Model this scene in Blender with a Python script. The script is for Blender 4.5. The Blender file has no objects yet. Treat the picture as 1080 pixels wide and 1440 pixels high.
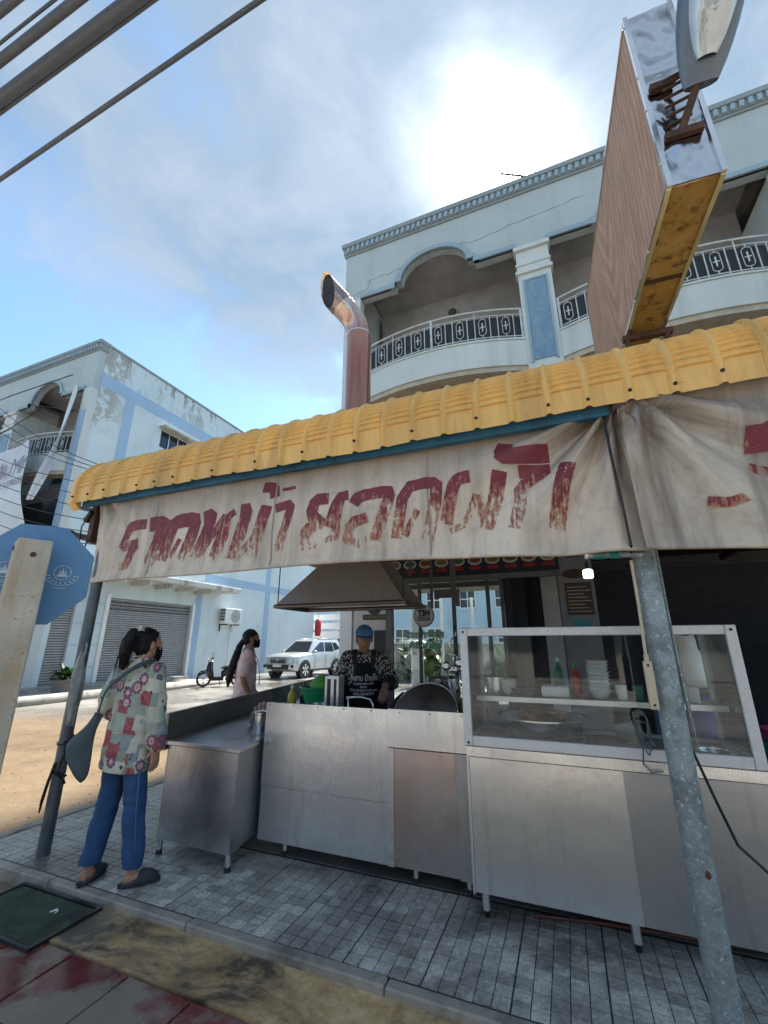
import bpy, bmesh, math, random
from mathutils import Vector, Matrix, noise
rnd = random.Random(7)
R = math.radians
scene = bpy.context.scene
C = scene.collection

# ------------------------------------------------------------------ camera
cam_d = bpy.data.cameras.new('camera'); cam = bpy.data.objects.new('camera', cam_d); C.objects.link(cam)
cam_d.sensor_fit = 'VERTICAL'; cam_d.sensor_height = 36.0; cam_d.lens = 36.0*599/1440
cam_d.clip_start = 0.05; cam_d.clip_end = 2000
cam.location = (0, 0, 1.5)
cam.rotation_euler = (R(90+17.2), 0, R(22.3))
scene.camera = cam

# ------------------------------------------------------------------ light
SUN_EL, SUN_AZ = 55.0, 0.5          # azimuth from +Y towards +X
scene.view_settings.view_transform = 'Standard'; scene.view_settings.look = 'None'
scene.view_settings.exposure = 1.6; scene.view_settings.gamma = 1.0
scene.render.engine = 'CYCLES'
scene.cycles.max_bounces = 7; scene.cycles.diffuse_bounces = 4; scene.cycles.glossy_bounces = 4
scene.cycles.transmission_bounces = 6; scene.cycles.transparent_max_bounces = 12
scene.cycles.caustics_reflective = False; scene.cycles.caustics_refractive = False
try:
    scene.cycles.use_denoising = True
    scene.cycles.denoiser = 'OPENIMAGEDENOISE'
except Exception: pass
SD = Vector((math.sin(R(SUN_AZ))*math.cos(R(SUN_EL)), math.cos(R(SUN_AZ))*math.cos(R(SUN_EL)), math.sin(R(SUN_EL))))
sl = bpy.data.lights.new('sun', 'SUN'); sl.energy = 4.2; sl.angle = R(4.0); sl.color = (1.0, 0.95, 0.87)
sun = bpy.data.objects.new('sun', sl); C.objects.link(sun)
sun.rotation_euler = SD.to_track_quat('Z', 'Y').to_euler()
sun.location = SD*60

world = bpy.data.worlds.new('World'); scene.world = world; world.use_nodes = True
def build_world():
    nt = world.node_tree; N = nt.nodes; L = nt.links; N.clear()
    out = N.new('ShaderNodeOutputWorld'); bg = N.new('ShaderNodeBackground'); bg.inputs['Strength'].default_value = 0.1
    sky = N.new('ShaderNodeTexSky'); sky.sky_type = 'NISHITA'; sky.sun_disc = False
    sky.sun_elevation = R(SUN_EL); sky.sun_rotation = R(SUN_AZ); sky.air_density = 1.1; sky.dust_density = 0.6; sky.ozone_density = 1.6
    tc = N.new('ShaderNodeTexCoord')
    def vm(op, a, b=None):
        n = N.new('ShaderNodeVectorMath'); n.operation = op
        for i, v in enumerate((a, b)):
            if v is None: continue
            if isinstance(v, (tuple, Vector)): n.inputs[i].default_value = tuple(v)
            else: L.new(v, n.inputs[i])
        return n
    def m(op, a, b=None, clamp=False):
        n = N.new('ShaderNodeMath'); n.operation = op; n.use_clamp = clamp
        for i, v in enumerate((a, b)):
            if v is None: continue
            if isinstance(v, (int, float)): n.inputs[i].default_value = v
            else: L.new(v, n.inputs[i])
        return n.outputs[0]
    d = vm('NORMALIZE', tc.outputs['Generated']).outputs[0]
    sep = N.new('ShaderNodeSeparateXYZ'); L.new(d, sep.inputs[0])
    den = m('ADD', m('MAXIMUM', sep.outputs[2], 0.0), 0.22)
    px = m('DIVIDE', sep.outputs[0], den); py = m('DIVIDE', sep.outputs[1], den)
    cb = N.new('ShaderNodeCombineXYZ'); L.new(px, cb.inputs[0]); L.new(py, cb.inputs[1])
    def nz(scale, detail, rough, off, dist=0.0):
        mp = vm('ADD', cb.outputs[0], off).outputs[0]
        n = N.new('ShaderNodeTexNoise'); n.inputs['Scale'].default_value = scale; n.inputs['Detail'].default_value = detail
        n.inputs['Roughness'].default_value = rough; n.inputs['Distortion'].default_value = dist
        L.new(mp, n.inputs['Vector']); return n.outputs['Fac']
    a = nz(0.9, 5, 0.5, (3.1, 0.4, 0), 0.3); b = nz(4.4, 8, 0.62, (0.3, 5.2, 0), 0.5)
    cov = m('ADD', m('MULTIPLY', a, 0.62), m('MULTIPLY', b, 0.38))
    # cloud sheet is thicker high up, open blue lower down
    hi = N.new('ShaderNodeMapRange'); hi.inputs[1].default_value = 0.42; hi.inputs[2].default_value = 0.72; hi.inputs[3].default_value = -0.15; hi.inputs[4].default_value = 0.15
    L.new(sep.outputs[2], hi.inputs[0])
    wn = N.new('ShaderNodeTexNoise'); wn.inputs['Scale'].default_value = 2.3; wn.inputs['Detail'].default_value = 5; L.new(d, wn.inputs['Vector'])
    wv = vm('SCALE', vm('SUBTRACT', wn.outputs['Color'], (0.5, 0.5, 0.5)).outputs[0]); wv.inputs['Scale'].default_value = 0.26
    d2 = vm('NORMALIZE', vm('ADD', d, wv.outputs[0]).outputs[0]).outputs[0]
    dot = vm('DOT_PRODUCT', d2, SD).outputs['Value']
    g = m('MAXIMUM', dot, 0.0)
    gw = m('POWER', g, 14.0); gn = m('POWER', g, 190.0); gc = m('POWER', g, 900.0)
    cov2 = m('ADD', m('ADD', cov, hi.outputs[0]), m('MULTIPLY', gw, 0.11))
    cr = N.new('ShaderNodeValToRGB'); cr.color_ramp.elements[0].position = 0.42; cr.color_ramp.elements[1].position = 0.63
    cr.color_ramp.interpolation = 'EASE'; L.new(cov2, cr.inputs[0])
    fac = m('MULTIPLY', cr.outputs[0], 0.92)
    # cloud brightness: grey-blue away from the sun, white close to it, thinner bits brighter
    lit = m('ADD', m('ADD', m('MULTIPLY', gw, 0.16), m('MULTIPLY', gn, 5.0)), m('MULTIPLY', gc, 40.0))
    lit = m('MULTIPLY', lit, m('ADD', m('MULTIPLY', b, 1.3), 0.35))
    basecol = N.new('ShaderNodeMix'); basecol.data_type = 'RGBA'
    bb = N.new('ShaderNodeMapRange'); bb.inputs[1].default_value = 0.33; bb.inputs[2].default_value = 0.68; L.new(b, bb.inputs[0]); L.new(bb.outputs[0], basecol.inputs[0]); basecol.inputs[6].default_value = (1.08, 1.56, 2.10, 1); basecol.inputs[7].default_value = (1.85, 2.22, 2.66, 1)
    warm = vm('SCALE', (1.0, 1.0, 0.98)); L.new(lit, warm.inputs['Scale'])
    ccol = vm('ADD', basecol.outputs[2], warm.outputs[0]).outputs[0]
    hz = N.new('ShaderNodeVectorMath'); hz.operation = 'ADD'
    skb = N.new('ShaderNodeVectorMath'); skb.operation = 'MULTIPLY'; skb.inputs[1].default_value = (0.80, 0.92, 0.94); L.new(sky.outputs[0], skb.inputs[0])
    L.new(skb.outputs[0], hz.inputs[0])
    h2 = vm('SCALE', (1.0, 1.0, 1.0)); L.new(m('MULTIPLY', gn, 3.0), h2.inputs['Scale']); L.new(h2.outputs[0], hz.inputs[1])
    mx = N.new('ShaderNodeMix'); mx.data_type = 'RGBA'; L.new(fac, mx.inputs[0]); L.new(hz.outputs[0], mx.inputs[6]); L.new(ccol, mx.inputs[7])
    L.new(mx.outputs[2], bg.inputs['Color']); L.new(bg.outputs[0], out.inputs[0])
build_world()

# ------------------------------------------------------------------ object helpers
def wm(o):
    return o.matrix_basis.copy() if o.parent is None else wm(o.parent) @ o.matrix_basis
def tag(o, label=None, cat=None, group=None, kind=None):
    if label: o['label'] = label
    if cat: o['category'] = cat
    if group: o['group'] = group
    if kind: o['kind'] = kind
    return o
def thing(name, label, cat, loc=(0, 0, 0), rz=0.0, group=None):
    o = bpy.data.objects.new(name, None); C.objects.link(o); o.empty_display_size = 0.1
    o.location = loc; o.rotation_euler = (0, 0, rz)
    return tag(o, label, cat, group)
def copy_tree(o, parent=None):
    c = o.copy(); C.objects.link(c); c.parent = parent
    for ch in list(o.children): copy_tree(ch, c)
    return c
def link_mesh(name, me, parent=None, local=False):
    o = bpy.data.objects.new(name, me); C.objects.link(o)
    if parent is not None:
        if not local: me.transform(wm(parent).inverted())
        o.parent = parent
    return o

class B:
    """collects shapes into one bmesh"""
    def __init__(s): s.bm = bmesh.new()
    def poly(s, pts):
        vs = [s.bm.verts.new(Vector(p)) for p in pts]
        try: return s.bm.faces.new(vs)
        except ValueError: return None
    def hexa(s, p):     # 8 points: bottom 4 ccw, top 4 ccw
        v = [s.bm.verts.new(Vector(q)) for q in p]
        for f in ((3, 2, 1, 0), (4, 5, 6, 7), (0, 1, 5, 4), (1, 2, 6, 5), (2, 3, 7, 6), (3, 0, 4, 7)):
            s.bm.faces.new([v[i] for i in f])
        return s
    def box(s, lo, hi, M=None):
        x0, y0, z0 = lo; x1, y1, z1 = hi
        p = [(x0, y0, z0), (x1, y0, z0), (x1, y1, z0), (x0, y1, z0), (x0, y0, z1), (x1, y0, z1), (x1, y1, z1), (x0, y1, z1)]
        if M is not None: p = [M @ Vector(q) for q in p]
        return s.hexa(p)
    def frame(s, d):
        d = Vector(d).normalized(); a = Vector((0, 0, 1)) if abs(d.z) < 0.95 else Vector((1, 0, 0))
        u = d.cross(a).normalized(); return u, d.cross(u).normalized()
    def rings(s, rr, cap=True, closed=True):
        V = [[s.bm.verts.new(Vector(p)) for p in r] for r in rr]
        n = len(V[0])
        for a, b in zip(V, V[1:]):
            for i in range(n if closed else n-1):
                j = (i+1) % n
                try: s.bm.faces.new((a[i], a[j], b[j], b[i]))
                except ValueError: pass
        if cap and closed:
            try: s.bm.faces.new(V[0][::-1]); s.bm.faces.new(V[-1])
            except ValueError: pass
        return V
    def cyl(s, p0, p1, r0, r1=None, n=12, cap=True):
        r1 = r0 if r1 is None else r1
        p0, p1 = Vector(p0), Vector(p1); u, v = s.frame(p1-p0)
        s.rings([[p+(u*math.cos(2*math.pi*i/n)+v*math.sin(2*math.pi*i/n))*r for i in range(n)] for p, r in ((p0, r0), (p1, r1))], cap)
        return s
    def tube(s, pts, r, n=8, cap=True):
        pts = [Vector(p) for p in pts]; rr = []; u = None
        for i, p in enumerate(pts):
            d = (pts[min(i+1, len(pts)-1)]-pts[max(i-1, 0)]).normalized()
            if u is None: u, v = s.frame(d)
            else:
                u = (u-d*u.dot(d)).normalized(); v = d.cross(u)
            q = r[i] if isinstance(r, (list, tuple)) else r
            qa, qb = q if isinstance(q, (list, tuple)) else (q, q)
            rr.append([p+u*math.cos(2*math.pi*k/n)*qa+v*math.sin(2*math.pi*k/n)*qb for k in range(n)])
        s.rings(rr, cap); return s
    def lathe(s, prof, c=(0, 0, 0), n=24, M=None, cap=False):
        c = Vector(c); rr = []
        for r, z in prof:
            ring = [Vector((r*math.cos(2*math.pi*i/n), r*math.sin(2*math.pi*i/n), z)) for i in range(n)]
            rr.append([(M @ p if M is not None else p+c) for p in ring])
        s.rings(rr, cap); return s
    def ell(s, c, rx, ry, rz, n=16, m=10, M=None):
        c = Vector(c); rr = []
        for j in range(1, m):
            t = math.pi*j/m
            ring = [Vector((rx*math.sin(t)*math.cos(2*math.pi*i/n), ry*math.sin(t)*math.sin(2*math.pi*i/n), -rz*math.cos(t))) for i in range(n)]
            rr.append([(M @ (p+c) if M is not None else p+c) for p in ring])
        V = s.rings(rr, False)
        for sg, ring in ((-1, V[0]), (1, V[-1])):
            q = c+Vector((0, 0, sg*rz)); q = M @ q if M is not None else q
            pv = s.bm.verts.new(q)
            for i in range(n):
                a, b = ring[i], ring[(i+1) % n]
                s.bm.faces.new((pv, b, a) if sg < 0 else (pv, a, b))
        return s
    def prism(s, poly, f0, f1):
        """poly 2-D points mapped through f0 and f1 to two parallel caps"""
        a = [s.bm.verts.new(Vector(f0(*p))) for p in poly]; b = [s.bm.verts.new(Vector(f1(*p))) for p in poly]
        n = len(poly)
        for i in range(n): s.bm.faces.new((a[i], a[(i+1) % n], b[(i+1) % n], b[i]))
        s.bm.faces.new(a[::-1]); s.bm.faces.new(b); return s
    def bevel(s, w, seg=1, ang=35):
        bmesh.ops.recalc_face_normals(s.bm, faces=s.bm.faces)
        es = [e for e in s.bm.edges if len(e.link_faces) == 2 and e.calc_face_angle(0) > R(ang)]
        if es: bmesh.ops.bevel(s.bm, geom=es, offset=w, segments=seg, affect='EDGES', profile=0.5, clamp_overlap=True)
        return s
    def build(s, name, mat, parent=None, smooth=None, local=False, recalc=True):
        if recalc: bmesh.ops.recalc_face_normals(s.bm, faces=s.bm.faces)
        me = bpy.data.meshes.new(name); s.bm.to_mesh(me); s.bm.free()
        if mat is not None: me.materials.append(mat)
        if smooth:
            for p in me.polygons: p.use_smooth = True
            if smooth is not True:
                try: me.set_sharp_from_angle(angle=R(smooth))
                except Exception: pass
        return link_mesh(name, me, parent, local)
def remesh(o, voxel, smooth_it=6, wrinkle=None, mats=None):
    """join the overlapping closed lofts of o into one continuous skin"""
    m = o.modifiers.new('r', 'REMESH'); m.mode = 'VOXEL'; m.voxel_size = voxel
    if smooth_it:
        k = o.modifiers.new('s', 'SMOOTH'); k.factor = 0.5; k.iterations = smooth_it
    dg = bpy.context.evaluated_depsgraph_get()
    me = bpy.data.meshes.new_from_object(o.evaluated_get(dg))
    o.modifiers.clear(); old = o.data; mat = old.materials[0] if old.materials else None
    o.data = me; me.name = o.name
    if mat and not me.materials: me.materials.append(mat)
    if wrinkle:
        me.update(); ns = [v.normal.copy() for v in me.vertices]
        for v, nn in zip(me.vertices, ns): v.co += nn*wrinkle(v.co)
    for p in me.polygons: p.use_smooth = True
    bpy.data.meshes.remove(old)
    return o
def text_mesh(body, h, bold=0.0, shear=0.0, ext=0.0, align='CENTER'):
    cu = bpy.data.curves.new('lettering', 'FONT'); cu.body = body; cu.size = h; cu.offset = bold; cu.shear = shear; cu.extrude = ext
    cu.align_x = align; cu.align_y = 'CENTER'; cu.resolution_u = 4
    o = bpy.data.objects.new('lettering', cu); C.objects.link(o)
    dg = bpy.context.evaluated_depsgraph_get(); me = bpy.data.meshes.new_from_object(o.evaluated_get(dg))
    bpy.data.objects.remove(o); bpy.data.curves.remove(cu); return me
def lettering(body, h, loc, xd, up, mat, parent, bold=0.0, shear=0.0, name='lettering', width=None, off=0.002):
    me = text_mesh(body, h, bold, shear)
    xd = Vector(xd).normalized(); up = Vector(up).normalized(); n = xd.cross(up).normalized(); up = n.cross(xd)
    if width:
        xs = [v.co.x for v in me.vertices]; k = width/(max(xs)-min(xs)); mid = (max(xs)+min(xs))/2
        for v in me.vertices: v.co.x = (v.co.x-mid)*k
    M = Matrix((xd, up, n)).transposed().to_4x4(); M.translation = Vector(loc)+n*off
    me.transform(M); me.materials.clear(); me.materials.append(mat)
    o = link_mesh(name, me, parent); return o

# ------------------------------------------------------------------ materials
MATS = {}
class NT:
    def __init__(s, name):
        s.m = bpy.data.materials.new(name); s.m.use_nodes = True; s.N = s.m.node_tree.nodes; s.L = s.m.node_tree.links
        s.b = s.N['Principled BSDF']; s.tc = s.N.new('ShaderNodeTexCoord'); s.co = s.tc.outputs['Object']
    def set(s, k, v):
        i = s.b.inputs[k]
        if hasattr(v, 'is_output') or hasattr(v, 'links'): s.L.new(v, i)
        else: i.default_value = v
    def mp(s, sc=(1, 1, 1), rot=(0, 0, 0), loc=(0, 0, 0), co=None):
        n = s.N.new('ShaderNodeMapping'); n.inputs['Scale'].default_value = sc; n.inputs['Rotation'].default_value = rot; n.inputs['Location'].default_value = loc
        s.L.new(co or s.co, n.inputs[0]); return n.outputs[0]
    def noise(s, sc, det=4, rough=0.55, co=None, dist=0.0):
        n = s.N.new('ShaderNodeTexNoise'); n.inputs['Scale'].default_value = sc; n.inputs['Detail'].default_value = det
        n.inputs['Roughness'].default_value = rough; n.inputs['Distortion'].default_value = dist
        s.L.new(co or s.co, n.inputs['Vector']); return n.outputs['Fac']
    def vor(s, sc, co=None, feat='F1', metric='EUCLIDEAN', rand=1.0):
        n = s.N.new('ShaderNodeTexVoronoi'); n.feature = feat; n.distance = metric; n.inputs['Scale'].default_value = sc; n.inputs['Randomness'].default_value = rand
        s.L.new(co or s.co, n.inputs['Vector']); return n
    def ramp(s, f, stops, interp='LINEAR'):
        n = s.N.new('ShaderNodeValToRGB'); r = n.color_ramp; r.interpolation = interp
        while len(r.elements) < len(stops): r.elements.new(0.5)
        for e, (p, c) in zip(r.elements, stops):
            e.position = p; e.color = (c, c, c, 1) if isinstance(c, (int, float)) else (*c[:3], 1)
        s.L.new(f, n.inputs[0]); return n.outputs[0]
    def mix(s, f, a, b, mode='MIX'):
        n = s.N.new('ShaderNodeMix'); n.data_type = 'RGBA'; n.blend_type = mode
        for i, v in ((0, f), (6, a), (7, b)):
            if hasattr(v, 'links'): s.L.new(v, n.inputs[i])
            elif i == 0: n.inputs[0].default_value = v
            else: n.inputs[i].default_value = (*v[:3], 1)
        return n.outputs[2]
    def math(s, op, a, b=None, clamp=False):
        n = s.N.new('ShaderNodeMath'); n.operation = op; n.use_clamp = clamp
        for i, v in enumerate((a, b)):
            if v is None: continue
            if hasattr(v, 'links'): s.L.new(v, n.inputs[i])
            else: n.inputs[i].default_value = v
        return n.outputs[0]
    def sep(s, co=None):
        n = s.N.new('ShaderNodeSeparateXYZ'); s.L.new(co or s.co, n.inputs[0]); return n.outputs
    def bump(s, h, st=0.3, d=0.01):
        n = s.N.new('ShaderNodeBump'); n.inputs['Strength'].default_value = st; n.inputs['Distance'].default_value = d
        s.L.new(h, n.inputs['Height']); s.L.new(n.outputs[0], s.b.inputs['Normal'])
    def rnd(s):
        return s.N.new('ShaderNodeObjectInfo').outputs['Random']
def mul(c, k): return tuple(x*k for x in c[:3])
def pm(name, col, rough=0.6, metal=0.0, var=0.18, sc=6.0, bump=0.15, bsc=60.0, stain=None, stsc=2.0, stamt=0.5, stretch=None, spec=None, coat=0.0, rvar=0.12, obj_var=0.0):
    if name in MATS: return MATS[name]
    t = NT(name); co = t.mp(stretch) if stretch else t.co
    c = t.ramp(t.noise(sc, 5, 0.6, co), [(0.25, mul(col, 1-var)), (0.75, mul(col, 1+var))])
    if stain is not None:
        f = t.ramp(t.noise(stsc, 7, 0.65, co, 0.4), [(0.48, 0.0), (0.70, stamt)]); c = t.mix(f, c, stain)
    if obj_var:
        c = t.mix(1.0, c, t.ramp(t.rnd(), [(0, 1-obj_var), (1, 1+obj_var*0.6)]), 'MULTIPLY')
    t.set('Base Color', c); t.set('Metallic', metal)
    t.set('Roughness', t.ramp(t.noise(sc*1.7, 4, 0.6, co), [(0.3, max(0.02, rough-rvar)), (0.7, min(1, rough+rvar))]))
    if bump: t.bump(t.noise(bsc, 4, 0.6, co), bump, 0.01)
    if spec is not None: t.set('Specular IOR Level', spec)
    if coat: t.set('Coat Weight', coat)
    MATS[name] = t.m; return t.m
# ------------------------------------------------------------------ shared materials
def wpos(t):
    return t.N.new('ShaderNodeNewGeometry').outputs['Position']
def m_ground():
    t = NT('street_ground'); co = wpos(t); s = t.sep(co)
    n1 = t.noise(0.35, 6, 0.6, co); n2 = t.noise(2.2, 7, 0.65, co); n3 = t.noise(14, 5, 0.6, co); n4 = t.noise(60, 3, 0.6, co)
    sand = t.ramp(n2, [(0.25, (0.14, 0.092, 0.047)), (0.5, (0.20, 0.137, 0.075)), (0.78, (0.26, 0.185, 0.108))])
    sand = t.mix(t.ramp(n3, [(0.4, 0), (0.75, 0.35)]), sand, (0.11, 0.068, 0.034))
    wet = t.ramp(n1, [(0.3, (0.13, 0.125, 0.115)), (0.55, (0.24, 0.225, 0.20)), (0.75, (0.33, 0.31, 0.275))])
    wet = t.mix(t.ramp(n2, [(0.45, 0), (0.7, 0.5)]), wet, (0.12, 0.105, 0.085))
    # the sandy forecourt between the pavement and the opposite house
    ex = t.math('MULTIPLY', t.math('SUBTRACT', n1, 0.5), 3.0)
    a = t.math('ADD', s[1], ex)
    m1 = t.ramp(t.math('MULTIPLY', t.math('SUBTRACT', 7.6, a), 0.7), [(0.0, 0), (1.0, 1)])
    m2 = t.ramp(t.math('ADD', t.math('MULTIPLY', t.math('SUBTRACT', a, -1.0), 0.7), 0), [(0, 0), (1, 1)])
    sm = t.math('MULTIPLY', m1, m2)
    road = t.ramp(n2, [(0.3, (0.26, 0.255, 0.24)), (0.7, (0.40, 0.39, 0.365))]); rm_ = t.ramp(t.math('MULTIPLY', t.math('SUBTRACT', -.4, s[1]), 1.5), [(0, 0), (1, 1)])  # pale road behind the camera, lightened to bounce sun onto the fronts
    wet = t.mix(rm_, wet, road)
    t.set('Base Color', t.mix(sm, wet, sand))
    pud = t.ramp(t.noise(0.5, 5, 0.55, co), [(0.46, 0.09), (0.58, 0.55)])
    t.set('Roughness', t.mix(sm, pud, (0.55, 0.55, 0.55)))
    t.bump(t.math('ADD', n3, t.math('MULTIPLY', n4, 0.4)), 0.25, 0.02)
    return t.m
def m_gutter():
    t = NT('stained_gutter'); co = wpos(t); st = t.mp((0.8, 1.5, 1), (0, 0, 0.35), co=co)
    n1 = t.noise(1.9, 8, 0.62, st, 0.5); n2 = t.noise(7, 7, 0.68, st, 0.3); n3 = t.noise(38, 5, 0.6, co); n0 = t.noise(0.7, 4, 0.5, co)
    c = t.ramp(n2, [(0.25, (0.27, 0.15, 0.065)), (0.42, (0.50, 0.315, 0.145)), (0.58, (0.66, 0.455, 0.235)), (0.75, (0.74, 0.57, 0.35))])
    c = t.mix(t.ramp(t.math('ADD', t.math('MULTIPLY', n1, .7), t.math('MULTIPLY', n2, .3)), [(0.46, 0), (0.56, 0.93)]), c, (0.04, 0.032, 0.024))
    c = t.mix(t.ramp(n0, [(0.5, 0), (0.68, 0.6)]), c, (0.23, 0.21, 0.18))
    c = t.mix(t.ramp(n3, [(0.4, 0), (0.75, 0.4)]), c, (0.07, 0.05, 0.035))
    t.set('Base Color', c); t.set('Roughness', t.ramp(n1, [(0.42, 0.8), (0.6, 0.38)])); t.bump(t.math('ADD', n2, n3), 0.35, 0.012)
    return t.m
def m_tile():
    t = NT('stone_tile'); co = wpos(t)
    v = t.noise(22, 8, 0.75, co, 2.0); w = t.noise(1.3, 6, 0.65, co, .4); f = t.noise(60, 5, 0.65, co, .6)
    c = t.ramp(v, [(0.30, (0.24, 0.232, 0.212)), (0.5, (0.53, 0.51, 0.47)), (0.68, (0.80, 0.77, 0.71))])
    c = t.mix(1.0, c, t.ramp(t.rnd(), [(0, (0.68, 0.655, 0.62)), (0.5, (1.0, 0.975, 0.94)), (1, (1.28, 1.25, 1.2))]), 'MULTIPLY')
    c = t.mix(t.ramp(f, [(0.48, 0), (0.75, 0.55)]), c, (0.09, 0.085, 0.08))
    c = t.mix(t.ramp(w, [(0.45, 0), (0.60, 0.74)]), c, (0.095, 0.078, 0.058))
    t.set('Base Color', c); t.set('Roughness', t.ramp(w, [(0.42, 0.45), (0.6, 0.2)])); t.bump(t.math('ADD', v, t.math('MULTIPLY', f, 0.5)), 0.4, 0.006)
    return t.m
def m_redtile():
    t = NT('red_paver'); co = wpos(t); v = t.noise(2.0, 6, 0.6, co, 0.3); f = t.noise(30, 4, 0.6, co)
    c = t.ramp(f, [(0.3, (0.13, 0.022, 0.018)), (0.7, (0.23, 0.045, 0.032))])
    c = t.mix(1.0, c, t.ramp(t.rnd(), [(0, 0.7), (1, 1.2)]), 'MULTIPLY')
    c = t.mix(t.ramp(v, [(0.47, 0), (0.55, 0.95)]), c, (0.24, 0.20, 0.15))
    t.set('Base Color', c); t.set('Roughness', t.ramp(v, [(0.3, 0.08), (0.52, 0.22), (0.62, 0.6)])); t.bump(f, 0.12, 0.004)
    return t.m
def m_wall(name, col, peel=(0.38, 0.37, 0.33), streak=0.35, peel_amt=0.0, bumpst=0.2):
    if name in MATS: return MATS[name]
    t = NT(name); co = wpos(t)
    big = t.noise(0.5, 6, 0.6, co); fine = t.noise(7, 6, 0.65, co); st = t.noise(1.0, 6, 0.6, t.mp((2.6, 2.6, 0.18), co=co))
    c = t.ramp(big, [(0.3, mul(col, 0.88)), (0.7, mul(col, 1.06))])
    c = t.mix(t.ramp(st, [(0.52, 0), (0.74, streak)]), c, mul(peel, 0.55))
    c = t.mix(t.ramp(fine, [(0.5, 0), (0.8, 0.22)]), c, mul(col, 0.7))
    if peel_amt:
        p = t.ramp(t.noise(1.5, 8, 0.7, t.mp((1.6, 1.6, 0.55), co=co), 0.6), [(0.52, 0), (0.56, peel_amt)])
        z = t.sep(co)[2]; top = t.ramp(t.math('MULTIPLY', t.math('SUBTRACT', z, 11.2), 0.55), [(0.0, 0.0), (1.0, 1.0)])
        yy = t.sep(co)[1]; cor = t.math('MULTIPLY', t.ramp(t.math('MULTIPLY', t.math('SUBTRACT', 10.7, yy), 1.2), [(0, 0), (1, 1)]), t.ramp(t.math('SUBTRACT', z, 9.3), [(0, 0), (.6, 1)])); p2 = t.ramp(t.noise(2.2, 8, 0.7, co, 0.8), [(0.46, 0), (0.52, peel_amt)])
        c = t.mix(t.math('MULTIPLY', p, top), c, mul(peel, 0.6)); c = t.mix(t.math('MULTIPLY', p2, cor), c, mul(peel, 0.85))
    t.set('Base Color', c); t.set('Roughness', 0.82); t.bump(fine, bumpst, 0.01)
    MATS[name] = t.m; return t.m
M_GROUND = m_ground(); M_GUT = m_gutter(); M_TILE = m_tile(); M_RED = m_redtile()
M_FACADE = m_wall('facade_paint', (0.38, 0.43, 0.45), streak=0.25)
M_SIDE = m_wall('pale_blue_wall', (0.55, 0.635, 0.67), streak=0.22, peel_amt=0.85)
M_STRIPE = m_wall('blue_stripe_paint', (0.31, 0.44, 0.60), streak=0.15)
M_TRIM = m_wall('blue_trim_paint', (0.26, 0.35, 0.42), streak=0.25)
M_CORN = m_wall('weathered_cornice', (0.23, 0.27, 0.29), streak=0.6)
M_PARA = m_wall('white_parapet', (0.52, 0.55, 0.55), streak=0.35)
M_SOFF = pm('beige_soffit', (0.42, 0.37, 0.31), 0.85, stain=(0.2, 0.17, 0.14), stamt=0.4)
M_RECESS = pm('balcony_inner_wall', (0.36, 0.345, 0.345), 0.85, stain=(0.2, 0.18, 0.17), stamt=0.4, sc=1.5)
M_DARKDOOR = pm('dark_glass_door', (0.02, 0.022, 0.028), 0.18, var=0.3, bump=0.03)
M_RAIL = pm('white_rail_paint', (0.50, 0.52, 0.53), 0.5, stain=(0.25, 0.16, 0.1), stamt=0.4, stsc=5)
M_CONC = pm('worn_concrete', (0.36, 0.34, 0.30), 0.85, var=0.2, sc=3, bump=0.35, bsc=40, stain=(0.10, 0.09, 0.075), stsc=2.3, stamt=0.75)
M_KERB = pm('kerb_concrete', (0.33, 0.295, 0.245), 0.8, var=0.25, sc=5, bump=0.4, bsc=45, stain=(0.06, 0.055, 0.05), stsc=4, stamt=0.8)
M_SHUT = pm('grey_shutter', (0.36, 0.36, 0.36), 0.55, 0.2, stain=(0.22, 0.2, 0.18), stamt=0.4, stsc=1)
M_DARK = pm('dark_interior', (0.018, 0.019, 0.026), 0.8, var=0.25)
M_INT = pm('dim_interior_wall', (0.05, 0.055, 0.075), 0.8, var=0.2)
M_BLK = pm('black_plastic', (0.012, 0.012, 0.013), 0.42, var=0.3, bump=0.05)
M_RUB = pm('rubber', (0.018, 0.018, 0.019), 0.75, var=0.3)
M_WHITE = pm('white_paint', (0.72, 0.72, 0.70), 0.5, var=0.08, stain=(0.4, 0.38, 0.34), stamt=0.3)
M_ALU = pm('aluminium', (0.62, 0.63, 0.64), 0.38, 0.85, var=0.1, stretch=(3, 3, 30), bump=0.05)
M_CHROME = pm('chrome', (0.75, 0.75, 0.76), 0.12, 1.0, var=0.05, bump=0.02)
def m_marble():
    t = NT('blue_marble_panel'); v = t.noise(4, 9, 0.75, t.mp((1, 1, 0.7)), 1.5)
    t.set('Base Color', t.ramp(v, [(0.25, (0.10, 0.17, 0.26)), (0.5, (0.15, 0.25, 0.36)), (0.64, (0.24, 0.29, 0.31)), (0.8, (0.20, 0.32, 0.43))])); t.set('Roughness', 0.5)
    return t.m
M_MARB = m_marble()
def m_glass(name, col=(0.9, 0.95, 0.95), mixf=0.9, rough=0.02, ior=1.45):
    t = NT(name); tr = t.N.new('ShaderNodeBsdfTransparent'); tr.inputs[0].default_value = (*col, 1)
    gl = t.N.new('ShaderNodeBsdfGlossy'); gl.inputs['Roughness'].default_value = rough
    fr = t.N.new('ShaderNodeFresnel'); fr.inputs['IOR'].default_value = ior
    mx = t.N.new('ShaderNodeMixShader')
    n = t.math('MULTIPLY', t.math('ADD', fr.outputs[0], t.math('MULTIPLY', t.noise(3, 5, 0.6), 0.03)), 1.0, True)
    t.L.new(n, mx.inputs[0]); t.L.new(tr.outputs[0], mx.inputs[1]); t.L.new(gl.outputs[0], mx.inputs[2])
    t.L.new(mx.outputs[0], t.N['Material Output'].inputs[0]); t.N.remove(t.b); return t.m
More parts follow.
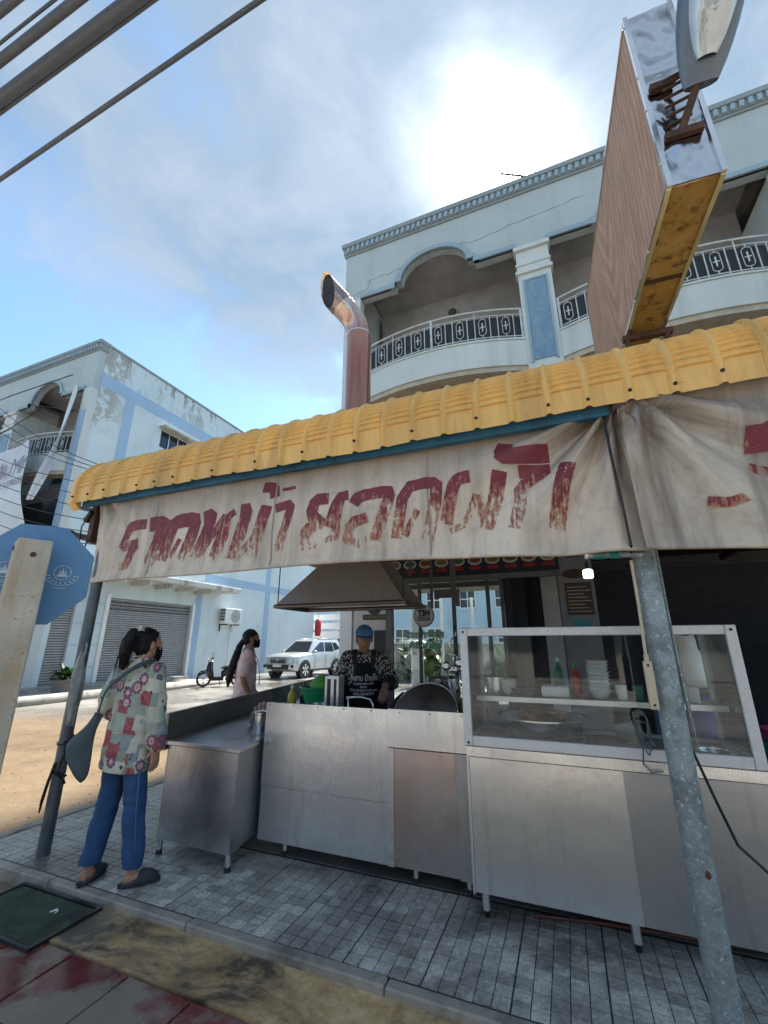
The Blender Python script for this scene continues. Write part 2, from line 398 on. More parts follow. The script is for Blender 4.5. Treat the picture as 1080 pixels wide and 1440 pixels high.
M_GLASS = m_glass('clear_glass', (0.90, 0.94, 0.93)); M_CASEGLASS = m_glass('display_glass', (0.95, 0.97, 0.965), ior=1.36)
def m_emit(name, col, st):
    t = NT(name); t.set('Base Color', (*col, 1)); t.set('Emission Color', (*col, 1)); t.set('Emission Strength', st)
    n = t.noise(8); return t.m

# ------------------------------------------------------------------ ground and pavements
o = B(); o.poly([(-300, -300, -.08), (300, -300, -.08), (300, 300, -.08), (-300, 300, -.08)])
tag(o.build('ground', M_GROUND), kind='structure')
o = B(); GY = [-1.2, 2.335]
o.box((-3.55, 1.99, -.2), (6.0, 2.33, -.036)); o.box((-1.35, -1.2, -.2), (6.0, 1.988, -.037))
tag(o.build('gutter', M_GUT), kind='structure')
# raised pavement slab the stall stands on
o = B(); o.box((-4.42, 2.38, -.3), (6.5, 15.0, -.0035)); PAV = tag(o.build('pavement', pm('dark_grout', (0.045, 0.042, 0.038), 0.8)), kind='structure')
for i in range(9):
    x0 = -4.55+i*1.2; j = rnd.uniform(-.004, .004)
    tag(B().box((x0, 2.316, -.3), (x0+1.195, 2.383, 0.003+j)).bevel(0.008).build('kerb_stone', M_KERB, PAV))
for i in range(7):
    y0 = 2.40+i*1.0
    tag(B().box((-4.52, y0, -.3), (-4.424, y0+0.994, 0.002)).bevel(0.01).build('kerb_stone', M_KERB, PAV))
def make_tiles():
    P_, HS, HT = .08, .0388, .0376
    meshes = []
    def quad8(x, y):
        h = [rnd.uniform(-.0011, .0011) for _ in range(4)]; cx = [rnd.uniform(-.0012, .0004) for _ in range(8)]
        lo_ = [(x+a*HS, y+c*HS, -.02) for a, c in ((-1, -1), (1, -1), (1, 1), (-1, 1))]
        return lo_+[(x+a*(HT+cx[k]), y+c*(HT+cx[k+4]), h[k]) for k, (a, c) in enumerate(((-1, -1), (1, -1), (1, 1), (-1, 1)))]
    for k in range(8):
        b = B(); b.hexa(quad8(0, 0)); bmesh.ops.recalc_face_normals(b.bm, faces=b.bm.faces); me = bpy.data.meshes.new('tile'); b.bm.to_mesh(me); b.bm.free(); me.materials.append(M_TILE); meshes.append(me)
    near, far = [], []
    for i in range(-56, 28):
        for j in range(0, 52):
            ox = (2-i % 5)*.0008; oy = (2-j % 5)*.0008
            x = i*P_+P_/2+ox; y = 2.386+j*P_+P_/2+oy
            if x < -4.39 or x > 2.2 or (x > -2.95 and y > 3.20) or (x <= -2.95 and y > 6.3): continue
            # the strip along the kerb that the stall leaves open, out to the near post, is picked apart tile by tile
            (near if -3.1 < x < .5 and y < 2.386+P_*7 and not (x < -2.25 and y > 2.86) else far).append((x, y))
    near.sort(key=lambda c: c[0]**2+c[1]**2); far += near[300:]; near = near[:300]
    for n, (x, y) in enumerate(near):
        o = bpy.data.objects.new('tile', meshes[n % 8]); C.objects.link(o); o.parent = PAV; o.location = (x, y, 0)
        o.rotation_euler = (rnd.uniform(-.006, .006), rnd.uniform(-.006, .006), rnd.choice((0, 1, 2, 3))*math.pi/2)
    rest = B()
    for x, y in far:
        v = [rest.bm.verts.new(q) for q in quad8(x, y)]
        for f in ((4, 5, 6, 7), (0, 1, 5, 4), (1, 2, 6, 5), (2, 3, 7, 6), (3, 0, 4, 7)): rest.bm.faces.new([v[k] for k in f])
    r = rest.build('tile_field', M_TILE, PAV); r['kind'] = 'stuff'
make_tiles()
tag(B().box((-2.90, 3.215, -.1), (6.4, 8.9, .0005)).build('stall_floor', pm('greasy_concrete', (.16, .155, .145), .45, var=.3, sc=2, stain=(.05, .045, .04), stsc=2, stamt=.8)), kind='structure')
# red pavers at the roadside, partly under silt
RP = tag(B().box((-5.0, -1.2, -.3), (-1.352, 1.985, -.055)).build('red_pavement', M_KERB), kind='structure')
for i in range(9):
    for j in range(7):
        x0 = -4.95+i*.4; y0 = -.82+j*.4
        tag(B().box((x0+.004, y0+.004, -.12), (x0+.396, y0+.396, -.040+rnd.uniform(-.002, .002))).bevel(.004).build('paver', M_RED, RP))
# green grating mat in a black frame
mt = thing('drain_grate', 'green mesh drain grate in a black frame set into the stained gutter', 'drain grate', (-3.2, 2.15, -.066))
gx0, gx1, gy0, gy1 = -3.54, -2.78, 1.88, 2.29; gz = -.027
b = B()
for (a, c) in (((gx0, gy0), (gx1, gy0+.02)), ((gx0, gy1-.02), (gx1, gy1)), ((gx0, gy0+.021), (gx0+.02, gy1-.021)), ((gx1-.02, gy0+.021), (gx1, gy1-.021))):
    b.box((a[0], a[1], -.09), (c[0], c[1], gz+.005))
b.build('frame', M_BLK, mt)
mg = pm('green_mesh', (0.06, 0.078, 0.05), 0.7, var=0.5, sc=9, stain=(0.02, 0.022, 0.02), stsc=5, stamt=0.9, bump=0.6, bsc=120)
b = B(); n = 34
for i in range(n):
    y = gy0+.035+(gy1-gy0-.07)*i/(n-1); b.box((gx0+.03, y-.0022, -.068), (gx1-.03, y+.0022, gz))
for i in range(60):
    x = gx0+.035+(gx1-gx0-.07)*i/59; b.box((x-.0022, gy0+.03, -.069), (x+.0022, gy1-.03, gz-.003))
gm = b.build('mesh_panel', mg, mt); gm['kind'] = 'stuff'
b = B(); b.box((gx0+.02, gy0+.02, -.088), (gx1-.02, gy1-.02, -.0705)); b.build('drain_bed', pm('drain_mud', (0.035, 0.04, 0.025), 0.6, var=.4), mt)
b = B(); b.tube([(-3.02, 2.13, gz+.006), (-3.0, 2.16, gz+.008), (-2.985, 2.155, gz+.006), (-2.975, 2.13, gz+.007)], [.003, .007, .006, .002], 6); 
tag(b.build('litter_scrap', M_WHITE), 'small white scrap of litter on the green drain grate', 'litter')
# loose stones and leaf bits on the gutter
deb = B()
for k in range(260):
    x, y = rnd.uniform(-3.4, 1.2), rnd.uniform(1.6, 2.28); q = rnd.uniform(.002, .006)
    if gx0 < x < gx1 and y > gy0: continue
    deb.ell((x, y, -.064), q*rnd.uniform(.8, 1.8), q, q*.6, 6, 4)
tag(deb.build('grit', pm('grit_stone', (0.2, 0.16, 0.11), .9, var=.5, sc=40)), 'scattered grit on the stained gutter', 'grit', kind='stuff')

peb = B()
for k in range(900):
    x = -4.7-7.5*rnd.random()**1.6; y = rnd.uniform(1.5, 8.5); q = rnd.uniform(.004, .014)
    peb.ell((x, y, -.079), q*rnd.uniform(.8, 1.7), q, q*.6, 6, 4)
tag(peb.build('pebbles', MATS['grit_stone']), 'pebbles scattered over the sandy forecourt', 'pebbles', kind='stuff')
# ------------------------------------------------------------------ shophouses
def facade_bay(bd, xa, xb, y, arch_c, arch_r=.93, ztop=12.8, mid=True, second=True):
    """upper storey opening xa..xb with a raised round arch in its lintel"""
    zl = 11.08; zf = 8.35
    poly = [(xa, ztop), (xa, zl), (arch_c-arch_r-.18, zl), (arch_c-arch_r-.18, zl+.16)]
    n = 14
    for i in range(n+1):
        a = math.pi-math.pi*i/n; poly.append((arch_c+arch_r*math.cos(a), zl+.16+arch_r*.78*math.sin(a)))
    poly += [(arch_c+arch_r+.18, zl+.16), (arch_c+arch_r+.18, zl), (xb, zl), (xb, ztop)]
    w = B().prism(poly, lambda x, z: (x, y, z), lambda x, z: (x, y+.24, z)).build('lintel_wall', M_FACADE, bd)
    # proud trim following the lintel edge
    edge = poly[1:-1]; b = B(); t = .13
    for k, (p, q) in enumerate(zip(edge, edge[1:])):
        d = Vector((q[0]-p[0], q[1]-p[1])); 
        if d.length < 1e-4: continue
        nrm = Vector((-d.y, d.x)).normalized()*t; e = d.normalized()*(.02 if k % 2 else .0)
        pts = [(p[0]-e.x, p[1]-e.y), (q[0]+e.x, q[1]+e.y), (q[0]+e.x+nrm.x, q[1]+e.y+nrm.y), (p[0]-e.x+nrm.x, p[1]-e.y+nrm.y)]
        dy = .05+.003*(k % 2)
        b.prism(pts, lambda x, z: (x, y-dy, z), lambda x, z: (x, y+.05, z))
    b.build('arch_trim', M_TRIM, bd)
    # recess
    b = B(); b.box((xa-.1, y+1.9, zf-.3), (xb+.1, y+2.1, 12.2)); b.build('recess_wall', M_RECESS, bd)
    b = B(); b.box((xa-.1, y+.245, 12.0), (xb+.1, y+1.9, 12.15)); b.build('recess_ceiling', M_RECESS, bd)
    b = B(); b.box((xa+.1, y+1.86, zf), ((xa+xb)/2-.12, y+1.899, 10.5)); b.box(((xa+xb)/2+.12, y+1.86, zf), (xb-.1, y+1.899, 10.5)); b.build('dark_doors', M_DARKDOOR, bd)
    b = B(); b.box((xa-.05, y+1.80, 10.5), (xb+.05, y+1.898, 10.62)); b.build('door_head', M_RECESS, bd)
    l = B().ell((arch_c+.1, y+1.8, 11.35), .13, .06, .13).build('globe_lamp', pm('dark_globe', (0.06, 0.05, 0.05), .7), bd, True)  # unlit globe lamp on the recess wall
    # curved balcony
    n = 18; bow = .42
    def yb(s, extra=0): return y-.04-extra-bow*(1-(2*s-1)**2)
    def band(b, z0, z1, e0, e1):
        ring = []
        for i in range(n+1):
            s = i/n; x = xa+(xb-xa)*s
            ring.append([(x, yb(s, e0), z0), (x, yb(s, e0), z1), (x, y+e1, z1), (x, y+e1, z0)])
        b.rings(ring)
    b = B(); band(b, 7.62, 8.30, 0, .24); b.build('balcony_parapet', M_PARA, bd, 40)
    b = B(); band(b, 7.50, 7.617, -.05, .2); b.build('balcony_soffit', M_SOFF, bd, 40)
    b = B(); band(b, 8.303, 8.35, .03, .1); b.build('balcony_ledge', M_PARA, bd, 40)
    rl = B()
    def pt(s, z): return (xa+(xb-xa)*s, yb(s, -.06), z)
    for z, r in ((9.24, .024), (8.46, .014), (9.08, .012)): rl.tube([pt(.01+.98*i/n, z) for i in range(n+1)], r, 6)
    k = 0; nb = 24
    for i in range(nb+1):
        s = .01+.98*i/nb
        if i % 3 == 1: continue
        rl.cyl(pt(s, 8.36), pt(s, 9.08 if i % 6 else 9.24), .013 if i % 12 else .03, n=6)
    rail = rl.build('railing', M_RAIL, bd)
    b = B(); b.rings([[(pt(.012+.976*i/n, 8.37)[0], pt(.012+.976*i/n, 8.37)[1]+.05, z) for i in range(n+1)] for z in (8.37, 9.06)], False, False); b.build('shade_net', pm('dark_shade_net', (.022, .026, .030), .8, var=.3), rail)
    for i in range(nb+1):
        if i % 3 != 1: continue
        s = .01+.98*i/nb; c = Vector(pt(s, 8.77)); b = B(); pts = []
        for q in range(17):
            a = 2*math.pi*q/16; sx = .085*math.cos(a); sz = .085*math.sin(a)+(.15 if math.sin(a) > 0 else -.15)
            pts.append(c+Vector((sx, 0, sz)))
        b.tube(pts, .0085, 5, False); b.box(c-Vector((.055, .008, .010)), c+Vector((.055, .008, .012))); b.box(c-Vector((.012, .009, .12)), c+Vector((.012, .009, .12)))
        b.cyl(c+Vector((0, 0, .235)), c+Vector((0, 0, .31)), .011, n=5); b.cyl(c-Vector((0, 0, .235)), c-Vector((0, 0, .31)), .011, n=5)
        b.build('rail_oval', M_RAIL, rail)
    # storey below
    if second:
        b = B(); b.box((xa-.1, y+.9, 3.6), (xb+.1, y+1.0, 7.5)); b.build('recess_wall', M_RECESS, bd)
        b = B(); b.box((xa+.3, y+.86, 4.4), (xb-.3, y+.898, 7.0)); b.build('dark_doors', M_DARKDOOR, bd)
        b = B(); b.box((xa, y+.0, 3.4), (xb, y+.24, 4.35)); b.build('spandrel', M_PARA, bd)
def pier(bd, xa, xb, y, panel=True, zb=3.3):
    b = B(); b.box((xa, y-.02, zb), (xb, y+(1.85 if panel else .24), 11.08)); b.build('pier', M_PARA, bd)
    if panel:
        w = xb-xa; m = .14
        b = B(); b.box((xa+m, y-.045, 7.7), (xb-m, y-.021, 9.95)); b.build('marble_panel', M_MARB, bd)
        b = B()
        for (p, q) in (((xa+m-.05, 7.64), (xa+m-.002, 10.0)), ((xb-m+.002, 7.64), (xb-m+.05, 10.0)), ((xa+m-.001, 9.955), (xb-m+.001, 10.0))): b.box((p[0], y-.06, p[1]), (q[0], y-.022, q[1]))
        b.build('panel_frame', M_TRIM, bd)
        b = B(); b.box((xa-.05, y-.09, 10.18), (xb+.05, y+.2, 10.28)); b.box((xa-.03, y-.06, 10.45), (xb+.03, y+.2, 10.52)); b.box((xa-.05, y-.11, 10.9), (xb+.05, y+.2, 11.02)); b.bevel(.012); b.build('capital', M_PARA, bd)
def cornice(bd, xa, xb, y, ends=0):
    b = B(); b.box((xa-.10, y-.14, 13.08), (xb+.10, y+.3, 13.22)); b.box((xa-.04, y-.05, 12.80), (xb+.04, y+.28, 12.86)); b.box((xa-.06, y-.08, 12.863), (xb+.06, y+.28, 13.077)); b.build('cornice', M_CORN, bd)
    b = B(); n = int((xb-xa)/.16)
    for i in range(n):
        x = xa+.05+i*.16; b.prism([(x, 12.88), (x+.09, 12.88), (x+.11, 13.06), (x+.02, 13.06)], lambda q, z: (q, y-.125, z), lambda q, z: (q, y-.083, z))
    d = b.build('dentils', M_TRIM, bd); d['kind'] = 'stuff'
# right shophouse, over the stall
RB = thing('shophouse', 'pale grey-blue shophouse with curved balconies and raised arches rising over the food stall', 'building', (-4.93, 9.0, 0))
Y = 9.0
pier(RB, -4.93, -4.42, Y, False); pier(RB, -.10, .66, Y); pier(RB, 5.10, 5.86, Y)
facade_bay(RB, -4.42, -.10, Y, -2.24); facade_bay(RB, .66, 5.10, Y, 2.9); facade_bay(RB, 5.86, 10.3, Y, 8.1)
cornice(RB, -4.93, 10.6, Y)
B().box((-4.93, Y, 11.083), (-4.421, Y+.24, 12.8)).build('lintel_wall', M_FACADE, RB)
for xa in (-.1, 5.1): B().box((xa+.001, Y, 11.083), (xa+.759, Y+.24, 12.8)).build('lintel_wall', M_FACADE, RB)
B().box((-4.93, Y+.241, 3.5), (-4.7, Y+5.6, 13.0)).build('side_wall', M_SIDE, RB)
B().box((-4.7, Y+5.4, 3.5), (10.6, Y+5.6, 13.0)).build('rear_wall', M_SIDE, RB); B().box((10.601, Y+.26, 0), (10.8, Y+5.6, 13)).build('party_wall', M_SIDE, RB)
B().box((-4.69, Y+.25, 12.3), (10.6, Y+5.39, 12.5)).build('roof_slab', M_CONC, RB)
B().box((-4.92, Y-.1, 3.2), (10.6, Y+5.6, 3.39)).build('floor_slab', M_CONC, RB)
for x in (-4.8, -.35): B().box((x, Y+.02, -.02), (x+.3, Y+.32, 3.2)).build('pillar', M_WHITE, RB)
B().box((-4.8, Y+5.2, -.02), (-4.5, Y+5.5, 3.2)).build('pillar', M_WHITE, RB)
# shop room on the right, walled in against stray light, gloom painted into its walls
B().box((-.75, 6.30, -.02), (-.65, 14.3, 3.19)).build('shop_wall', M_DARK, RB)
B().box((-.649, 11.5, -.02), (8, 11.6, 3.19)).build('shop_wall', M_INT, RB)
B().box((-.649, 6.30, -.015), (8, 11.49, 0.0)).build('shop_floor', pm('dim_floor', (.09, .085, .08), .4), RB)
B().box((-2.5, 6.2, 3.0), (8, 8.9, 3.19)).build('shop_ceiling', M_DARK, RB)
b = B(); pts = []
for (x, z) in ((-4.7, 11.3), (-4.15, 11.62), (-3.56, 11.65), (-2.79, 11.65), (-1.96, 11.78), (-1.18, 11.79), (-.43, 11.88), (.37, 11.93), (1.12, 11.98)):
    for q in range(3): pts.append((x+q*.25, 8.997, z+q*.03+rnd.uniform(-.05, .05)))
b.tube(pts, [.004+.008*abs(math.sin(i*1.7)) for i in range(len(pts))], 4); b.build('plaster_crack', M_CORN, RB)
# TV antenna on the roof
an = thing('antenna', 'spindly television antenna on the roof edge of the near shophouse', 'antenna', (.3, 10, 12.5))
b = B(); b.cyl((.3, 10, 12.5), (.3, 10, 14.9), .02, n=6); b.build('mast', M_RUB, an)
b = B(); b.cyl((-.25, 9.9, 15.05), (.75, 10.1, 14.6), .028, n=5)
for i in range(7):
    p = Vector((-.22+i*.15, 9.9+.03*i, 15.04-.068*i)); l = .3-.02*i; b.cyl(p+Vector((.1*l, -l, .25*l)), p-Vector((.1*l, -l, .25*l)), .018, n=4)
b.build('boom', M_RUB, an)

# left shophouse, across the side street
LB = thing('shophouse', 'light blue corner shophouse with grey roller shutters, peeling paint and a torn banner', 'building', (-16, 9.04, 0))
Y = 9.04
facade_bay(LB, -20.7, -16.45, Y, -18.9); pier(LB, -16.45, -16.0, Y, False, 0); pier(LB, -21.5, -20.7, Y)
facade_bay(LB, -25.8, -21.5, Y, -23.7)
cornice(LB, -26, -16.0, Y)
B().box((-16.449, Y, 11.083), (-16.0, Y+.24, 12.8)).build('lintel_wall', M_FACADE, LB)
B().box((-21.499, Y, 11.083), (-20.701, Y+.24, 12.8)).build('lintel_wall', M_FACADE, LB)
B().box((-16.38, Y-.06, 3.3), (-16.06, Y-.021, 10.1)).build('corner_strip', M_STRIPE, LB)
XS = -16.0
sw = B()
def wallbox(b, y0, y1, z0, z1): b.box((XS-.24, y0, z0), (XS, y1, z1))
Y0 = Y+.242
wallbox(sw, Y0, 26.2, 3.35, 10.0); wallbox(sw, Y0, 12.3, 10.0, 10.85); wallbox(sw, 13.8, 26.2, 10.0, 10.85); wallbox(sw, Y0, 26.2, 10.85, 13.15)
wallbox(sw, Y0, 9.45, -.1, 3.35); wallbox(sw, 10.15, 11.35, -.1, 3.35); wallbox(sw, 15.4, 26.2, -.1, 3.35); wallbox(sw, 9.45, 10.15, 3.2, 3.35); wallbox(sw, 11.35, 15.4, 3.2, 3.35)
sw.build('side_wall', M_SIDE, LB)
B().box((XS-.26, Y0, 13.153), (XS+.05, 26.2, 13.24)).build('wall_coping', M_CORN, LB)
B().box((-26, 26.0, 0), (XS-.241, 26.2, 13)).build('rear_wall', M_SIDE, LB); B().box((-26.2, Y+.26, 0), (-26.001, 26.2, 13)).build('party_wall', M_SIDE, LB)
B().box((-26, Y+.25, 12.4), (XS-.25, 26, 12.55)).build('roof_slab', M_CONC, LB)
for (y0, y1, z0, z1) in ((Y0, 26.2, 11.35, 11.9), (10.45, 10.85, 3.9, 11.345), (15.55, 15.95, -.05, 4.4), (20.7, 21.15, -.05, 4.4), (16.0, 26.2, 4.405, 4.8), (20.7, 21.1, 4.81, 11.345), (15.6, 16.0, 4.81, 11.345)):
    B().box((XS+.001, y0, z0), (XS+.012, y1, z1)).build('painted_band', M_STRIPE, LB)
# upper side window with a little hood
B().box((XS-.14, 12.3, 10.0), (XS-.10, 13.8, 10.85)).build('window_pane', M_DARKDOOR, LB)
B().box((XS+.002, 12.15, 10.86), (XS+.38, 13.95, 10.95)).build('window_hood', M_CONC, LB)
b = B()
for y in (12.3, 12.78, 13.27, 13.76): b.box((XS-.095, y, 10.0), (XS-.05, y+.04, 10.85))
b.build('window_frame', M_ALU, LB)
# roller shutters in the side wall
def shutter(y0, y1, z1):
    b = B(); n = int(z1/.085)
    prof = []
    for i in range(n):
        z = .05+i*(z1-.05)/n; h = (z1-.05)/n
        prof += [(XS-.16, z), (XS-.10, z+h*.25), (XS-.10, z+h*.7), (XS-.16, z+h)]
    b.rings([[(x, y, z) for x, z in prof] for y in (y0, y1)], False, False)
    s = b.build('roller_shutter', M_SHUT, LB)
    B().box((XS-.17, y0, -.04), (XS-.08, y1, .052)).build('bottom_bar', M_ALU, s)
    b = B()
    for k in range(int((y1-y0)/.11)):
        for q in range(3):
            y = y0+.05+k*.11+(.055 if q % 2 else 0); z = z1-.12-q*.13
            b.box((XS-.098, y, z-.05), (XS-.092, y+.07, z))
    if y1-y0 > 2: b.build('lattice_slots', M_DARK, s)['kind'] = 'stuff'
shutter(11.35, 15.4, 3.2); shutter(9.45, 10.15, 3.2)
for y0, y1 in ((11.20, 11.349), (15.401, 15.54)): B().box((XS+.002, y0, -.05), (XS+.06, y1, 3.34)).build('shutter_frame', M_WHITE, LB)
b = B()
for z in (.7, 1.45, 2.2, 2.95):
    b.box((XS+.001, 10.16, z), (XS+.004, 11.19, z+.02))
b.build('pier_joint', M_TRIM, LB)
M_LEDGE = m_wall('mossy_ledge', (0.55, 0.56, 0.53), (0.1, 0.1, 0.08), 0.9)
B().box((XS+.013, 9.3, 3.9), (XS+1.25, 17.2, 4.12)).bevel(.02).build('concrete_canopy', M_LEDGE, LB)
for y in (11.0, 12.1, 13.2, 14.3, 15.4): B().box((XS+.014, y, 3.72), (XS+1.1, y+.1, 3.898)).build('canopy_rib', M_LEDGE, LB)
# raised walk with a rounded kerb round the corner house
o = B(); o.box((-26, 6.6, -.3), (-13.6, 9.0, .03)); o.box((XS+.001, 9.001, -.3), (-13.6, 15.3, .03)); AP = tag(o.build('apron', M_CONC), kind='structure')
b = B(); b.tube([(-26, 6.55, .0), (-14.2, 6.55, .0), (-13.75, 6.7, .0), (-13.55, 7.2, 0), (-13.55, 15.3, .0)], [.16]*5, 12); b.build('rounded_kerb', M_CONC, AP, True)
B().box((XS+.002, 8.7, .031), (XS+.5, 15.25, .16)).build('door_step', M_CONC, AP)
# air conditioner
ac = thing('air_conditioner', 'white air conditioner outdoor unit on a bracket on the light blue wall', 'air conditioner', (XS, 17.8, 2.4))
b = B(); b.box((XS+.14, 17.1, 2.46), (XS+.48, 18.3, 3.22)).bevel(.03, 2); b.build('casing', M_WHITE, ac)
b = B(); M = Matrix.Translation((XS+.483, 17.85, 2.84)) @ Matrix.Rotation(R(90), 4, 'Y'); 
for r in (.12, .19, .26, .33): b.lathe([(r-.012, 0), (r+.012, 0), (r+.012, .012), (r-.012, .012), (r-.012, 0)], n=24, M=M)
for k in range(8):
    a = math.pi*k/4; b.cyl(M @ Vector((.03*math.cos(a), .03*math.sin(a), .006)), M @ Vector((.33*math.cos(a), .33*math.sin(a), .006)), .006, n=4)
b.build('fan_grille', M_RAIL, ac)
b = B(); b.lathe([(0.001, .0005), (.34, .0005)], n=24, M=M); b.lathe([(0.001, .02), (.07, .02), (.07, .0)], n=16, M=M); b.build('fan', M_SHUT, ac)
b = B()
for z in (2.6, 2.75, 2.9, 3.05):
    for x in (.17, .27, .37): b.box((XS+x, 17.094, z), (XS+x+.08, 17.0985, z+.11))
b.build('louvre', M_DARK, ac)
b = B()
for y in (17.25, 18.1): b.box((XS+.002, y, 2.40), (XS+.5, y+.05, 2.45)); b.box((XS+.002, y, 2.1), (XS+.05, y+.05, 2.399))
b.build('bracket', M_RUB, ac)
b = B(); b.tube([(XS+.2, 18.0, 2.42), (XS+.1, 18.05, 2.3), (XS+.04, 18.06, 1.8), (XS+.04, 18.06, .1)], .025, 6); b.build('drain_pipe', M_WHITE, ac)
# torn banner hanging across the corner house's balconies
M_VINYL = pm('printed_vinyl', (0.60, 0.62, 0.66), .6, var=.1, sc=.8, stain=(.36, .32, .42), stsc=.5, stamt=.5)
tb = thing('banner', 'huge torn white advertising banner sagging across the balconies of the corner house', 'banner', (-20, 8.2, 3))
b = B(); NX, NZ = 36, 30
def bp(s, t):
    right = -15.6-1.95*t**.9+.25*math.sin(9*t)*t; x = -24.5+(right+24.5)*s
    z = 3.4+(4.6+.75*s-.5*math.sin(3*s))*t
    y = 8.25+.10*math.sin(9*s+4*t)+.06*math.sin(23*s-7*t)-.12*t
    return (x, y, z)
V = [[b.bm.verts.new(bp(i/NX, j/NZ)) for i in range(NX+1)] for j in range(NZ+1)]
for j in range(NZ):
    for i in range(NX):
        b.bm.faces.new((V[j][i], V[j][i+1], V[j+1][i+1], V[j+1][i]))
b.build('sheet', M_VINYL, tb, True)
# torn strip twisted up to the parapet hook
b = B(); rr = []
for i in range(25):
    t = i/24; c = Vector((-18.55+1.55*t+.25*math.sin(5*t)*(1-t), 8.2+.5*t, 7.9+3.9*t)) if False else Vector((-16.75+.25*t+.18*math.sin(4*t), 8.3+.55*t, 6.3+4.9*t))
    w = .30*(1-t)**.5*min(1, .3+3*t)+.05; a = 1.2+2.2*t
    d = Vector((math.cos(a)*.9, math.sin(a)*.6, .1)); rr.append([c-d*w, c-d*w*.3+Vector((0, .06, 0)), c+d*w*.4-Vector((0, .05, 0)), c+d*w])
b.rings(rr, False, False); b.build('torn_strip', M_VINYL, tb, True)
M_PRINT = pm('faded_print', (0.24, 0.20, 0.30), .6, var=.3, sc=3)
lettering('A M', .95, (-17.95, 7.98, 7.45), (1, .0, .12), (0.15, 0, 1), M_PRINT, tb, shear=.3)
lettering('EXPRESS', .36, (-17.5, 7.98, 6.9), (1, .0, .12), (0, 0, 1), M_PRINT, tb, shear=.3)
b = B(); b.tube([(-24.5, 8.3, 11.0), (-20, 8.4, 11.3), (-17.0, 8.8, 11.75)], .02, 5); b.tube([(-20.4, 8.5, 9.6), (-17.9, 8.6, 10.4), (-16.3, 8.9, 10.0)], .018, 5); b.build('tie_rope', M_RUB, tb)
# ------------------------------------------------------------------ the stall's canopy
M_YEL = pm('yellow_roof_sheet', (0.77, 0.455, 0.135), .5, var=.16, sc=2.5, obj_var=.10, stain=(.36, .19, .06), stsc=3.0, stamt=.5, bump=.06, stretch=(3, 1, .5))
M_YELU = M_YEL
M_BLUE = pm('blue_paint', (0.03, 0.13, 0.22), .5, var=.25, stain=(.02, .03, .04), stsc=4, stamt=.7)
def m_galv():
    t = NT('galvanised_pipe'); v = t.vor(130); sp = t.ramp(v.outputs['Color'], [(0.2, (.25, .29, .30)), (.8, (.33, .37, .385))])
    n = t.noise(9, 6, .65); sc = t.noise(42, 4, .6)
    c = t.mix(t.ramp(n, [(.45, 0), (.7, .75)]), sp, (.11, .12, .125)); c = t.mix(t.ramp(sc, [(.60, 0), (.64, .7)]), c, (.60, .64, .64))
    c = t.mix(t.ramp(t.noise(5, 6, .7), [(.64, 0), (.70, .9)]), c, (.12, .07, .045))
    t.set('Base Color', c); t.set('Metallic', .35); t.set('Roughness', t.ramp(n, [(.3, .42), (.7, .68)])); t.bump(sc, .15, .004); return t.m
M_GALV = m_galv()
M_DKPIPE = pm('dark_weathered_pipe', (0.10, 0.115, 0.13), .5, .4, var=.3, sc=10, stain=(.2, .2, .19), stsc=6, stamt=.5)
M_RUST = pm('rusty_steel', (0.10, 0.05, 0.03), .8, .2, var=.4, sc=14, stain=(.03, .025, .02), stamt=.7)
CAN = thing('canopy', 'yellow corrugated steel canopy with a rounded crimped front edge over the food stall', 'canopy', (-1.0, 2.5, 0))
YF, ZB, AR = 2.36, 2.74, .37
def roof_profile():
    pr = [(YF, ZB, 0), (YF, ZB+.06, 0), (YF, ZB+.12, 0)]; nc = 13
    for k in range(nc):
        for f, cr in ((.30, 0.0), (.52, .0), (.64, .015), (.84, .015), (1.0, -.004)):
            a = R(88)*(k+f)/nc; pr.append((YF+AR-AR*math.cos(a), ZB+.12+AR*math.sin(a), cr))
    y, z = pr[-1][0], pr[-1][1]
    for d in (.15, .6, 2.0, 6.1): pr.append((y+d, z+d*.075, 0))
    return pr
PR = roof_profile()
def rib_h(u):      # u in 0..1 along one pitch
    if u < .06: return u/.06*.7
    if u < .12: return .7+.3*math.sin((u-.06)/.06*math.pi/2)
    if u < .18: return .7+.3*math.cos((u-.12)/.06*math.pi/2)
    if u < .24: return (.24-u)/.06*.7
    return .0
US = (0, .06, .09, .12, .15, .18, .24, .40, .62, .84)
PITCH = .205
def sheet(x0, n, k):
    b = B(); cols = []
    for p in range(n):
        for u in US: cols.append((x0+(p+u)*PITCH, rib_h(u), u))
    cols.append((x0+n*PITCH, 0, 1))
    V = []
    for x, h, u in cols:
        row = []; pan = 1 if u >= .24 or u == 0 else .25
        for i, (y, z, cr) in enumerate(PR):
            a, c = PR[max(0, i-1)], PR[min(len(PR)-1, i+1)]; t = Vector((c[0]-a[0], c[1]-a[1])).normalized(); n2 = Vector((-t.y, t.x))
            if n2.x > .2: n2 = -n2
            d = h*.028+cr*pan+(.003*math.sin(math.pi*(u-.24)/.76) if u > .24 else 0)+k*.0015
            jz = .004*math.sin(x*7.3)+.006*math.sin(x*2.1+1) if i == 0 else 0
            row.append(b.bm.verts.new((x, y+n2.x*d, z+n2.y*d+jz)))
        V.append(row)
    for a, c in zip(V, V[1:]):
        for i in range(len(PR)-1): b.bm.faces.new((a[i], c[i], c[i+1], a[i+1]))
    sh = b.build('roof_sheet', M_YEL, CAN, 28, recalc=False)
    for p in range(n):
        if (p+k) % 2 == 0 or rnd.random() < .35:
            q = Vector((x0+(p+.12)*PITCH, YF-.026, ZB+.055+rnd.uniform(-.01, .015))); b = B(); b.cyl(q, q-Vector((0, .012, 0)), .011, .007, 8); b.build('screw', M_RUB, sh)
x = -4.07; k = 0
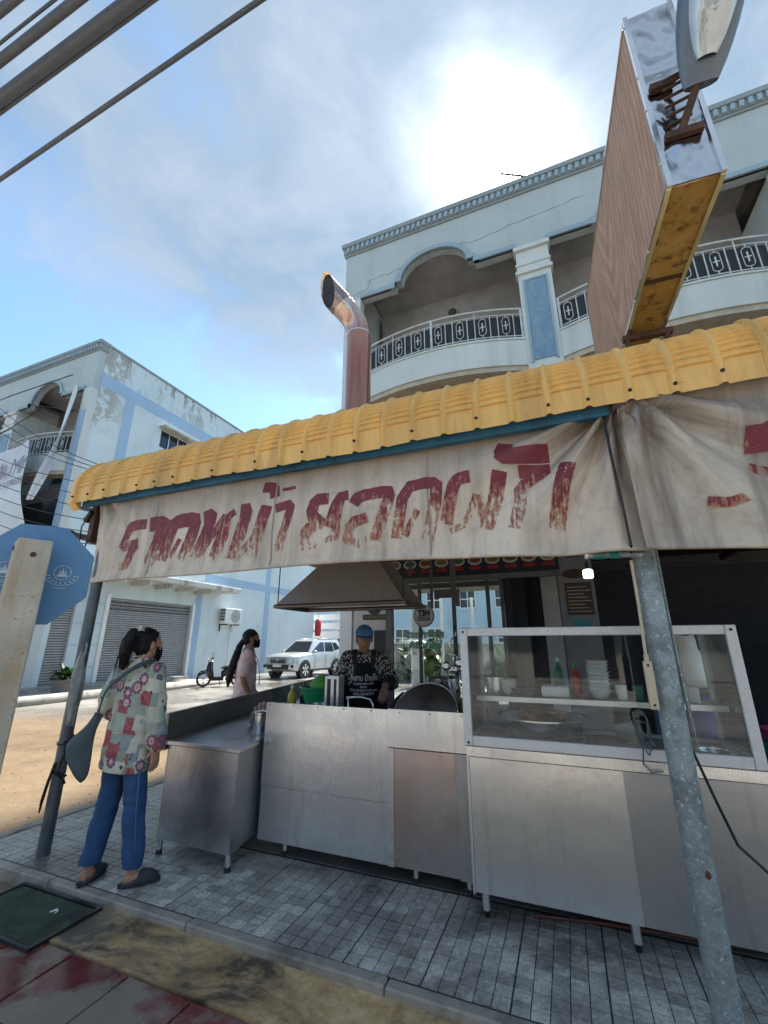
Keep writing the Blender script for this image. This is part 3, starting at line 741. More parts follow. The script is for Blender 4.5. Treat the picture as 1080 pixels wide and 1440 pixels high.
for n in (5, 5, 5, 5, 5, 5, 5): sheet(x, n, k % 2); x += n*PITCH-.0; k += 1
# rounded end capping at the left
b = B(); rr = []
for i, (y, z, cr) in enumerate(PR[:-2]):
    dz = 0 if i else -.008
    rr.append([(-4.125, y-.010, z+.008+dz), (-4.03, y-.024, z+.018+dz), (-4.03, y+.05, z-.05+dz), (-4.125, y+.05, z-.05+dz)])
b.rings(rr); b.build('end_flashing', M_YEL, CAN, 40)
B().box((-4.02, 2.415, 2.715), (.36, 2.455, 2.775)).build('edge_beam', M_BLUE, CAN)
b = B()
for y in (3.4, 4.5, 5.6, 6.7, 7.8): b.box((-4.1, y, 3.0+(y-2.76)*.075), (3.0, y+.05, 3.08+(y-2.76)*.075))
b.build('purlin', M_RUST, CAN)
for xx in (-3.79, -1.7, .44, 2.6): B().box((xx-.03, 2.46, 2.86), (xx+.03, 8.8, 2.96)).build('rafter', M_RUST, CAN)
B().box((-3.8, 3.2, 2.36), (-2.9, 3.28, 2.44)).build('brace_beam', M_RUST, CAN)
# soffit boards of reddish timber on the left end
B().box((-4.0, 2.5, 2.80), (-2.2, 8.5, 2.84)).build('soffit_board', pm('red_brown_board', (.24, .10, .045), .8, var=.3), CAN)
b = B(); b.cyl((-3.79, 2.54, -.02), (-3.79, 2.54, 2.86), .045, n=20); p1 = b.build('post', M_DKPIPE, CAN, 40); p1['label'] = 'dark grey pipe post at the open end of the canopy'
b = B(); b.cyl((.43, 2.60, -.02), (.43, 2.60, 2.86), .056, n=24); p2 = b.build('post', M_GALV, CAN, 40); p2['label'] = 'mottled galvanised pipe post beside the glass case'
b = B(); b.ell((.445, 2.546, .56), .012, .006, .016, 8, 6); b.build('rust_hole', M_RUST, p2)
b = B(); b.cyl((2.6, 2.6, -.02), (2.6, 2.6, 2.86), .05, n=16); b.build('post', M_GALV, CAN, 40)
# strapping and wrapped cords on the left post
st = B()
for z, t in ((.77, .3), (.53, -.25), (.50, -.5)):
    pts = []
    for i in range(13):
        a = 2*math.pi*i/12; pts.append((-3.79+.050*math.cos(a), 2.54+.050*math.sin(a), z+t*.1*math.sin(a)))
    st.tube(pts, .007, 5)
st.tube([(-3.775, 2.485, .62), (-3.79, 2.47, .50), (-3.82, 2.47, .36), (-3.83, 2.475, .28)], [.011, .012, .012, .005], 5)
st.tube([(-3.74, 2.50, .77), (-3.70, 2.49, .68), (-3.74, 2.49, .55)], .008, 5)
tag(st.build('strap', M_BLK), 'black straps knotted round the dark grey canopy post', 'strap')
# clear plastic bag hanging on the left post
pb = B(); rr = []
for i in range(11):
    t = i/10; w = .014+.042*math.sin(min(1, t*1.15)*math.pi*.86); c = Vector((-3.695+.03*t, 2.47, 1.44-.55*t)); ring = []
    for q in range(16):
        a = 2*math.pi*q/16; jr = 1+.22*math.sin(5*a+7*t)+.12*math.sin(9*a-5*t); ring.append(c+Vector((w*jr*math.cos(a), .75*w*jr*math.sin(a), .01*math.sin(3*a))))
    rr.append(ring)
pb.rings(rr); pb.tube([(-3.70, 2.50, 1.44), (-3.65, 2.46, 1.51), (-3.62, 2.45, 1.49), (-3.63, 2.45, 1.38)], .007, 6)
def m_bag():
    t = NT('clear_plastic_bag'); t.set('Base Color', t.ramp(t.noise(12, 5, .6), [(.3, (.20, .21, .20)), (.7, (.42, .43, .41))])); t.set('Roughness', .28); t.set('Alpha', .72); t.bump(t.noise(30, 4), .6, .01); return t.m
tag(pb.build('plastic_bag', m_bag(), None, True), 'crumpled greyish plastic bag tied to the dark grey canopy post', 'plastic bag')
# lamp and camera clutter at the canopy's open end
cl = thing('clamp_lamp', 'black clamp lamps on a small bracket under the open end of the yellow canopy', 'lamp', (-4.0, 2.55, 2.5))
b = B(); b.box((-4.03, 2.52, 2.40), (-3.97, 2.60, 2.84)); b.build('bracket', M_RUST, cl)
b = B(); b.cyl((-4.32, 2.54, 2.79), (-4.0, 2.56, 2.70), .018, n=8); b.cyl((-4.0, 2.5, 2.69), (-4.09, 2.53, 2.62), .02, .035, 10); b.build('arm', M_BLK, cl)
b = B(); b.cyl((-4.22, 2.5, 2.49), (-4.02, 2.55, 2.44), .03, n=10); b.cyl((-4.27, 2.49, 2.50), (-4.22, 2.5, 2.49), .04, n=10); b.build('lamp_head', M_BLK, cl)
b = B(); b.tube([(-4.05, 2.52, 2.68), (-4.10, 2.5, 2.55), (-4.08, 2.5, 2.3), (-3.9, 2.5, 2.1)], .006, 5); b.tube([(-4.0, 2.52, 2.44), (-4.02, 2.5, 2.25), (-3.85, 2.5, 2.0)], .006, 5); b.build('cord', M_BLK, cl)

# ------------------------------------------------------------------ tarpaulin banners
def m_tarp(name, col, grime):
    t = NT(name); co = wpos(t); s = t.sep(co)
    n1 = t.noise(1.3, 6, .6, co); n2 = t.noise(9, 7, .65, co); st = t.noise(1.5, 7, .65, t.mp((5, 1, .5), co=co)); wv = t.noise(150, 2, .5, co)
    c = t.ramp(n1, [(.3, mul(col, .86)), (.7, mul(col, 1.08))])
    c = t.mix(t.ramp(st, [(.47, 0), (.72, grime)]), c, (.13, .10, .08))
    c = t.mix(t.ramp(n2, [(.52, 0), (.8, .5)]), c, (.22, .17, .13))
    # grime and shade painted as a darker band along the tied upper edge
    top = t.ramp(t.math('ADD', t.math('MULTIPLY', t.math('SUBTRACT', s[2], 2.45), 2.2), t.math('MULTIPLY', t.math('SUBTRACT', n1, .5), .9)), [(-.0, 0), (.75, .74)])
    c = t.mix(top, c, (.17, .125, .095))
    # fold shading and dirt painted as dark creases fanning out from the tie point
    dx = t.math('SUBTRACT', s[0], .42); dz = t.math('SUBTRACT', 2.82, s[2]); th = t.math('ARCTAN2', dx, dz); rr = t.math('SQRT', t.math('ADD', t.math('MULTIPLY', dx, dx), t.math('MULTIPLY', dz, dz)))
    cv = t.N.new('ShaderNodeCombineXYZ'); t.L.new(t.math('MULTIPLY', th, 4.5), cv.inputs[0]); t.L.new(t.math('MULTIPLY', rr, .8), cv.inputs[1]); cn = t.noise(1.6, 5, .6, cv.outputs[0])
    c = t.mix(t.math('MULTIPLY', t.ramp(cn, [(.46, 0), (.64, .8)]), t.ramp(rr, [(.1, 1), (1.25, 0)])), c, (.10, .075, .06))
    t.set('Base Color', c); t.set('Roughness', .72); t.bump(t.math('ADD', t.math('MULTIPLY', wv, .25), n2), .22, .01); return t.m
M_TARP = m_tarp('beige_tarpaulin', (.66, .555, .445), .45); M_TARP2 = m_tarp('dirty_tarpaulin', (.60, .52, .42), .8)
def sm(a, b, x):
    t = max(0, min(1, (x-a)/(b-a))); return t*t*(3-2*t)
def tarp_y(x, z):
    y = 2.475
    for gx, gz, amp, fr, ln, ph in ((.38, 2.80, .075, 12, .95, .4), (-3.80, 2.80, .04, 9, .45, 1.2)):
        dx, dz = x-gx, z-gz; r = math.hypot(dx, dz)+1e-4; th = math.atan2(dx, -dz)
        y += amp*math.sin(fr*th+ph+.6*math.sin(3*th))*math.exp(-r/ln)*sm(0, .15, r)*(1-.6*sm(.75, 1.0, abs(th)/1.57))
    y += .009*math.sin(1.7*x+1.2*z)+.005*math.sin(5.1*x-2.2*z)
    y += .026*noise.noise(Vector((x*1.6+.5, 3.1, z*2.4+x*.8)))+.012*noise.noise(Vector((x*4.2, 1.7, z*2.2-x*1.5)))+.004*noise.noise(Vector((x*15, 1.7, z*6)))
    y -= .016*sm(.06, .0, z-tarp_b(x))
    return y
def tarp_b(x): return 2.015-.055*sm(-1.0, .4, x)+.006*math.sin(3.1*x)
MB_ = thing('banner', 'long beige tarpaulin banner with faded red painted lettering under the yellow canopy', 'banner', (-1.7, 2.475, 2.0))
def tarp_mesh(x0, x1, top, fb, fy, nx, nz, lean=0.0):
    b = B(); V = []
    for j in range(nz+1):
        row = []
        for i in range(nx+1):
            s, t = i/nx, j/nz; x = x0+(x1-x0)*s; zb = fb(x); z = zb+(top-zb)*t
            row.append(b.bm.verts.new((x+lean*(1-t)*(1-s), fy(x, z), z)))
        V.append(row)
    for j in range(nz):
        for i in range(nx): b.bm.faces.new((V[j][i], V[j][i+1], V[j+1][i+1], V[j+1][i]))
    return b
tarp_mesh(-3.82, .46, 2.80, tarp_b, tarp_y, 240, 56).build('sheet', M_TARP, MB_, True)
b = B(); b.tube([(-3.82+4.28*i/60, tarp_y(-3.82+4.28*i/60, tarp_b(-3.82+4.28*i/60))+.012, tarp_b(-3.82+4.28*i/60)+.004) for i in range(61)], .014, 8); b.build('hem', M_TARP, MB_, True)
M_SEAM = pm('tarp_seam', (.30, .25, .205), .8, var=.2)
for sx in (-3.085, -1.88, -.71):
    b = B(); rr = []
    for j in range(31):
        z = tarp_b(sx)+.01+(2.79-tarp_b(sx))*j/30; rr.append([(sx-.006, tarp_y(sx-.006, z)-.0025, z), (sx+.006, tarp_y(sx+.006, z)-.0025, z)])
    b.rings(rr, False, False); b.build('seam', M_SEAM, MB_)
def m_paint(name, hard):
    t = NT(name); co = wpos(t); s = t.sep(co)
    n = t.noise(24, 8, .72, t.mp((1.6, 1, .8), co=co)); big = t.noise(3.2, 4, .5, co); sk = t.noise(10, 6, .6, t.mp((5, 1, .6), (0, .28, 0), co=co))
    low = t.math('MULTIPLY', t.math('SUBTRACT', 2.44, s[2]), 1.25)                       # more flaked low down
    lvl = t.math('ADD', t.math('ADD', t.math('MULTIPLY', n, .55), t.math('MULTIPLY', sk, .38)), t.math('ADD', t.math('MULTIPLY', t.math('SUBTRACT', big, .5), .35), t.math('MULTIPLY', low, .42)))
    a = t.ramp(lvl, [(hard, 1), (hard+.035, 0)])
    c = t.ramp(t.noise(14, 6, .6, co), [(.3, (.13, .018, .028)), (.7, (.23, .032, .042))])
    c = t.mix(t.ramp(sk, [(.56, 0), (.72, .55)]), c, (.085, .035, .06))
    # amber undercoat shows where the red is thin
    thin = t.ramp(lvl, [(hard-.06, 0), (hard-.015, .7)]); c = t.mix(thin, c, t.mix(big, (.55, .22, .07), (.50, .33, .25)))
    t.set('Base Color', c); t.set('Roughness', .6); t.set('Alpha', a); return t.m
M_PAINT = m_paint('flaking_red_paint', .585)
STROKES = ((0.068, [(-3.185, 2.472), (-3.356, 2.477), (-3.42, 2.436), (-3.46, 2.292), (-3.274, 2.319)]), (0.067, [(-3.293, 2.31), (-3.341, 2.234), (-3.362, 2.125)]), (0.054, [(-3.445, 2.123), (-3.331, 2.134)]),
 (0.098, [(-3.144, 2.461), (-2.993, 2.468), (-3.01, 2.379), (-3.092, 2.115)]),
 (0.092, [(-2.953, 2.135), (-2.891, 2.43), (-2.842, 2.461), (-2.664, 2.463), (-2.646, 2.412), (-2.728, 2.12)]), (0.036, [(-2.863, 2.159), (-2.787, 2.307)]),
 (0.087, [(-2.56, 2.452), (-2.48, 2.47), (-2.491, 2.396), (-2.6, 2.122)]), (0.044, [(-2.554, 2.151), (-2.381, 2.399), (-2.256, 2.478)]), (0.084, [(-2.395, 2.431), (-2.327, 2.379), (-2.413, 2.104)]),
 (0.088, [(-2.208, 2.472), (-2.145, 2.473), (-2.161, 2.376), (-2.247, 2.102)]), (0.051, [(-2.244, 2.113), (-2.162, 2.142), (-2.001, 2.281)]), (0.084, [(-1.952, 2.485), (-1.981, 2.378), (-2.055, 2.104)]),
 (0.068, [(-2.008, 2.64), (-1.902, 2.625), (-1.886, 2.539)]), (0.02, [(-1.825, 2.593), (-1.712, 2.598)]), (0.054, [(-1.87, 2.45), (-1.73, 2.476), (-1.767, 2.34), (-1.828, 2.122)]),
 (0.066, [(-1.433, 2.477), (-1.534, 2.477), (-1.564, 2.368), (-1.483, 2.298), (-1.597, 2.261), (-1.623, 2.153)]), (0.035, [(-1.63, 2.141), (-1.476, 2.147), (-1.399, 2.192)]), (0.058, [(-1.281, 2.484), (-1.357, 2.475), (-1.431, 2.266)]), (0.049, [(-1.338, 2.462), (-1.362, 2.331), (-1.374, 2.164)]),
 (0.067, [(-1.241, 2.41), (-1.201, 2.468), (-0.993, 2.473), (-0.976, 2.421), (-1.08, 2.147)]), (0.059, [(-1.078, 2.135), (-1.281, 2.145), (-1.252, 2.28), (-1.13, 2.305)]),
 (0.061, [(-0.933, 2.142), (-0.87, 2.475), (-0.688, 2.487), (-0.638, 2.442), (-0.732, 2.116)]), (0.034, [(-0.874, 2.155), (-0.782, 2.315)]),
 (0.062, [(-0.434, 2.478), (-0.515, 2.473), (-0.553, 2.41), (-0.608, 2.206)]), (0.031, [(-0.586, 2.16), (-0.488, 2.198), (-0.407, 2.368)]), (0.04, [(-0.408, 2.357), (-0.364, 2.175)]), (0.065, [(-0.257, 2.493), (-0.308, 2.295), (-0.368, 2.154)]),
 (0.075, [(-0.209, 2.663), (-0.238, 2.599), (-0.208, 2.572), (0.027, 2.575)]), (0.06, [(-0.152, 2.481), (0.024, 2.481)]), (0.058, [(-0.004, 2.472), (-0.151, 2.387), (-0.153, 2.302), (-0.205, 2.135)]), (0.067, [(0.121, 2.483), (0.075, 2.364), (0.022, 2.114)]))
def stroke(b, w, pts, fy, lift):
    P = [Vector(p) for p in pts]
    if len(P) > 2:      # brush-rounded corners
        Q = [P[0]]
        for a_, c_ in zip(P, P[1:]): Q += [a_.lerp(c_, .22), a_.lerp(c_, .78)]
        P = Q+[P[-1]]
    n = len(P); off = []
    for i in range(n):
        d0 = (P[i]-P[i-1]).normalized() if i else (P[1]-P[0]).normalized(); d1 = (P[i+1]-P[i]).normalized() if i < n-1 else d0
        n0 = Vector((-d0.y, d0.x)); n1 = Vector((-d1.y, d1.x)); m = (n0+n1)
        m = m.normalized() if m.length > .2 else n0
        off.append(m*min(w*.5/max(.45, m.dot(n0)), w*.8))
    rows = []
    for i in range(n-1):
        L = (P[i+1]-P[i]).length; k = max(2, int(L/.02))
        for q in range(k+(i == n-2)):
            t = q/k; c = P[i].lerp(P[i+1], t); o = off[i].lerp(off[i+1], t); jit = 1+.10*noise.noise(Vector((c.x*40, c.y*40, 0)))
            rows.append([c+o*e*jit for e in (-1, -.33, .33, 1)])
    b.rings([[(p.x, fy(p.x, p.y)-lift, p.y) for p in r] for r in rows], False, False)
b = B()
for k, (w, pts) in enumerate(STROKES): stroke(b, w*1.3, pts, tarp_y, .0022+.0005*(k % 4))
b.build('red_lettering', M_PAINT, MB_)
# right tarpaulin, lapping over the first
def t2_b(x): return 1.955-.085*sm(.4, 1.4, x)
def t2_y(x, z):
    y = 2.405; gx, gz = .50, 2.80; dx, dz = x-gx, z-gz; r = math.hypot(dx, dz)+1e-4; th = math.atan2(dx, -dz)
    y += .085*math.sin(10*th+.5)*math.exp(-r/.75)*sm(0, .2, r)
    y += .012*math.sin(2.1*x+z)+.012*noise.noise(Vector((x*2.5, 9.1, z*2.5)))+.03*sm(.62, .40, x)*sm(2.8, 2.2, z)
    y -= .018*sm(.07, 0, z-t2_b(x)); return y
TB2 = thing('banner', 'grimy beige tarpaulin beside the galvanised post with a few flakes of red letter left', 'banner', (1.2, 2.405, 1.9))
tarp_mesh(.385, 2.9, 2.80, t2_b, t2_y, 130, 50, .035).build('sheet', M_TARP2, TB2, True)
b = B(); b.tube([(.42+2.48*i/40, t2_y(.42+2.48*i/40, t2_b(.42+2.48*i/40))+.012, t2_b(.42+2.48*i/40)+.004) for i in range(41)], .014, 8); b.build('hem', M_TARP2, TB2, True)
b = B(); rr = []
for j in range(26):
    z = t2_b(.43)+(2.79-t2_b(.43))*j/25; x = .40+.033*(1-j/25); rr.append([(x-.006, t2_y(x, z)-.004, z), (x+.05, t2_y(x+.05, z)-.005, z)])
b.rings(rr, False, False); b.build('edge_fold', M_TARP2, TB2, True)
M_PAINT2 = m_paint('sparse_red_paint', .585)
b = B()
for k, (w, pts) in enumerate(((0.1, [(0.967, 2.50), (0.956, 2.379)]), (0.06, [(0.97, 2.496), (1.03, 2.382), (1.1, 2.36)]), (0.05, [(0.905, 2.312), (1.02, 2.255), (1.12, 2.25)]), (0.045, [(0.7, 2.154), (0.78, 2.13), (0.861, 2.158)]))): stroke(b, w, pts, t2_y, .003+.0006*k)
b.build('red_lettering', M_PAINT2, TB2)
# rope through the gather, and the wrapped pipe end under the lap
tag(B().tube([(.33, 2.43, 2.78), (.335, 2.425, 2.5), (.35, 2.43, 2.2), (.36, 2.45, 1.98), (.36, 2.49, 1.95)], .007, 6).build('rope', M_BLK), 'dark rope running down the gathered seam between the two tarpaulins', 'rope')
wp = thing('crossbar', 'short grey pipe crossbar wrapped with green cord under the tarpaulin lap', 'pipe', (.28, 2.52, 1.95))
b = B(); b.cyl((.155, 2.50, 1.952), (.42, 2.54, 1.948), .017, n=14); b.build('pipe', M_GALV, wp, 40)
b = B()
for s0, s1 in ((.18, .245), (.262, .31)):
    pts = []
    for i in range(110):
        t = i/109; x = s0+(s1-s0)*t; a = t*2*math.pi*9; pts.append((x, 2.503+(x-.155)*.15+.019*math.cos(a), 1.951+.019*math.sin(a)))
    b.tube(pts, .0033, 5)
b.build('cord_wrap', pm('green_cord', (.02, .22, .19), .6, var=.3), wp)
B().cyl((.143, 2.498, 1.952), (.154, 2.50, 1.952), .018, n=12).build('end_cap', M_WHITE, wp)

# ------------------------------------------------------------------ sign box and street light above the canopy
def m_ply():
    t = NT('weathered_plywood'); s = t.mp((.6, 2.2, .55)); d = t.noise(2.2, 3, .5, s, .6)
    w = t.N.new('ShaderNodeTexWave'); w.wave_type = 'RINGS'; w.inputs['Scale'].default_value = 2.6; w.inputs['Distortion'].default_value = 5; w.inputs['Detail'].default_value = 3; w.inputs['Detail Scale'].default_value = 1.3
    t.L.new(t.mp((1, 2.6, .42), (.12, .0, 0), (0, -2.7, -1.8)), w.inputs['Vector']); g = t.noise(26, 6, .65, t.mp((1, 6, .5)))
    c = t.ramp(t.math('ADD', t.math('MULTIPLY', w.outputs['Fac'], .22), t.math('MULTIPLY', t.noise(5, 7, .7, t.mp((1, 2.2, .5)), 1.0), .78)), [(.32, (.36, .225, .145)), (.5, (.50, .28, .185)), (.68, (.62, .39, .28))])
    c = t.mix(t.ramp(g, [(.46, 0), (.7, .45)]), c, (.24, .115, .075)); c = t.mix(t.ramp(d, [(.5, 0), (.7, .3)]), c, (.46, .30, .22))
    t.set('Base Color', c); t.set('Roughness', .72); t.bump(g, .3, .005); return t.m
M_PLY = m_ply()
def m_crumple():
    t = NT('crumpled_foil_steel'); n = t.noise(2.2, 1.5, .4, None, 1.6); t.set('Base Color', (.62, .63, .65, 1)); t.set('Metallic', 1.0); t.set('Roughness', .14); t.bump(n, .55, .10); return t.m
M_FOIL = m_crumple()
def m_oldyel():
    t = NT('faded_yellow_sheet'); n = t.noise(3, 7, .65, None, .4); f = t.noise(14, 6, .7)
    c = t.ramp(n, [(.3, (.19, .10, .03)), (.5, (.36, .21, .06)), (.72, (.46, .32, .13))]); c = t.mix(t.ramp(f, [(.52, 0), (.62, .8)]), c, (.08, .04, .025))
    t.set('Base Color', c); t.set('Roughness', .5); return t.m
SB = thing('sign_box', 'tall sign box with bare plywood face and shiny steel edges above the yellow canopy', 'sign', (.7, 1.9, 3.3))
SBM = Matrix.Translation((.70, 1.9, 3.60)) @ Matrix.Rotation(R(3.0), 4, 'Z')      # local: x thickness, y length, z height
LB_, HB_, TB_ = 2.18, 1.30, .225
b = B(); b.box((.0, .012, .012), (.012, LB_-.012, HB_-.012), SBM); b.build('plywood_face', M_PLY, SB)
b = B(); b.box((TB_-.012, .012, .012), (TB_, LB_-.012, HB_-.012), SBM); b.build('rear_face', M_PLY, SB)
b = B(); e = .022
for (lo, hi) in (((-.008, -.008, -.006), (e-.008, e-.008, HB_+.006)), ((-.008, LB_-e, -.006), (e-.008, LB_, HB_+.006)), ((-.009, e-.008, -.008), (e-.009, LB_-e, e-.008)), ((-.009, e-.008, HB_-e), (e-.009, LB_-e, HB_)),
                 ((TB_-e+.008, -.008, -.006), (TB_+.008, e-.008, HB_+.006)), ((TB_-e+.009, e-.008, -.008), (TB_+.009, LB_-e, e-.008))): b.box(lo, hi, SBM)
b.build('steel_edging', M_CHROME, SB)
g = B(); n1, n2 = 10, 40
V = [[g.bm.verts.new(SBM @ Vector((e-.008+(TB_-2*e+.016)*i/n1, .002+.006*noise.noise(Vector((i*.5, j*.33, 1))), HB_*j/n2))) for i in range(n1+1)] for j in range(n2+1)]
for j in range(n2):
    for i in range(n1): g.bm.faces.new((V[j][i], V[j][i+1], V[j+1][i+1], V[j+1][i]))
g.build('end_plate', M_FOIL, SB, True)
b = B(); b.box((.014, e-.006, .0), (TB_-.013, LB_-.02, .01), SBM); b.build('bottom_plate', m_oldyel(), SB)
b = B(); b.box((.014, .60, -.005), (TB_-.013, .63, -.0005), SBM); b.build('bottom_seam', M_RUST, SB)
b = B()
for k in (.12, .42, .62, .95):
    q = SBM @ Vector((-.009, .004, HB_*k)); b.ell(q, .007, .007, .007, 8, 6)
for k in (.35, .7, 1.1, 1.6): b.ell(SBM @ Vector((-.010, LB_*k/2, .003)), .007, .007, .007, 8, 6)
b.build('rivet', M_ALU, SB)
for yy in (1.08, 1.9):
    b = B(); b.box((-.03, yy, -.05), (TB_+.05, yy+.04, -.008), SBM)
    for xx in (-.02, TB_+.0): b.box((xx, yy+.002, -.46+yy*.03), (xx+.03, yy+.032, -.052), SBM)
    b.build('support_frame', M_RUST, SB)
b = B(); b.cyl(SBM @ Vector((-.02, 1.9, -.05)), SBM @ Vector((-.35, 2.0, -.42)), .012, n=6); b.cyl(SBM @ Vector((TB_, 1.2, -.05)), SBM @ Vector((TB_+.12, 1.1, -.3)), .012, n=6); b.build('stay_rod', M_RUST, SB)
# street light clamped to the near end of the box
SLT = thing('street_light', 'grey street light head bracketed onto the shiny end of the sign box', 'street light', (.83, 1.87, 4.2))
hd = B(); ax0 = Vector((.88, 1.79, 4.02)); axd = (Vector((1.00, 1.34, 4.70))-ax0); up = Vector((.30, .50, .82)); L = axd.length; axd.normalize(); sd = axd.cross(up).normalized(); up = sd.cross(axd).normalized()
rr = []; ll = []
for i in range(15):
    t = i/14; w = .130*math.sin(min(1.0, .10+t*.95)*math.pi)**.55*(1 if t < .93 else .8); h = .075*math.sin(min(1.0, .12+t*.9)*math.pi)**.6; c = ax0+axd*L*t
    rr.append([c+sd*w*math.cos(a)+up*(h*(1.25 if math.sin(a) > 0 else .55))*math.sin(a) for a in [2*math.pi*q/20 for q in range(20)]])
hd.rings(rr); hd.build('housing', pm('grey_lamp_housing', (.14, .16, .19), .35, .5, var=.15), SLT, 50)
b = B(); rr = []
for i in range(13):
    t = .10+.74*i/12; w = .098*math.sin((i+.6)/13.2*math.pi)**.5; c = ax0+axd*L*t-up*.030-sd*.012
    rr.append([c+sd*w*math.cos(a)-up*.05*(.35+math.sin((i+.6)/13.2*math.pi)**.5*.65)*math.sin(a) for a in [math.pi*q/10 for q in range(11)]])
b.rings(rr, False, False)
def m_lens():
    t = NT('ribbed_lamp_lens'); w = t.noise(7, 4); t.set('Base Color', t.ramp(w, [(.3, (.42, .43, .42)), (.7, (.60, .61, .60))])); t.set('Roughness', .10); t.set('Metallic', .35); t.bump(w, .3, .02); return t.m
b.build('lens', m_lens(), SLT, True)
b = B(); q0 = SBM @ Vector((.10, -.015, .66)); q1 = SBM @ Vector((.10, -.015, .30))
b.cyl(q1, ax0+axd*.06, .018, n=10); b.cyl(q0, ax0+axd*.10, .016, n=10)
b.box((.03, -.03, .27), (.19, -.004, .31), SBM); b.box((.02, -.035, .63), (.13, -.004, .67), SBM)
for k in range(6):
    z = .36+.045*k; b.cyl(SBM @ Vector((.05, -.02-.012*k, z)), SBM @ Vector((.15, -.04-.012*k, z)), .008, n=6)
b.build('bracket', M_RUST, SLT)

# ------------------------------------------------------------------ overhead cables
def cable(y0, y1, z0, r, lab, sag=.35, wav=0):
    b = B(); n = 30; pts = []
    for i in range(n+1):
        s = i/n; x = -30+34*s; pts.append((x, y0+(y1-y0)*(x+5)/4, z0-sag*(1-((x+13)/17)**2)*.3))
    b.tube(pts, r, 8); tag(b.build('cable', pm('cable_sheath', (.075, .085, .105), .5, var=.2), None, True), lab, 'cable', 'overhead cables')
cable(1.70, 1.67, 7.0, .024, 'single thin overhead cable, lowest and apart from the bundle over the stall')
cable(1.24, 1.28, 7.05, .060, 'thickest overhead cable of the bundle beyond the roofline')
cable(1.31, 1.34, 7.05, .022, 'thin overhead cable running tight beside the thickest one')
cable(1.05, 1.10, 7.05, .042, 'medium overhead cable above the thickest one')
cable(.98, 1.05, 7.12, .014, 'hair-thin overhead wire between two medium cables')
cable(.83, .92, 7.05, .038, 'medium overhead cable, second from the top of the bundle')
cable(.62, .70, 7.05, .034, 'topmost dark overhead cable of the bundle')
# telephone wires in front of the corner house, running over to the near shophouse
def quad3(p, x):
    (a, fa), (b_, fb), (c, fc) = p; return fa*(x-b_)*(x-c)/((a-b_)*(a-c))+fb*(x-a)*(x-c)/((b_-a)*(b_-c))+fc*(x-a)*(x-b_)/((c-a)*(c-b_))
LABS = ('topmost', 'second', 'third', 'fourth', 'fifth', 'sixth', 'seventh', 'eighth', 'lowest')
for k in range(9):
    b = B(); pts = []; g = ((-18.4, 9.8-.42*k), (-12.45, 6.66-.12*k), (-4.93, 4.9)) if k < 3 else ((-16.9, 7.4-.42*(k-3)), (-12.9, 6.1-.36*(k-3)), (-4.93, 4.75-.1*(k-3)))
    for i in range(25):
        s = i/24; x = -25+20.07*s; pts.append((x, 7.5+1.5*sm(.55, 1, s), quad3(g, x)))
    b.tube(pts, .012, 5); tag(b.build('wire', M_RUB), LABS[k]+' of the thin black service wires strung in front of the corner house', 'wire', 'service wires before the corner house')
# ------------------------------------------------------------------ stall furniture
def m_steel(name, col, rough, red_tint=0.0, smear=.35, metal=.88):
    t = NT(name); co = wpos(t); br = t.noise(60, 3, .6, t.mp((14, 14, .35), co=co)); big = t.noise(1.7, 6, .62, co, .5); sp = t.noise(11, 7, .7, co); st = t.noise(2.2, 6, .6, t.mp((6, 6, .5), co=co))
    c = t.ramp(br, [(.3, mul(col, .90)), (.7, mul(col, 1.06))])
    c = t.mix(t.ramp(big, [(.42, 0), (.72, smear)]), c, mul(col, .45)); c = t.mix(t.ramp(sp, [(.60, 0), (.74, .45)]), c, mul(col, .38))
    c = t.mix(t.ramp(st, [(.56, 0), (.76, .35)]), c, (.2, .17, .14))
    if red_tint:
        h = t.ramp(t.noise(2.4, 4, .5, co), [(.38, 0), (.66, red_tint)]); c = t.mix(h, c, (.46, .25, .20))
    t.set('Base Color', c); t.set('Metallic', metal); t.set('Roughness', t.ramp(t.math('ADD', t.math('MULTIPLY', br, .4), t.math('MULTIPLY', big, .6)), [(.3, max(.1, rough-.1)), (.7, rough+.14)]))
    try: t.set('Anisotropic', .6)
    except Exception: pass
    t.bump(t.math('ADD', t.math('MULTIPLY', br, .03), t.noise(2.6, 3, .5, co)), .10, .05); return t.m
M_STEEL = m_steel('brushed_steel', (.56, .56, .575), .27, smear=.45, metal=.95); M_STEELD = m_steel('dull_steel', (.75, .755, .765), .29, smear=.34, metal=.85); M_STEELH = m_steel('red_reflection_steel', (.58, .54, .53), .30, .35, metal=.9)  # the counter door's steel carries a painted reddish reflection
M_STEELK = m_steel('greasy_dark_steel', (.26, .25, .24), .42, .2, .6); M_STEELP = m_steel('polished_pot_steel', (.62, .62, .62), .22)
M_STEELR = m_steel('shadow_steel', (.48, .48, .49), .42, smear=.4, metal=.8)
dv = Vector((-.215, .977, 0)); FL, FR = Vector((-3.02, 2.85, 0)), Vector((-2.30, 2.83, 0))
def quadbox(b, a, c, l0, l1, z0, z1):     # slab between two front points, running back along dv
    p = [a+dv*l0, c+dv*l0, c+dv*l1, a+dv*l1]; b.hexa([q+Vector((0, 0, z0)) for q in p]+[q+Vector((0, 0, z1)) for q in p]); return b
def lerp2(s): return FL.lerp(FR, s)
LT = thing('prep_table', 'stainless steel prep table with tall side splashback at the open end of the stall', 'table', (-2.66, 2.84, 0))
quadbox(B(), lerp2(-.015), lerp2(1.02), -.02, 1.95, .735, .77).bevel(.006).build('worktop', M_STEEL, LT)
quadbox(B(), lerp2(0.02), lerp2(.985), .0, .02, .105, .733).build('front_panel', M_STEEL, LT)
quadbox(B(), lerp2(.962), lerp2(.986), .021, 1.93, .105, .733).build('side_panel', M_STEELR, LT)
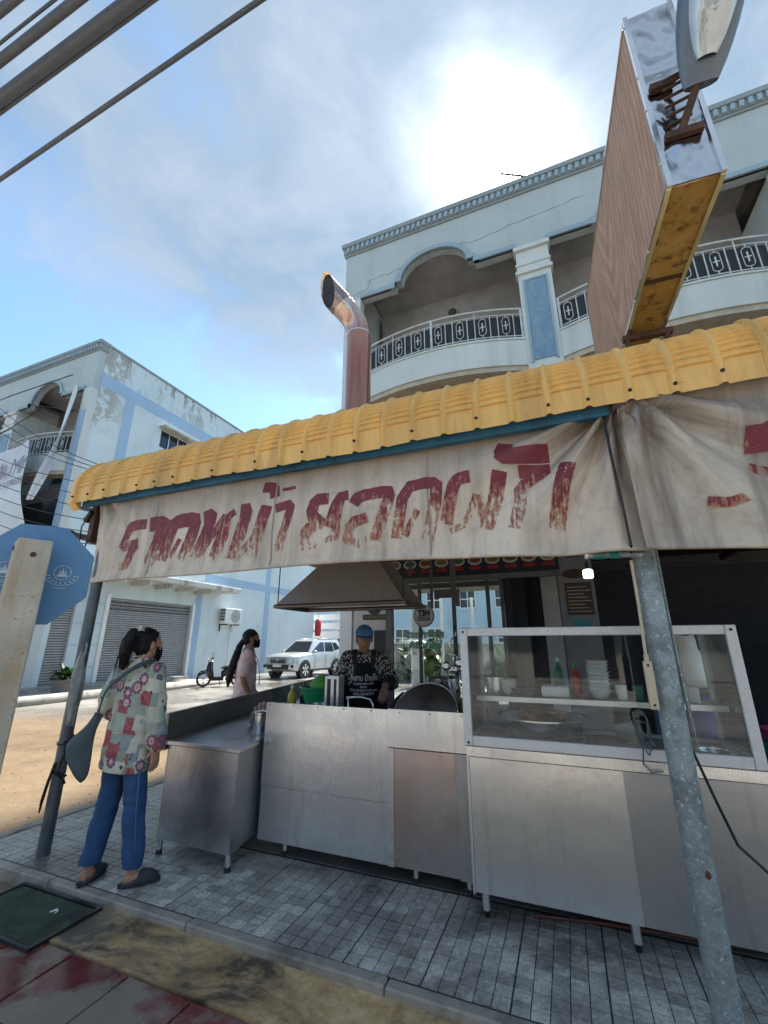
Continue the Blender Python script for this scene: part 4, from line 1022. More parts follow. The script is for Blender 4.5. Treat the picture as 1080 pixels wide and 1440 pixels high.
quadbox(B(), lerp2(.0), lerp2(.022), .001, 1.93, .095, .733).build('side_panel', M_STEELR, LT)
quadbox(B(), lerp2(-.06), lerp2(-.017), -.03, 1.96, .70, .965).build('splashback', M_STEELK, LT)  # black reflection put into the splashback as a dark steel colour
for s, l in ((.03, .03), (.95, .03), (.03, 1.88), (.95, 1.88)):
    c = lerp2(s)+dv*l; lg = B().cyl((c.x, c.y, .03), (c.x, c.y, .12), .020, n=14).build('leg', M_CHROME, LT, 40); B().cyl((c.x, c.y, -.001), (c.x, c.y, .03), .024, .021, 12).build('foot', M_BLK, lg)
GT = thing('prep_table', 'rear prep table lined with green plastic continuing behind the steel one', 'table', (-3.2, 5.6, 0))
M_GREENP = pm('green_plastic_sheet', (.012, .075, .035), .35, var=.3)
quadbox(B(), lerp2(-.015), lerp2(.9), 2.0, 3.7, .735, .77).build('worktop', M_STEEL, GT)
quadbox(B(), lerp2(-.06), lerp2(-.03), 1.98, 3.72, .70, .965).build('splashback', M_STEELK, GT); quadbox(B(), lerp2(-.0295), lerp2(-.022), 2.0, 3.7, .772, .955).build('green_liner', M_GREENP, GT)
for s, l in ((.03, 2.05), (.85, 2.05), (.03, 3.65), (.85, 3.65)):
    c = lerp2(s)+dv*l; B().cyl((c.x, c.y, -.001), (c.x, c.y, .735), .02, n=10).build('leg', M_CHROME, GT)

MC = thing('cooking_counter', 'long stainless steel cooking counter with a riveted front splash panel', 'counter', (-1.5, 3.15, 0))
YC = 3.15
B().box((-2.33, YC, .452), (-1.262, YC+.012, 1.042)).build('upper_panel', M_STEELD, MC)
B().box((-2.325, YC+.002, .095), (-1.262, YC+.014, .449)).build('lower_panel', M_STEELD, MC)
B().box((-1.2615, YC-.001, .80), (-.692, YC+.012, 1.048)).build('upper_panel', M_STEELD, MC)
B().box((-1.262, YC-.008, .095), (-1.215, YC+.012, .796)).build('door_jamb', M_STEELD, MC)
B().box((-.775, YC-.008, .095), (-.692, YC+.012, .796)).build('door_jamb', M_STEELR, MC)
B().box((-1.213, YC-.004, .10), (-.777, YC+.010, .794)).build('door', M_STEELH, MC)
b = B()
for i in range(8):
    xx = -2.30+i*.226; b.ell((xx, YC-.001, 1.028), .006, .003, .006, 8, 6)
for z in (.15, .4, .65, .78): b.ell((-1.24, YC-.009, z), .004, .003, .004, 8, 6)
b.build('rivet', M_STEELK, MC)
B().box((-2.31, YC+.016, .84), (-.70, 4.0, .872)).build('worktop', M_STEELK, MC)
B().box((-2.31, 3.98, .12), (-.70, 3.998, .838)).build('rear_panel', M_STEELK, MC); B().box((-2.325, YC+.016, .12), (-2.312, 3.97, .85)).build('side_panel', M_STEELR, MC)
B().box((-2.25, YC+.02, .26), (-.75, 3.95, .28)).build('shelf', M_STEELK, MC)
for xx in (-2.12, -1.09, -.735):
    for yy in (YC+.07, 3.92):
        l = B().cyl((xx, yy, .03), (xx, yy, .26), .018, n=12).build('leg', M_ALU, MC, 40); B().cyl((xx, yy, -.001), (xx, yy, .03), .016, .012, 10).build('foot', M_BLK, l)
# glass display case on its cabinet
CB = thing('display_cabinet', 'steel base cabinet under the glass display case', 'cabinet', (.1, 2.98, 0)); YD = 2.98
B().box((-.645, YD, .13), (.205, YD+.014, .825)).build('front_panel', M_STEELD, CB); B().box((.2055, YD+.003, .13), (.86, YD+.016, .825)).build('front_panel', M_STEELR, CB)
B().box((-.662, YD-.004, .12), (-.6465, YD+.02, .83)).build('corner_trim', M_ALU, CB)
B().box((-.66, YD-.006, .8305), (.875, YD+.02, .885)).build('top_rail', M_STEELD, CB)
B().box((-.655, YD+.021, .13), (-.64, 3.7, .88)).build('side_panel', M_STEELR, CB); B().box((.845, YD+.021, .13), (.86, 3.7, .88)).build('side_panel', M_STEELR, CB)
B().box((-.638, YD+.021, .862), (.843, 3.7, .884)).build('deck', M_STEELK, CB); B().box((-.638, YD+.03, .13), (.843, 3.69, .15)).build('bottom_shelf', M_STEELK, CB); B().box((-.638, 3.692, .151), (.843, 3.70, .861)).build('rear_panel', M_STEELK, CB)
for xx in (-.60, .165, .80):
    for yy in (YD+.05, 3.64):
        l = B().cyl((xx, yy, .035), (xx, yy, .13), .022, n=12).build('leg', M_ALU, CB, 40); B().cyl((xx, yy, -.001), (xx, yy, .035), .014, .019, 10).build('foot', M_BLK, l)
b = B(); b.tube([(-.35, 3.12, .012), (.0, 3.17, .02), (.35, 3.22, .012), (.8, 3.25, .012), (1.4, 3.3, .012)], .010, 8); tag(b.build('gas_hose', pm('red_hose', (.10, .028, .022), .5)), 'reddish gas hose lying on the tiles under the display cabinet', 'hose')
DC = thing('display_case', 'white aluminium framed glass display case of cooked food on the steel cabinet', 'display case', (.1, 3.0, .886))
M_FRAME = pm('white_aluminium', (.66, .66, .655), .36, .25, var=.06, stain=(.3, .29, .27), stsc=6, stamt=.3, stretch=(4, 4, 8))
X0, X1, Z0, Z1, W, YB = -.668, .868, .888, 1.602, .052, 3.66
def fr(name, lo, hi): B().box(lo, hi).bevel(.004).build(name, M_FRAME, DC)
fr('frame_rail', (X0+W+.001, YD-.008, Z0), (X1-W-.001, YD+.03, Z0+W*1.15)); fr('frame_rail', (X0+W+.001, YD-.008, Z1-W), (X1-W-.001, YD+.03, Z1))
fr('frame_stile', (X0, YD-.009, Z0), (X0+W, YD+.031, Z1)); fr('frame_stile', (X1-W, YD-.009, Z0), (X1, YD+.031, Z1))
for xx in (X0, X1-.03):
    fr('frame_stile', (xx, YB-.03, Z0), (xx+.03, YB, Z1)); fr('frame_rail', (xx+.002, YD+.032, Z1-.03), (xx+.028, YB-.031, Z1-.001)); fr('frame_rail', (xx+.002, YD+.032, Z0), (xx+.028, YB-.031, Z0+.03))
fr('frame_rail', (X0+.031, YB-.029, Z1-.03), (X1-.031, YB-.001, Z1-.001)); fr('frame_rail', (X0+.031, YB-.029, Z0), (X1-.031, YB-.001, Z0+.028))
B().box((X0+W-.005, YD+.010, Z0+W), (X1-W+.005, YD+.015, Z1-W+.004)).build('front_glass', M_CASEGLASS, DC)
for xx in (X0+.012, X1-.017): B().box((xx, YD+.033, Z0+.03), (xx+.005, YB-.032, Z1-.03)).build('side_glass', M_GLASS, DC)
B().box((X0+.03, YD+.033, Z1-.012), (X1-.03, YB-.032, Z1-.006)).build('top_glass', M_GLASS, DC)
b = B(); b.box((X0+.031, 3.30, 1.125), (X1-.031, 3.60, 1.145)); b.build('shelf', M_STEELK, DC); b = B(); b.box((X0+.031, 3.285, 1.118), (X1-.031, 3.299, 1.15)); b.build('shelf_edge', M_ALU, DC)
for xx in (.52, .60): B().cyl((xx, 3.05, .92), (xx-.01, 3.05, 1.52), .004, n=6).build('slide_rod', M_CHROME, DC)
b = B()
for (px, pz) in ((X0+.026, Z1-.026), (X1-.026, Z1-.026), (X0+.026, Z0+.02)): b.cyl((px, YD-.0125, pz), (px, YD-.009, pz), .008, n=8)
b.build('screw', M_RUB, DC)
# food and vessels in the case
def pan(name, lab, cat, c, r, h, mat, flare=.12, rim=.015, group=None):
    t = thing(name, lab, cat, c, group=group); cx, cy, cz = c
    b = B(); b.lathe([(.001, .002), (r*(1-flare), .002), (r*(1-flare*.5), h*.5), (r, h), (r+rim, h+.004), (r+rim, h-.004), (r-.004, h-.006), (r*(1-flare)-.008, .012), (.001, .012)], c, 36)
    b.build('bowl', mat, t, 40); return t
pn = pan('food_tray', 'wide round steel tray of sliced roast meat behind the display glass', 'tray', (-.215, 3.30, .93), .27, .11, M_STEELP)
b = B(); b.lathe([(.001, -.044), (.225, -.044), (.262, -.02), (.272, -.012), (.27, -.006), (.25, -.02), (.001, -.036)], (-.215, 3.30, .93), 36); b.build('under_plate', pm('blue_enamel', (.35, .42, .5), .3), pn, 40)
b = B(); b.lathe([(.001, .075), (.235, .085), (.258, .109), (.25, .08)], (-.215, 3.30, .93), 32); b.build('paper_liner', pm('pale_blue_liner', (.62, .75, .78), .5), pn)
M_MEAT = pm('roast_meat', (.15, .05, .02), .34, var=.5, sc=30, stain=(.38, .20, .10), stsc=25, stamt=.7, bump=.5, bsc=50)
for k in range(16):
    a = rnd.uniform(0, 6.28) if k > 10 else math.pi+rnd.uniform(-.2, 3.3); rr_ = rnd.uniform(.09, .2); q = Vector((-.215+rr_*math.cos(a), 3.30+rr_*math.sin(a)*.9, .93+.10+rnd.uniform(0, .035)))
    M = Matrix.Translation(q) @ Matrix.Rotation(rnd.uniform(0, 3), 4, 'Z') @ Matrix.Rotation(rnd.uniform(-.5, .5), 4, 'X')
    b = B(); b.ell((0, 0, 0), rnd.uniform(.04, .075), rnd.uniform(.024, .04), rnd.uniform(.018, .032), 10, 7, M)
    for v in b.bm.verts: v.co += v.co.normalized()*.008*noise.noise(v.co*55)
    b.build('meat_piece', M_MEAT, pn, True)
def pot(name, lab, cat, c, r, h, mat, lid=True, handles=True):
    t = thing(name, lab, cat, c); cx, cy, cz = c
    b = B(); b.lathe([(.001, .0), (r*.96, 0), (r, .012), (r, h), (r+.006, h+.003), (r-.002, h), (r-.003, .02), (.001, .012)], c, 32); b.build('body', mat, t, 40)
    if lid: b = B(); b.lathe([(r+.004, h+.004), (r*.7, h+.022), (.02, h+.03), (.02, h+.05), (.001, h+.052)], c, 28); b.build('lid', mat, t, 40)
    if handles:
        for s in (-1, 1):
            b = B(); b.tube([(cx+s*r, cy-.04, cz+h*.75), (cx+s*(r+.035), cy-.03, cz+h*.77), (cx+s*(r+.035), cy+.03, cz+h*.77), (cx+s*r, cy+.04, cz+h*.75)], .006, 6); b.build('handle', mat, t, True)
    return t
pot('pot', 'small steel pot on the shelf at the cooking-counter end of the case', 'pot', (-.52, 3.45, 1.147), .07, .12, M_STEELP, False)
b = B(); b.lathe([(.001, 0), (.05, 0), (.085, .05), (.09, .055), (.082, .052), (.045, .006), (.001, .006)], (-.33, 3.42, 1.147), 24); tag(b.build('bowl', pm('dark_blue_bowl', (.05, .06, .10), .4), None, 40), 'dark blue bowl on the case shelf beside the small pot', 'bowl')
b = B(); b.box((-.20, 3.36, 1.147), (-.02, 3.52, 1.22)).bevel(.012, 2); tag(b.build('food_box', M_WHITE), 'white ribbed food box in the middle of the case shelf', 'box')
for k in range(5):
    b = B(); cc = (.30+.10*k, 3.42+.03*(k % 2), 1.147); b.lathe([(.001, 0), (.03, 0), (.036, .09), (.034, .09), (.001, .085)], cc, 18); tag(b.build('cup', M_WHITE if k % 2 == 0 else pm('dim_green_tub', (.05, .16, .10), .4), None, 40), 'white plastic cup in the row on the case shelf' if k % 2 == 0 else 'green plastic tub between white cups on the case shelf', 'cup', 'tubs on the case shelf')
b = B(); b.box((.10, 3.15, .886), (.50, 3.45, .925)).bevel(.006); tag(b.build('chopping_board', pm('worn_board', (.34, .30, .25), .7, stain=(.3, .12, .06), stsc=9, stamt=.5)), 'worn pale chopping board lying on the deck of the case', 'board')
b = B(); b.ell((.30, 3.28, .98), .075, .06, .055, 16, 10)
for v in b.bm.verts: v.co += (v.co-Vector((.30, 3.28, .98))).normalized()*.022*noise.noise(v.co*28)
tag(b.build('plastic_bag', m_bag(), None, True), 'clear bag of food on the chopping board inside the case', 'plastic bag')
pt = pan('sauce_bowl', 'small shiny steel bowl at the far end of the case deck', 'bowl', (.70, 3.16, .888), .085, .045, M_STEELP)
# folded electric cable hung on the case front beside the galvanised post
b = B(); 
for k in range(4):
    pts = []
    for i in range(26):
        a = 2*math.pi*i/25; pts.append((.335+(.03-.012*math.sin(a)*(k-1))*math.cos(a+.3*k)+.008*k*math.sin(2*a), 2.93-.006*k, 1.03+(.06+.017*((k*3) % 4))*math.sin(a)+.008*k))
    b.tube(pts, .004, 5)
b.tube([(.32, 2.93, .96), (.31, 2.94, .88), (.345, 2.95, .84), (.40, 2.95, .85)], .004, 5)
tag(b.build('cord_coil', pm('grey_cord', (.10, .12, .12), .5)), 'coil of grey electric cord hanging on the glass case by the galvanised post', 'cord')
tag(B().tube([(.505, 2.64, 1.95), (.50, 2.66, 1.5), (.49, 2.68, 1.05), (.56, 2.70, .8), (.62, 2.75, .62), (.72, 2.78, .52), (.9, 2.8, .5)], .007, 6).build('cord', M_BLK), 'black power cord drooping from the galvanised post across the steel cabinet', 'cord')
tag(B().tube([(.495, 2.62, 1.98), (.497, 2.63, 1.6), (.51, 2.65, 1.15)], .008, 6).build('rod', M_GALV), 'thin grey steel rod tied alongside the galvanised post', 'rod')
jb = thing('switch_box', 'cream plastic switch box with conduit fixed to the galvanised post', 'switch box', (.36, 2.54, 1.2))
b = B(); b.box((.335, 2.535, 1.20), (.375, 2.56, 1.42)).bevel(.006, 2); b.box((.345, 2.54, 1.42), (.365, 2.556, 1.45)); b.build('box', pm('cream_plastic', (.52, .44, .30), .5, stain=(.25, .18, .1), stamt=.5), jb)
B().tube([(.355, 2.548, 1.45), (.362, 2.55, 1.7), (.362, 2.55, 1.92)], .008, 6).build('conduit', MATS['cream_plastic'], jb)
b = B()
for z in (1.22, 1.40): b.cyl((.355, 2.532, z), (.355, 2.535, z), .006, n=8)
b.build('screw', M_RUB, jb)

# extractor hood with flue rising through the canopy
HD = thing('extractor_hood', 'greasy steel extractor hood with a tall flue rising through the canopy', 'extractor hood', (-2.02, 4.1, 1.85))
b = B(); lo = [(-2.79, 3.80), (-1.36, 3.80), (-1.36, 4.42), (-2.79, 4.42)]; hi = [(-2.24, 3.90), (-1.72, 3.90), (-1.72, 4.35), (-2.24, 4.35)]
M_HOOD = m_steel('hood_steel', (.46, .43, .40), .40, .15, .45, .6); b.rings([[(x, y, 1.895) for x, y in lo], [(x, y, 2.38) for x, y in hi]], False); b.build('hood', M_HOOD, HD)
b = B()
for p, q in zip(lo, lo[1:]+lo[:1]):
    d = Vector((q[0]-p[0], q[1]-p[1], 0)).normalized()*.012; b.cyl((p[0]-d.x, p[1]-d.y, 1.875), (q[0]+d.x, q[1]+d.y, 1.875), .022, n=10)
b.build('gutter_rim', M_STEELK, HD)
b = B(); b.rings([[(x, y, 2.381) for x, y in hi], [(-2.02+.16*math.cos(a), 4.1+.16*math.sin(a), 2.75) for a in (-2.36, -.79, .79, 2.36)]], False); b.build('transition', M_STEELK, HD)
def m_flue():
    t = NT('heat_tinted_flue'); co = wpos(t); n = t.noise(2.2, 6, .6, t.mp((4, 4, .5), co=co)); z = t.sep(co)[2]
    g = t.math('ADD', t.math('MULTIPLY', t.math('SUBTRACT', z, 4.6), .55), t.math('MULTIPLY', t.math('SUBTRACT', n, .5), .9))
    c = t.ramp(g, [(.1, (.46, .19, .13)), (.35, (.54, .27, .20)), (.60, (.62, .50, .44)), (.8, (.66, .52, .34))])
    t.set('Base Color', c); t.set('Metallic', .85); t.set('Roughness', t.ramp(n, [(.3, .15), (.7, .32)])); return t.m
M_FLUE = m_flue(); r = .155; FX, FY = -2.03, 4.1
B().cyl((FX, FY, 2.75), (FX, FY, 5.28), r, n=28, cap=False).build('flue_pipe', M_FLUE, HD, 40)
# lobster-back elbow then the mitred outlet
b = B(); dirv = Vector((-.50, -.60, .62)).normalized(); c0 = Vector((FX, FY, 5.281)); pts = [c0]; dd = [Vector((0, 0, 1))]
cur = c0.copy(); steps = 4
rr = []
def ring(c, d, rad, n=28):
    d = d.normalized(); u = Vector((0, 1, 0)).cross(d).normalized(); v = d.cross(u); return [c+u*rad*math.cos(2*math.pi*i/n)+v*rad*math.sin(2*math.pi*i/n) for i in range(n)]
rr.append(ring(c0, Vector((0, 0, 1)), r))
for k in range(1, steps+1):
    d = Vector((0, 0, 1)).lerp(dirv, k/steps).normalized(); cur = cur+d*.105; rr.append(ring(cur, d, r)); 
rr.append(ring(cur+dirv*.05, dirv, r)); b.rings(rr, False); b.build('elbow', M_FLUE, HD, 20)
e0 = cur+dirv*.05; e1 = e0+dirv*.25; b = B(); q = ring(e1, dirv, r)
cut = Vector((-.50, -.78, -.22)).normalized(); q = [p-dirv*((p-e1).dot(cut)/dirv.dot(cut)) for p in q]
b.rings([ring(e0, dirv, r+.004), q], False); bmesh.ops.solidify(b.bm, geom=list(b.bm.faces), thickness=.006); b.build('outlet', M_FLUE, HD, 30)
b = B(); b.rings([[p+(e1-p)*.03-dirv*.03 for p in q], ring(e0, dirv, r-.012)], True); b.build('dark_plug', M_DARK, HD)  # dark plug filling the mouth of the outlet
for z in (5.27, 3.9): 
    b = B(); b.lathe([(r+.001, 0), (r+.008, .004), (r+.008, .02), (r+.001, .024)], (FX, FY, z-.012), 28); b.build('joint_band', M_CHROME, HD, 30)
# hanging rods for the hood
b = B(); b.cyl((-2.78, 3.82, 1.9), (-2.78, 3.82, 3.0), .006, n=5); b.cyl((-1.37, 3.82, 1.9), (-1.37, 3.82, 3.0), .006, n=5); b.build('hanger_rod', M_RUB, HD)

# things on the cooking counter
WL = thing('wok_lid', 'large round dark pan lid leaning on the cooking counter', 'lid', (-1.09, 3.48, .873))
M = Matrix.Translation((-1.085, 3.50, .99)) @ Matrix.Rotation(R(52), 4, 'X')
b = B(); b.lathe([(.001, .045), (.05, .042), (.07, .038), (.09, .036), (.11, .03), (.15, .024), (.17, .02), (.21, .012), (.245, .0), (.255, .0), (.255, -.006), (.24, -.006), (.001, .03)], n=44, M=M); b.build('disc', M_STEELK, WL, 30)
b = B(); b.tube([M @ Vector((.256*math.cos(a), .256*math.sin(a), -.002)) for a in [2*math.pi*i/44 for i in range(45)]], .007, 6); b.build('rim', M_STEELP, WL, True)
pot('stock_pot', 'tall steel stock pot with lid behind the leaning pan lid', 'pot', (-1.20, 4.5, .95), .165, .22, M_STEELP)
tag(B().box((-1.7, 4.28, -.02), (-.72, 4.9, .948)).bevel(.01).build('stove_stand', M_STEELK), 'dark steel stand carrying the stock pot behind the cooking counter', 'stand')
b = B(); b.lathe([(.001, 0), (.035, 0), (.04, .09), (.042, .1), (.001, .1)], (-1.2, 4.62, 1.2), 16); tag(b.build('salt_tub', M_WHITE), 'white tub standing on the stock pot lid', 'tub')
b = B(); rr = []
for j in range(9):
    ring_ = []
    for i in range(22):
        a = 2*math.pi*i/22; s = math.cos(j/8*math.pi/2); k = 1+.25*noise.noise(Vector((math.cos(a)*2, math.sin(a)*2, j*.4))); ring_.append((-1.42+.2*s*k*math.cos(a), 4.12+.12*s*k*math.sin(a), .873+.20*math.sin(j/8*math.pi/2)+.02*noise.noise(Vector((a, j, 3)))))
    rr.append(ring_)
b.rings(rr); tag(b.build('cloth_heap', pm('black_rag', (.03, .03, .032), .8, var=.5, bump=.5), None, True), 'crumpled black cloth heaped between the cook and the pan lid', 'cloth')
rk = thing('utensil_rack', 'open upright steel utensil rack on the counter edge beside the cook', 'rack', (-1.87, 3.45, .873))
b = B()
for lo, hi in (((-1.935, 3.40, .873), (-1.915, 3.50, 1.235)), ((-1.825, 3.40, .873), (-1.805, 3.50, 1.235)), ((-1.9145, 3.40, 1.215), (-1.8255, 3.50, 1.235)), ((-1.9145, 3.40, .873), (-1.8255, 3.50, .89)), ((-1.885, 3.41, .891), (-1.855, 3.49, 1.2145))): b.box(lo, hi)
b.build('frame', M_ALU, rk)
bs = thing('basin', 'bright green plastic basin beside the cook', 'basin', (-2.36, 4.05, .90))
M_GRN = pm('green_plastic', (.015, .30, .12), .38, var=.12)
b = B(); b.lathe([(.001, .0), (.13, 0), (.165, .10), (.19, .185), (.205, .19), (.205, .182), (.186, .178), (.155, .1), (.125, .008), (.001, .008)], (-2.36, 4.05, .90), 32); b.build('body', M_GRN, bs, 40)
tag(B().box((-2.75, 3.9, .70), (-2.12, 4.4, .899)).build('crate', M_STEELK), 'low dark steel stand under the green basin', 'stand')
b = B(); rr = []
for j in range(7):
    s = math.cos(j/6*1.5); rr.append([(-2.33+.15*s*math.cos(a)*(1+.1*math.sin(3*a)), 4.05+.12*s*math.sin(a), 1.07+.13*math.sin(j/6*1.5)) for a in [2*math.pi*i/20 for i in range(20)]])
b.rings(rr); tag(b.build('leafy_vegetable', pm('lettuce_green', (.10, .30, .03), .5, var=.4, sc=20, bump=.6, bsc=25), None, True), 'heap of light green leaves rising from the green basin', 'vegetable')
def bottle(lab, c, r, h, mat, cap):
    t = thing('bottle', lab, 'bottle', c)
    b = B(); b.lathe([(.001, 0), (r*.95, 0), (r, .01), (r, h*.55), (r*.85, h*.66), (r*.38, h*.80), (r*.34, h*.9), (.001, h*.9)], c, 20); b.build('body', mat, t, 40)
    b = B(); b.lathe([(r*.45, h*.88), (r*.42, h*.97), (r*.2, h), (.001, h)], c, 14); b.build('cap', cap, t, 40); return t
bottle('yellow sauce squeeze bottle on the green prep table', (-2.64, 3.98, .86), .045, .24, pm('yellow_sauce', (.55, .42, .05), .35), M_WHITE)
bottle('dark soy sauce bottle beside the yellow one', (-2.575, 4.1, .86), .04, .26, pm('soy_bottle', (.02, .01, .008), .15), pm('red_cap', (.2, .02, .02), .4))
tag(B().box((-2.74, 3.92, .775), (-2.50, 4.18, .859)).build('bottle_tray', M_STEELK), 'shallow dark tray carrying the sauce bottles', 'tray')
bw = pan('mixing_bowl', 'shallow steel mixing bowl between the basin and the utensil rack', 'bowl', (-2.12, 3.72, .873), .14, .10, M_STEELP)
tag(B().tube([(-1.72, 3.42, .873), (-1.72, 3.42, 1.06), (-1.74, 3.42, 1.075), (-1.60, 3.42, 1.085), (-1.52, 3.42, 1.07), (-1.50, 3.42, 1.03), (-1.5, 3.42, .873)], .008, 8).build('gas_tap', M_CHROME, None, True), 'bent chrome tube handle sticking up in front of the cook', 'handle')
# eggs in a mesh of paper and a steel jar on the left prep table
jr = thing('steel_jar', 'straight steel jar on the prep table against the counter panel', 'jar', (-2.50, 3.30, .771))
b = B(); b.lathe([(.001, 0), (.052, 0), (.055, .01), (.055, .15), (.059, .153), (.05, .15), (.048, .01), (.001, .01)], (-2.50, 3.30, .771), 24); b.build('body', M_STEELP, jr, 40); b = B(); b.lathe([(.058, .154), (.058, .17), (.04, .18), (.001, .18)], (-2.50, 3.30, .771), 24); b.build('lid', M_STEEL, jr, 40)
M_EGG = pm('egg_shell', (.55, .30, .21), .5, var=.12)
for k in range(14):
    i, j = k % 4, k//4; b = B(); M = Matrix.Translation((-2.80+.046*i+.01*j, 3.62+.05*j, .905+.012*(k % 2)+.03*(j == 1)))
    b.ell((0, 0, 0), .021, .021, .028, 12, 8, M); tag(b.build('egg', M_EGG, None, True), 'brown egg in the paper tray on the steel prep table', 'egg', 'eggs in the tray')
b = B(); b.box((-2.84, 3.59, .772), (-2.58, 3.82, .892)).bevel(.02, 2); tag(b.build('egg_tray', pm('paper_pulp', (.30, .26, .23), .9)), 'grey paper egg tray stack on the steel prep table', 'tray')

# more clutter round the cook and in the case
bottle('clear oil bottle with a red cap standing behind the leaning pan lid', (-.88, 3.75, .873), .035, .27, pm('oil_bottle', (.34, .26, .08), .2), MATS['red_cap'])
bottle('brown fish sauce bottle standing behind the leaning pan lid', (-.79, 3.72, .873), .032, .29, pm('fish_sauce', (.16, .06, .02), .2), M_WHITE)
bottle('small white-capped vinegar bottle by the utensil rack', (-1.98, 3.58, .873), .03, .2, pm('vinegar_bottle', (.45, .42, .34), .25), M_WHITE)
ut = thing('ladle_jar', 'steel jar full of ladles and skimmers beside the stock pot', 'utensil jar', (-.92, 3.95, .873))
b = B(); b.lathe([(.001, 0), (.06, 0), (.062, .14), (.058, .14), (.056, .01), (.001, .01)], (-.92, 3.95, .873), 22); b.build('jar', M_STEELP, ut, 40)
for k in range(4):
    a = 1.57*k+.4; p0 = Vector((-.92+.03*math.cos(a), 3.95+.03*math.sin(a), .89)); p1 = p0+Vector((.07*math.cos(a), .05*math.sin(a), .36+.03*k)); b = B(); b.cyl(p0, p1, .006, n=6); b.ell(p1, .035, .012, .04, 12, 8); b.build('ladle', M_STEELP, ut, True)
for k in range(3):
    b = B(); b.lathe([(.001, 0), (.035, 0), (.07, .055), (.074, .06), (.068, .058), (.03, .006), (.001, .006)], (-.44+.0*k, 3.46, 1.147+.022*k), 24)
    if k: tag(b.build('bowl', M_WHITE, None, 40), ('middle' if k == 1 else 'top')+' white soup bowl of the nested stack on the case shelf', 'bowl', 'nested soup bowls')
    else: tag(b.build('bowl', M_WHITE, None, 40), 'bottom white soup bowl of the nested stack on the case shelf', 'bowl', 'nested soup bowls')
st_ = thing('foam_bowl_stack', 'tall stack of white foam bowls on the case shelf near the galvanised post', 'bowl stack', (.17, 3.46, 1.147))
for k in range(9): b = B(); b.lathe([(.001, 0), (.045, 0), (.072, .05), (.078, .052), (.068, .048), (.001, .01)], (.17+.002*(k % 3), 3.46, 1.147+.024*k), 22); b.build('foam_bowl', M_WHITE, st_, 40)
bottle('red sauce bottle added on the case shelf for a mirrored red patch', (.03, 3.5, 1.147), .035, .22, pm('chilli_red', (.35, .03, .02), .3), M_GRN)  # red and green bottles added in place of a reflected figure
bottle('green glass bottle added on the case shelf for a mirrored green patch', (-.08, 3.56, 1.147), .034, .26, pm('green_glass', (.02, .14, .08), .15), M_WHITE)
# ------------------------------------------------------------------ people
def m_skin(name, col):
    t = NT(name); n = t.noise(18, 5, .6); c = t.ramp(n, [(.3, mul(col, .9)), (.7, mul(col, 1.08))]); t.set('Base Color', c); t.set('Roughness', .5)
    try: t.set('Subsurface Weight', .08); t.set('Subsurface Radius', (.6, .25, .15)); t.set('Subsurface Scale', .01)
    except Exception: pass
    t.bump(t.noise(220, 2), .08, .002); return t.m
M_SKIN = m_skin('warm_skin', (.46, .235, .15)); M_SKIN2 = m_skin('tan_skin', (.30, .155, .10))
M_HAIR = pm('black_hair', (.007, .006, .007), .5, spec=.25, var=.4, sc=30, stretch=(6, 6, .6), bump=.5, bsc=60)
M_MASK = pm('black_mask_cloth', (.012, .012, .013), .8, var=.3)
M_JEAN = pm('blue_denim', (.022, .075, .19), .85, var=.25, sc=3.5, bump=.35, bsc=220, stain=(.06, .14, .28), stsc=3, stamt=.5, stretch=(1.5, 1.5, .5))
def rg(c, ax, bx, ra, rb, n=18):
    c, ax, bx = Vector(c), Vector(ax), Vector(bx); return [c+ax*ra*math.cos(2*math.pi*i/n)+bx*rb*math.sin(2*math.pi*i/n) for i in range(n)]
def limb(b, pts, rad, n=16):
    """tapered limb of circular rings with rounded ends, densified so the bends are soft"""
    P = [Vector(p) for p in pts]; q = []; rr = []
    for i in range(len(P)-1):
        for k in range(6):
            t = k/6; p0, p1, p2, p3 = P[max(0, i-1)], P[i], P[i+1], P[min(len(P)-1, i+2)]
            q.append(.5*((2*p1)+(p2-p0)*t+(2*p0-5*p1+4*p2-p3)*t*t+(3*p1-p0-3*p2+p3)*t**3)); rr.append(rad[i]+(rad[i+1]-rad[i])*t)
    q.append(P[-1]); rr.append(rad[-1]); b.tube(q, rr, n)
    b.ell(q[0], rr[0], rr[0], rr[0], 12, 8); b.ell(q[-1], rr[-1], rr[-1], rr[-1], 12, 8)
def torso(b, rows, n=22):     # rows: (x, y, z, depth, width)
    b.rings([rg((x, y, z), (0, 1, 0), (1, 0, 0), d, w, n) for x, y, z, d, w in rows])
